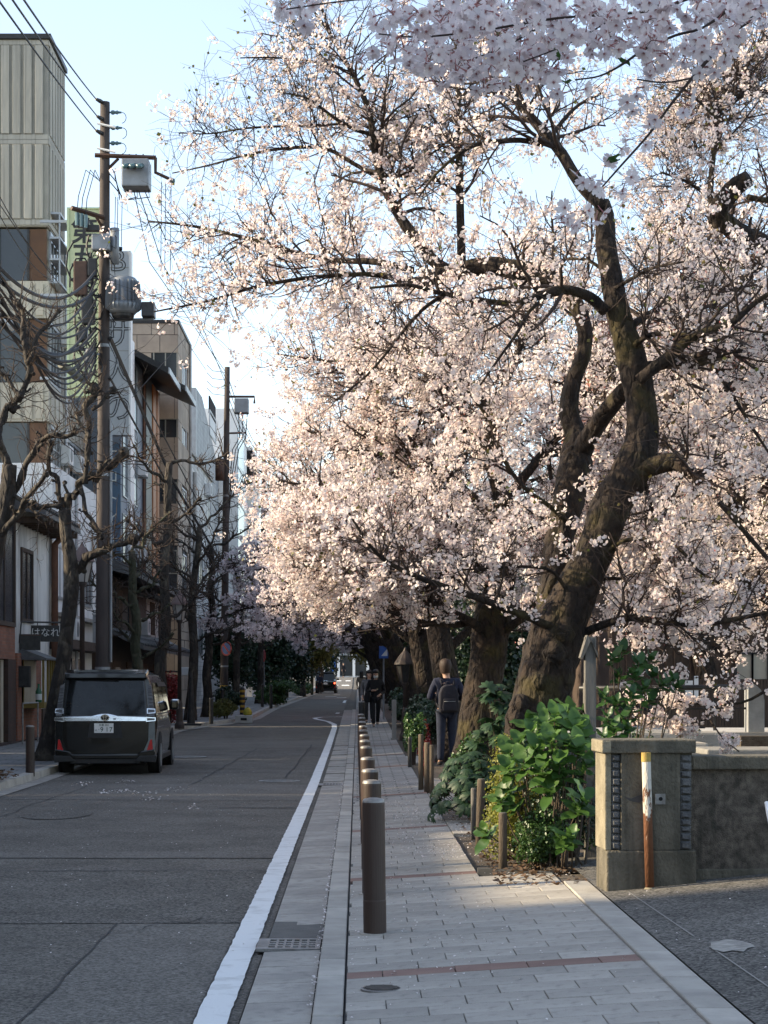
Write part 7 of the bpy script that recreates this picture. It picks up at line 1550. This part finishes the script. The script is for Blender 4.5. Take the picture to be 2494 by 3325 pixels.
# timber stakes and logs at the planting bed
M_stake = mat('stake_wood', (.115, .088, .062), .9, (.062, .048, .034), 6, 8, .6, 40, stretch=(3, 3, .4))
def stake(px, py0, py1, Y, w, label, m_=None, lean=0):
    x = W(px, 0, Y).x; z0 = sz(x, Y); zt = Z(py0, Y); r = w / 2 / FPX * Y
    t = thing('timber_stake', label, 'stake', (x, Y, z0), group='timber stakes edging the planting bed'); part('shaft', m_ or M_stake, t, lambda b: b.tube([(x, Y, z0 - .1), (x + lean * .5, Y, (z0 + zt) / 2), (x + lean, Y, zt - .01), (x + lean, Y, zt)], [r * 1.04, r, r, r * .85], 12, True, .04), smooth=True); part('cut_end', M_gwood, t, lambda b: b.lathe([(r * .86, 0), (r * .8, .004)], 12, (x + lean, Y, zt)))
stake(1633, 2640, 2830, 14.75, 28, 'short round timber stake in front of the hydrangea')
stake(1556, 2530, 2660, 17.3, 26, 'sunlit brown log stake left of the yellow green shrub', lean=.02); stake(1538, 2560, 2620, 18.2, 18, 'square grey stake beside the dark leafy shrub', M_gwood)
stake(1630, 2412, 2560, 17.2, 16, 'grey stake half hidden by the hydrangea leaves', M_gwood)
for px, p0, Y, w, lb_ in ((1367, 2385, 26.4, 17, 'tall log stake by the red shrub'), (1387, 2412, 25.8, 20, 'reddish log stake right of the tall one'), (1402, 2420, 25.2, 14, 'thin dark stake nearest the leafy shrub')): stake(px, p0, 0, Y, w, lb_)
bollard(W(1331, 0, 33).x, 33, sz(.9, 33), .52, 'short black post at the bed edge beyond the stakes', .034, M_black, cap=False, band=False, group='small posts at the bed edge'); t = thing('stone_marker', 'grey square stone marker post by the bed near the walking woman', 'post', (W(1280, 0, 46).x, 46, sz(.9, 46))); x = W(1280, 0, 46).x; bx('shaft', M_concrete, t, x - .055, x + .055, 46, 46.11, .2, Z(2272, 46), bevel=.01); bx('foot', M_concrete, t, x - .08, x + .08, 45.97, 46.14, .15, sz(.9, 46) + .04)
t = thing('timber_post', 'tall brown timber post behind the man in navy', 'post', (W(1447, 0, 36).x, 36, .2)); x = W(1447, 0, 36).x; part('shaft', M_wood, t, lambda b: b.tube([(x, 36, 0), (x, 36, Z(2030, 36))], .055, 10), smooth=True); part('cap', M_wood_d, t, lambda b: b.lathe([(.06, 0), (.0, .05)], 10, (x, 36, Z(2030, 36))))

# ------------------------------------------------------------------ big leaved shrubs, every large leaf its own piece
def leaf_mesh(name, mt, L=.13, Wd_=.075, fold=.25, droop=.25, n=5):
    vs, fs = [], []
    for i in range(n + 1):
        t_ = i / n; w = Wd_ * math.sin(math.pi * min(.97, t_ * .9 + .06)) ** .75 * .5; z = -droop * L * t_ * t_ + .06 * L * math.sin(t_ * 9)
        vs += [(-w, t_ * L, z + fold * w), (0, t_ * L, z - .1 * w), (w, t_ * L, z + fold * w)]
    for i in range(n): fs += [(3*i, 3*i+1, 3*i+4, 3*i+3), (3*i+1, 3*i+2, 3*i+5, 3*i+4)]
    b = MB(); b.add(vs, fs); return b.mesh(name, mt, True)
L_hyd = leaf_mat('hydrangea_leaf', (.040, .10, .020), (.088, .175, .038), .42, .36, .4); L_hyd_d = leaf_mat('aucuba_leaf', (.018, .058, .014), (.04, .10, .024), .38, .25, .4); L_fat = leaf_mat('fatsia_leaf', (.014, .038, .016), (.035, .072, .026), .5, .15, .35)
hyd = [leaf_mesh('leaf', L_hyd, .152 * s, .104 * s, f, d) for s, f, d in ((1, .3, .25), (1.2, .2, .4), (.85, .4, .1), (1.05, .15, .55))]
hyd_d = [leaf_mesh('leaf', L_hyd_d, .13 * s, .07 * s, f, d) for s, f, d in ((1, .3, .2), (1.15, .2, .35), (.9, .4, .1))]
def palm_mesh():
    b = MB()
    for q in range(7):
        a = R(-96 + 32 * q); L_ = .13 * (1 - .22 * abs(q - 3) / 3); vs = []
        for (u, w) in ((0, .006), (.35, .017), (.7, .022), (1, .002)): vs += [(u * L_, -w, .01 - .05 * u * u), (u * L_, w, .01 - .05 * u * u)]
        M_ = Matrix.Rotation(a + R(90), 4, 'Z'); b.add([M_ @ Vector(v) for v in vs], [(0, 2, 3, 1), (2, 4, 5, 3), (4, 6, 7, 5)])
    return b.mesh('leaf', L_fat, True)
palm = [palm_mesh()]
def rosette(t, p, axis, n, meshes, spread=(35, 80), s=1.0):
    axis = Vector(axis).normalized(); q = Vector((0, 0, 1)).rotation_difference(axis)
    for k in range(n):
        a = k * 2.4 + random.uniform(-.3, .3); tilt = R(spread[0] + (spread[1] - spread[0]) * (1 - k / max(1, n - 1)))
        Mx = Matrix.Translation(Vector(p) - axis * .012 * (n - k)) @ q.to_matrix().to_4x4() @ Matrix.Rotation(a, 4, 'Z') @ Matrix.Rotation(R(90) - tilt, 4, 'X') @ Matrix.Rotation(random.uniform(-.3, .3), 4, 'Y') @ Matrix.Scale(s * random.uniform(.8, 1.2), 4)
        inst('leaf', random.choice(meshes), Mx, t)
def stem(t, a, b_, r=.008, bow=.06):
    a, b_ = Vector(a), Vector(b_); m = a.lerp(b_, .5) + Vector((random.uniform(-bow, bow), random.uniform(-bow, bow), 0)); part('stem', M_stake, t, lambda b: b.tube([a, m, b_], [r, r * .8, r * .55], 6))
t = thing('hydrangea', 'broad hydrangea bush with large bright green leaves left of the pillar', 'shrub', (1.6, 15.2, .15), group='large leaved shrubs')
random.seed(19); HYD = [(1655, 2440, 15.3), (1690, 2405, 15.1), (1730, 2370, 15.0), (1770, 2345, 15.1), (1800, 2318, 15.2), (1835, 2335, 15.1), (1870, 2355, 15.0), (1900, 2375, 15.2), (1745, 2430, 14.8), (1790, 2400, 14.8), (1835, 2400, 14.75), (1880, 2425, 14.8), (1700, 2470, 14.85), (1760, 2490, 14.7), (1820, 2480, 14.7), (1650, 2490, 15.0), (1780, 2560, 14.7), (1830, 2520, 14.8), (1620, 2590, 14.95), (1650, 2560, 15.0), (1665, 2610, 14.9), (1895, 2590, 14.6), (1880, 2620, 14.6), (1905, 2480, 14.9), (1830, 2735, 14.3), (1850, 2710, 14.3), (1575, 2700, 15.2), (1805, 2360, 15.4), (1760, 2320, 15.5), (1850, 2300, 15.5), (1720, 2345, 15.5), (1905, 2330, 15.5)]
for i, (px, py, Y) in enumerate(HYD):
    p = W(px, py, Y); g0 = Vector((1.62 + (p.x - 1.62) * .45, 15.05 + random.uniform(-.25, .25), .15)); stem(t, g0, p, .008); rosette(t, p, (p.x - 1.6 + random.uniform(-.2, .2), -.35, .75), 9 if py < 2500 else 7, hyd, (25, 85), .85 if py < 2650 else .8)
for k in range(9): stem(t, (1.55 + random.uniform(-.1, .25), 15 + random.uniform(-.2, .2), .13), (1.5 + random.uniform(-.1, .4), 15 + random.uniform(-.3, .3), random.uniform(.6, 1.0)), .009)
t = thing('hydrangea', 'tall dark leaved shrub rising behind the pillar beside the timber post', 'shrub', (2.3, 16.9, .15), group='large leaved shrubs')
for (px, py, Y) in ((1990, 2135, 16.9), (2020, 2110, 17.0), (2075, 2150, 16.8), (2110, 2135, 17.0), (2060, 2195, 16.7), (2090, 2230, 16.7), (2010, 2190, 17), (2050, 2250, 16.6), (2180, 2205, 16.9), (2150, 2220, 16.8), (2200, 2225, 17), (1975, 2330, 16.4), (1990, 2360, 16.3), (2020, 2330, 16.5), (1960, 2395, 16.2), (2045, 2300, 16.6), (2000, 2280, 16.6), (1965, 2260, 16.8), (2110, 2270, 16.8), (2120, 2190, 16.9), (2035, 2360, 16.3)):
    p = W(px, py, Y); stem(t, (2.25 + (p.x - 2.25) * .4, 16.9, .15), p, .009); rosette(t, p, (p.x - 2.3, -.3, .8), 7, hyd_d, (25, 80), .95)
t = thing('fatsia', 'low dark shrub with finger lobed leaves spilling onto the pavement', 'shrub', (1.2, 20.5, .15), group='large leaved shrubs')
for k in range(240):
    a = random.uniform(0, 6.28); e = random.uniform(.05, 1.45); R_ = (.46, .6, .74); p = Vector((1.22 + R_[0] * math.cos(a) * math.cos(e), 20.4 + R_[1] * math.sin(a) * math.cos(e), .14 + R_[2] * math.sin(e) * random.uniform(.75, 1.0)))
    if k % 4 == 0: stem(t, (1.25, 20.5, .15), p, .006, .03)
    nrm_ = Vector((math.cos(a) * math.cos(e), math.sin(a) * math.cos(e) - .3, math.sin(e) + .35)); q = Vector((0, 0, 1)).rotation_difference(nrm_.normalized()); inst('leaf', palm[0], Matrix.Translation(p) @ q.to_matrix().to_4x4() @ Matrix.Rotation(random.uniform(0, 6.28), 4, 'Z') @ Matrix.Scale(random.uniform(.55, 1.0), 4), t)
t = thing('fatsia', 'upright leafy shrub between the two big cherry trunks', 'shrub', (1.75, 21.8, .15), group='large leaved shrubs')
for (px, py) in ((1600, 2235), (1625, 2255), (1585, 2260), (1640, 2300), (1615, 2310), (1650, 2340), (1600, 2350), (1630, 2370), (1660, 2380), (1580, 2390), (1610, 2410), (1645, 2420), (1560, 2430)):
    p = W(px, py, 21.5 + random.uniform(-.2, .2)); stem(t, (1.7, 21.8, .15), p, .008, .03)
    for j in range(5): inst('leaf', palm[0], Matrix.Translation(p + Vector((random.uniform(-.09, .09), random.uniform(-.09, .09), random.uniform(-.06, .06)))) @ Matrix.Rotation(random.uniform(-.9, .5) + .5, 4, 'X') @ Matrix.Rotation(random.uniform(0, 6.28), 4, 'Z') @ Matrix.Scale(random.uniform(.8, 1.2), 4), t)
random.seed(5)
# flowering sprig hanging over the parapet, from the big cherry
g = np.random.default_rng(77); SP = Tree('low hanging cherry spray in front of the canal, bright flowers', W(2100, 2300, 18.5), 78)
for rows in ([(2560, 2190, 12), (2440, 2270, 10), (2340, 2290, 8), (2220, 2280, 7), (2130, 2270, 6), (2060, 2290, 5)], [(2360, 2290, 8), (2300, 2330, 6), (2240, 2350, 5), (2190, 2345, 4)], [(2300, 2330, 6), (2350, 2400, 5), (2400, 2440, 3)], [(2200, 2280, 5), (2140, 2330, 4), (2110, 2350, 3)], [(2640, 2120, 16), (2560, 2190, 12)]): SP.limb(limb(18.5, 18.2, rows), 'branch', 6, .05, 3)
SP.dress(40, 120, 260, 2600, l1=(.1, .25), l2=(.05, .14), l3=(.03, .08), size=.018, up=0, lift=0, leaves=.05, buds=.08, t0=.3)
SP.limb([(3.6, 19, 3.4, .03), (4.2, 18.8, 2.6, .022), (4.35, 18.6, 2.0, .014), (4.2, 18.5, 1.7, .009)], 'branch', 6, .05, 3, False)

# ------------------------------------------------------------------ foreground branch of the cherry beside the camera
M_fpet = petal_mat('near_petal', (.82, .725, .725), (.88, .81, .80), .45); M_fcen = petal_mat('near_flower_heart', (.42, .19, .19), (.55, .30, .28), .1)
def flower_mesh(seed, cup):
    g = random.Random(seed); b = MB(); r = .0195
    for q in range(5):
        a = q * 2 * math.pi / 5 + g.uniform(-.08, .08); pts = []
        for (u, w, z) in ((.06, .03, 0), (.42, .30, .12), (.76, .42, .26), (1.0, .20, .36), (.84, .0, .29)):
            for sgn in ((-1, 1) if w else (0,)): pts.append(Vector((u * r, sgn * w * r, z * r * cup + g.uniform(-.03, .03) * r)))
        M_ = Matrix.Rotation(a, 4, 'Z'); b.mi = 0; b.add([M_ @ p for p in pts], [(0, 2, 3, 1), (2, 4, 5, 3), (4, 6, 8), (4, 8, 5), (5, 8, 7)])
    b.mi = 1; b.lathe([(.0, -.0015), (.0025, -.001), (.003, .0012), (0, .0018)], 7)
    for q in range(9):
        a = q * .7; b.tube([(0, 0, .001), (.0055 * math.cos(a), .0055 * math.sin(a), .006)], .0004, 3, False)
    b.tube([(0, 0, -.001), (.002, 0, -.012), (.005, .001, -.024)], [.0022, .0012, .0008], 5)
    return b.mesh('flower', [M_fpet, M_fcen], True)
fm = [flower_mesh(k, c) for k, c in enumerate((.6, .9, 1.3, .75))]
t = thing('cherry_tree', 'shaded cherry branch hanging across the top with large close flowers', 'tree', (3.4, 5.2, .1), group='blossoming cherry trees along the canal')
FY = 4.4
part('trunk', M_bark, t, lambda b: b.tube([(3.5, 5.2, 0), (3.3, 5.2, 1.2), (2.9, 5.1, 2.5), (2.3, 4.9, 3.3), (1.6, 4.7, 3.6)], [.22, .18, .15, .08, .03], 12), smooth=True)
FB = [[(2700, -260, 40), (2494, 10, 16), (2440, 62, 14), (2368, 115, 13), (2284, 211, 12), (2248, 253, 11), (2175, 344, 9), (2109, 434, 8), (2012, 543, 7), (1940, 625, 5)], [(2600, -200, 18), (2330, 60, 10), (2193, 115, 9), (2097, 157, 9), (2018, 211, 8), (1946, 247, 6), (1868, 259, 5)], [(2560, -160, 16), (2300, -30, 12), (2127, 30, 9), (2018, 45, 8), (1800, 60, 8), (1560, 100, 7), (1360, 120, 6), (1230, 110, 4)], [(2250, 253, 7), (2160, 268, 6), (2070, 258, 5)], [(1800, 60, 7), (1640, 150, 6), (1500, 200, 5), (1400, 190, 4)], [(2300, -30, 10), (1900, -60, 9), (1500, -20, 7), (1150, 0, 5), (930, 30, 4)], [(2018, 45, 6), (1850, 140, 5), (1700, 200, 4)]]
for rows in FB: 
    P = smooth_path(limb(FY, FY - .15, rows), 4); part('branch', M_twig, t, lambda b: b.tube([p[:3] for p in P], [max(.0016, r) for r in P[:, 3]], 7), smooth=True)
cl = []
rnd = random.Random(3)
for (x0, x1, y0, y1, n) in ((1190, 1560, 20, 200, 42), (1480, 1850, -20, 215, 48), (1800, 2140, -20, 165, 40), (2100, 2494, -30, 95, 32), (1380, 1700, 150, 300, 18), (1640, 1960, 180, 310, 10), (2180, 2420, 60, 190, 8), (900, 1010, 0, 70, 4), (2080, 2330, 150, 240, 6)):
    for _ in range(n): cl.append((rnd.uniform(x0, x1), rnd.uniform(y0, y1)))
cl += [(2035, 330), (2075, 300), (2060, 470), (1995, 500), (1960, 560), (1925, 600), (1905, 560), (1880, 700), (1850, 690), (1990, 620), (2020, 600), (1935, 690), (1800, 740), (2230, 360), (2210, 330), (2140, 380), (1820, 300), (1760, 290), (1840, 720)]
rnd.shuffle(cl); cnt = 0; Vx = MB(); pedi = MB()
for (px, py) in cl:
    Y = FY + rnd.uniform(-.35, .35); hub = W(px, py - 14, Y)
    for j in range(rnd.randint(3, 4) if py < 290 else 2):
        d = Vector((rnd.uniform(-1, 1), rnd.uniform(-1, .6), rnd.uniform(-1.2, .35))).normalized(); p = hub + d * rnd.uniform(.018, .034); nn = (d + Vector((rnd.uniform(-.7, .7), rnd.uniform(-.7, .6), rnd.uniform(-.6, .4)))).normalized()
        Mx = Matrix.Translation(p) @ Vector((0, 0, 1)).rotation_difference(nn).to_matrix().to_4x4() @ Matrix.Rotation(rnd.uniform(0, 6.28), 4, 'Z') @ Matrix.Scale(rnd.uniform(.85, 1.12), 4)
        pedi.tube([hub, hub.lerp(p, .5) + Vector((0, 0, .002)), p - nn * .02], .0007, 3, False)
        if cnt < 300: inst('flower', rnd.choice(fm), Mx, t)
        else:
            me = rnd.choice(fm); b0 = len(Vx.v); Vx.v += [tuple(Mx @ v.co) for v in me.vertices]
            for p_ in me.polygons: Vx.f.append([i + b0 for i in p_.vertices]); Vx.m.append(p_.material_index)
        cnt += 1
tag(Vx.build('more_flowers', [M_fpet, M_fcen], t, True), kind='stuff'); tag(pedi.build('flower_stalks', mat('stalk', (.10, .06, .04), .6), t), kind='stuff')
for (px, py) in ((1835, 265), (2045, 215), (1970, 525), (1985, 530), (2105, 20), (1790, 150)):
    inst('leaf', hyd[2], Matrix.Translation(W(px, py, FY - .05)) @ Matrix.Rotation(rnd.uniform(0, 6), 4, 'Z') @ Matrix.Rotation(rnd.uniform(-1, 1), 4, 'X') @ Matrix.Scale(.28, 4), t)

# ------------------------------------------------------------------ fallen petals and litter
g = np.random.default_rng(99)
def scatter(n, xa, xb, ya, yb, zf, size, clumps=0):
    x = g.uniform(xa, xb, n); y = g.uniform(ya, yb, n)
    if clumps:
        c = g.integers(0, clumps, n); cx = g.uniform(xa, xb, clumps); cy = g.uniform(ya, yb, clumps); x = np.clip(cx[c] + g.normal(0, .10, n), xa, xb); y = np.clip(cy[c] + g.normal(0, .35, n), ya, yb)
    P = np.stack([x, y, np.array([zf(a, b_) for a, b_ in zip(x, y)])], 1); nm = norm(g.normal(0, .25, (n, 3)) + np.array([0, 0, 1.])); return P, nm, g.uniform(.5, 1.2, n) * size
parts_ = [scatter(500, -4.9, -.62, 9, 34, lambda a, b_: gz(b_) + .016, .007), scatter(160, -4.4, -2.0, 24, 32, lambda a, b_: gz(b_) + .02, .02, 8), scatter(420, -.24, -.20, 9, 30, lambda a, b_: gz(b_) + .05, .010), scatter(700, -.05, .92, 9, 30, lambda a, b_: sz(a, b_) + .004, .008), scatter(500, .4, .92, 16, 24, lambda a, b_: sz(a, b_) + .004, .010, 10), scatter(900, .95, 1.9, 14.4, 22, lambda a, b_: .15, .010), scatter(120, -.05, 2.6, 8, 13, lambda a, b_: sz(a, b_) + .006 if a < 1.48 else dz_bridge(a) + .008, .007)]
V, F = flowers(np.concatenate([p[0] for p in parts_]), np.concatenate([p[1] for p in parts_]), np.concatenate([p[2] for p in parts_]), g, 'quad')
tag(link(bpy.data.objects.new('fallen_petals', np_mesh('fallen_petals', V, F, petal_mat('fallen_petal', (.74, .66, .64), (.82, .78, .76), .2)))), 'white cherry petals scattered over road and pavement', 'petals', kind='stuff')
p1 = scatter(500, 1.0, 2.1, 13.6, 16.4, lambda a, b_: .165, .03); p2 = scatter(240, -5.75, -5.25, 27.6, 29.6, lambda a, b_: .15 + .12 * g.random(), .045); p3 = scatter(120, 1.0, 1.3, 16, 22, lambda a, b_: .16, .022)
V, F = flowers(np.concatenate([p1[0], p2[0], p3[0]]), np.concatenate([p1[1], p2[1], p3[1]]), np.concatenate([p1[2], p2[2], p3[2]]), g, 'quad')
tag(link(bpy.data.objects.new('dry_leaves', np_mesh('dry_leaves', V, F, leaf_mat('dry_leaf', (.10, .055, .03), (.19, .12, .07), .8, .15)))), 'brown dry leaves on the planting bed and at the left kerb', 'leaf litter', kind='stuff')
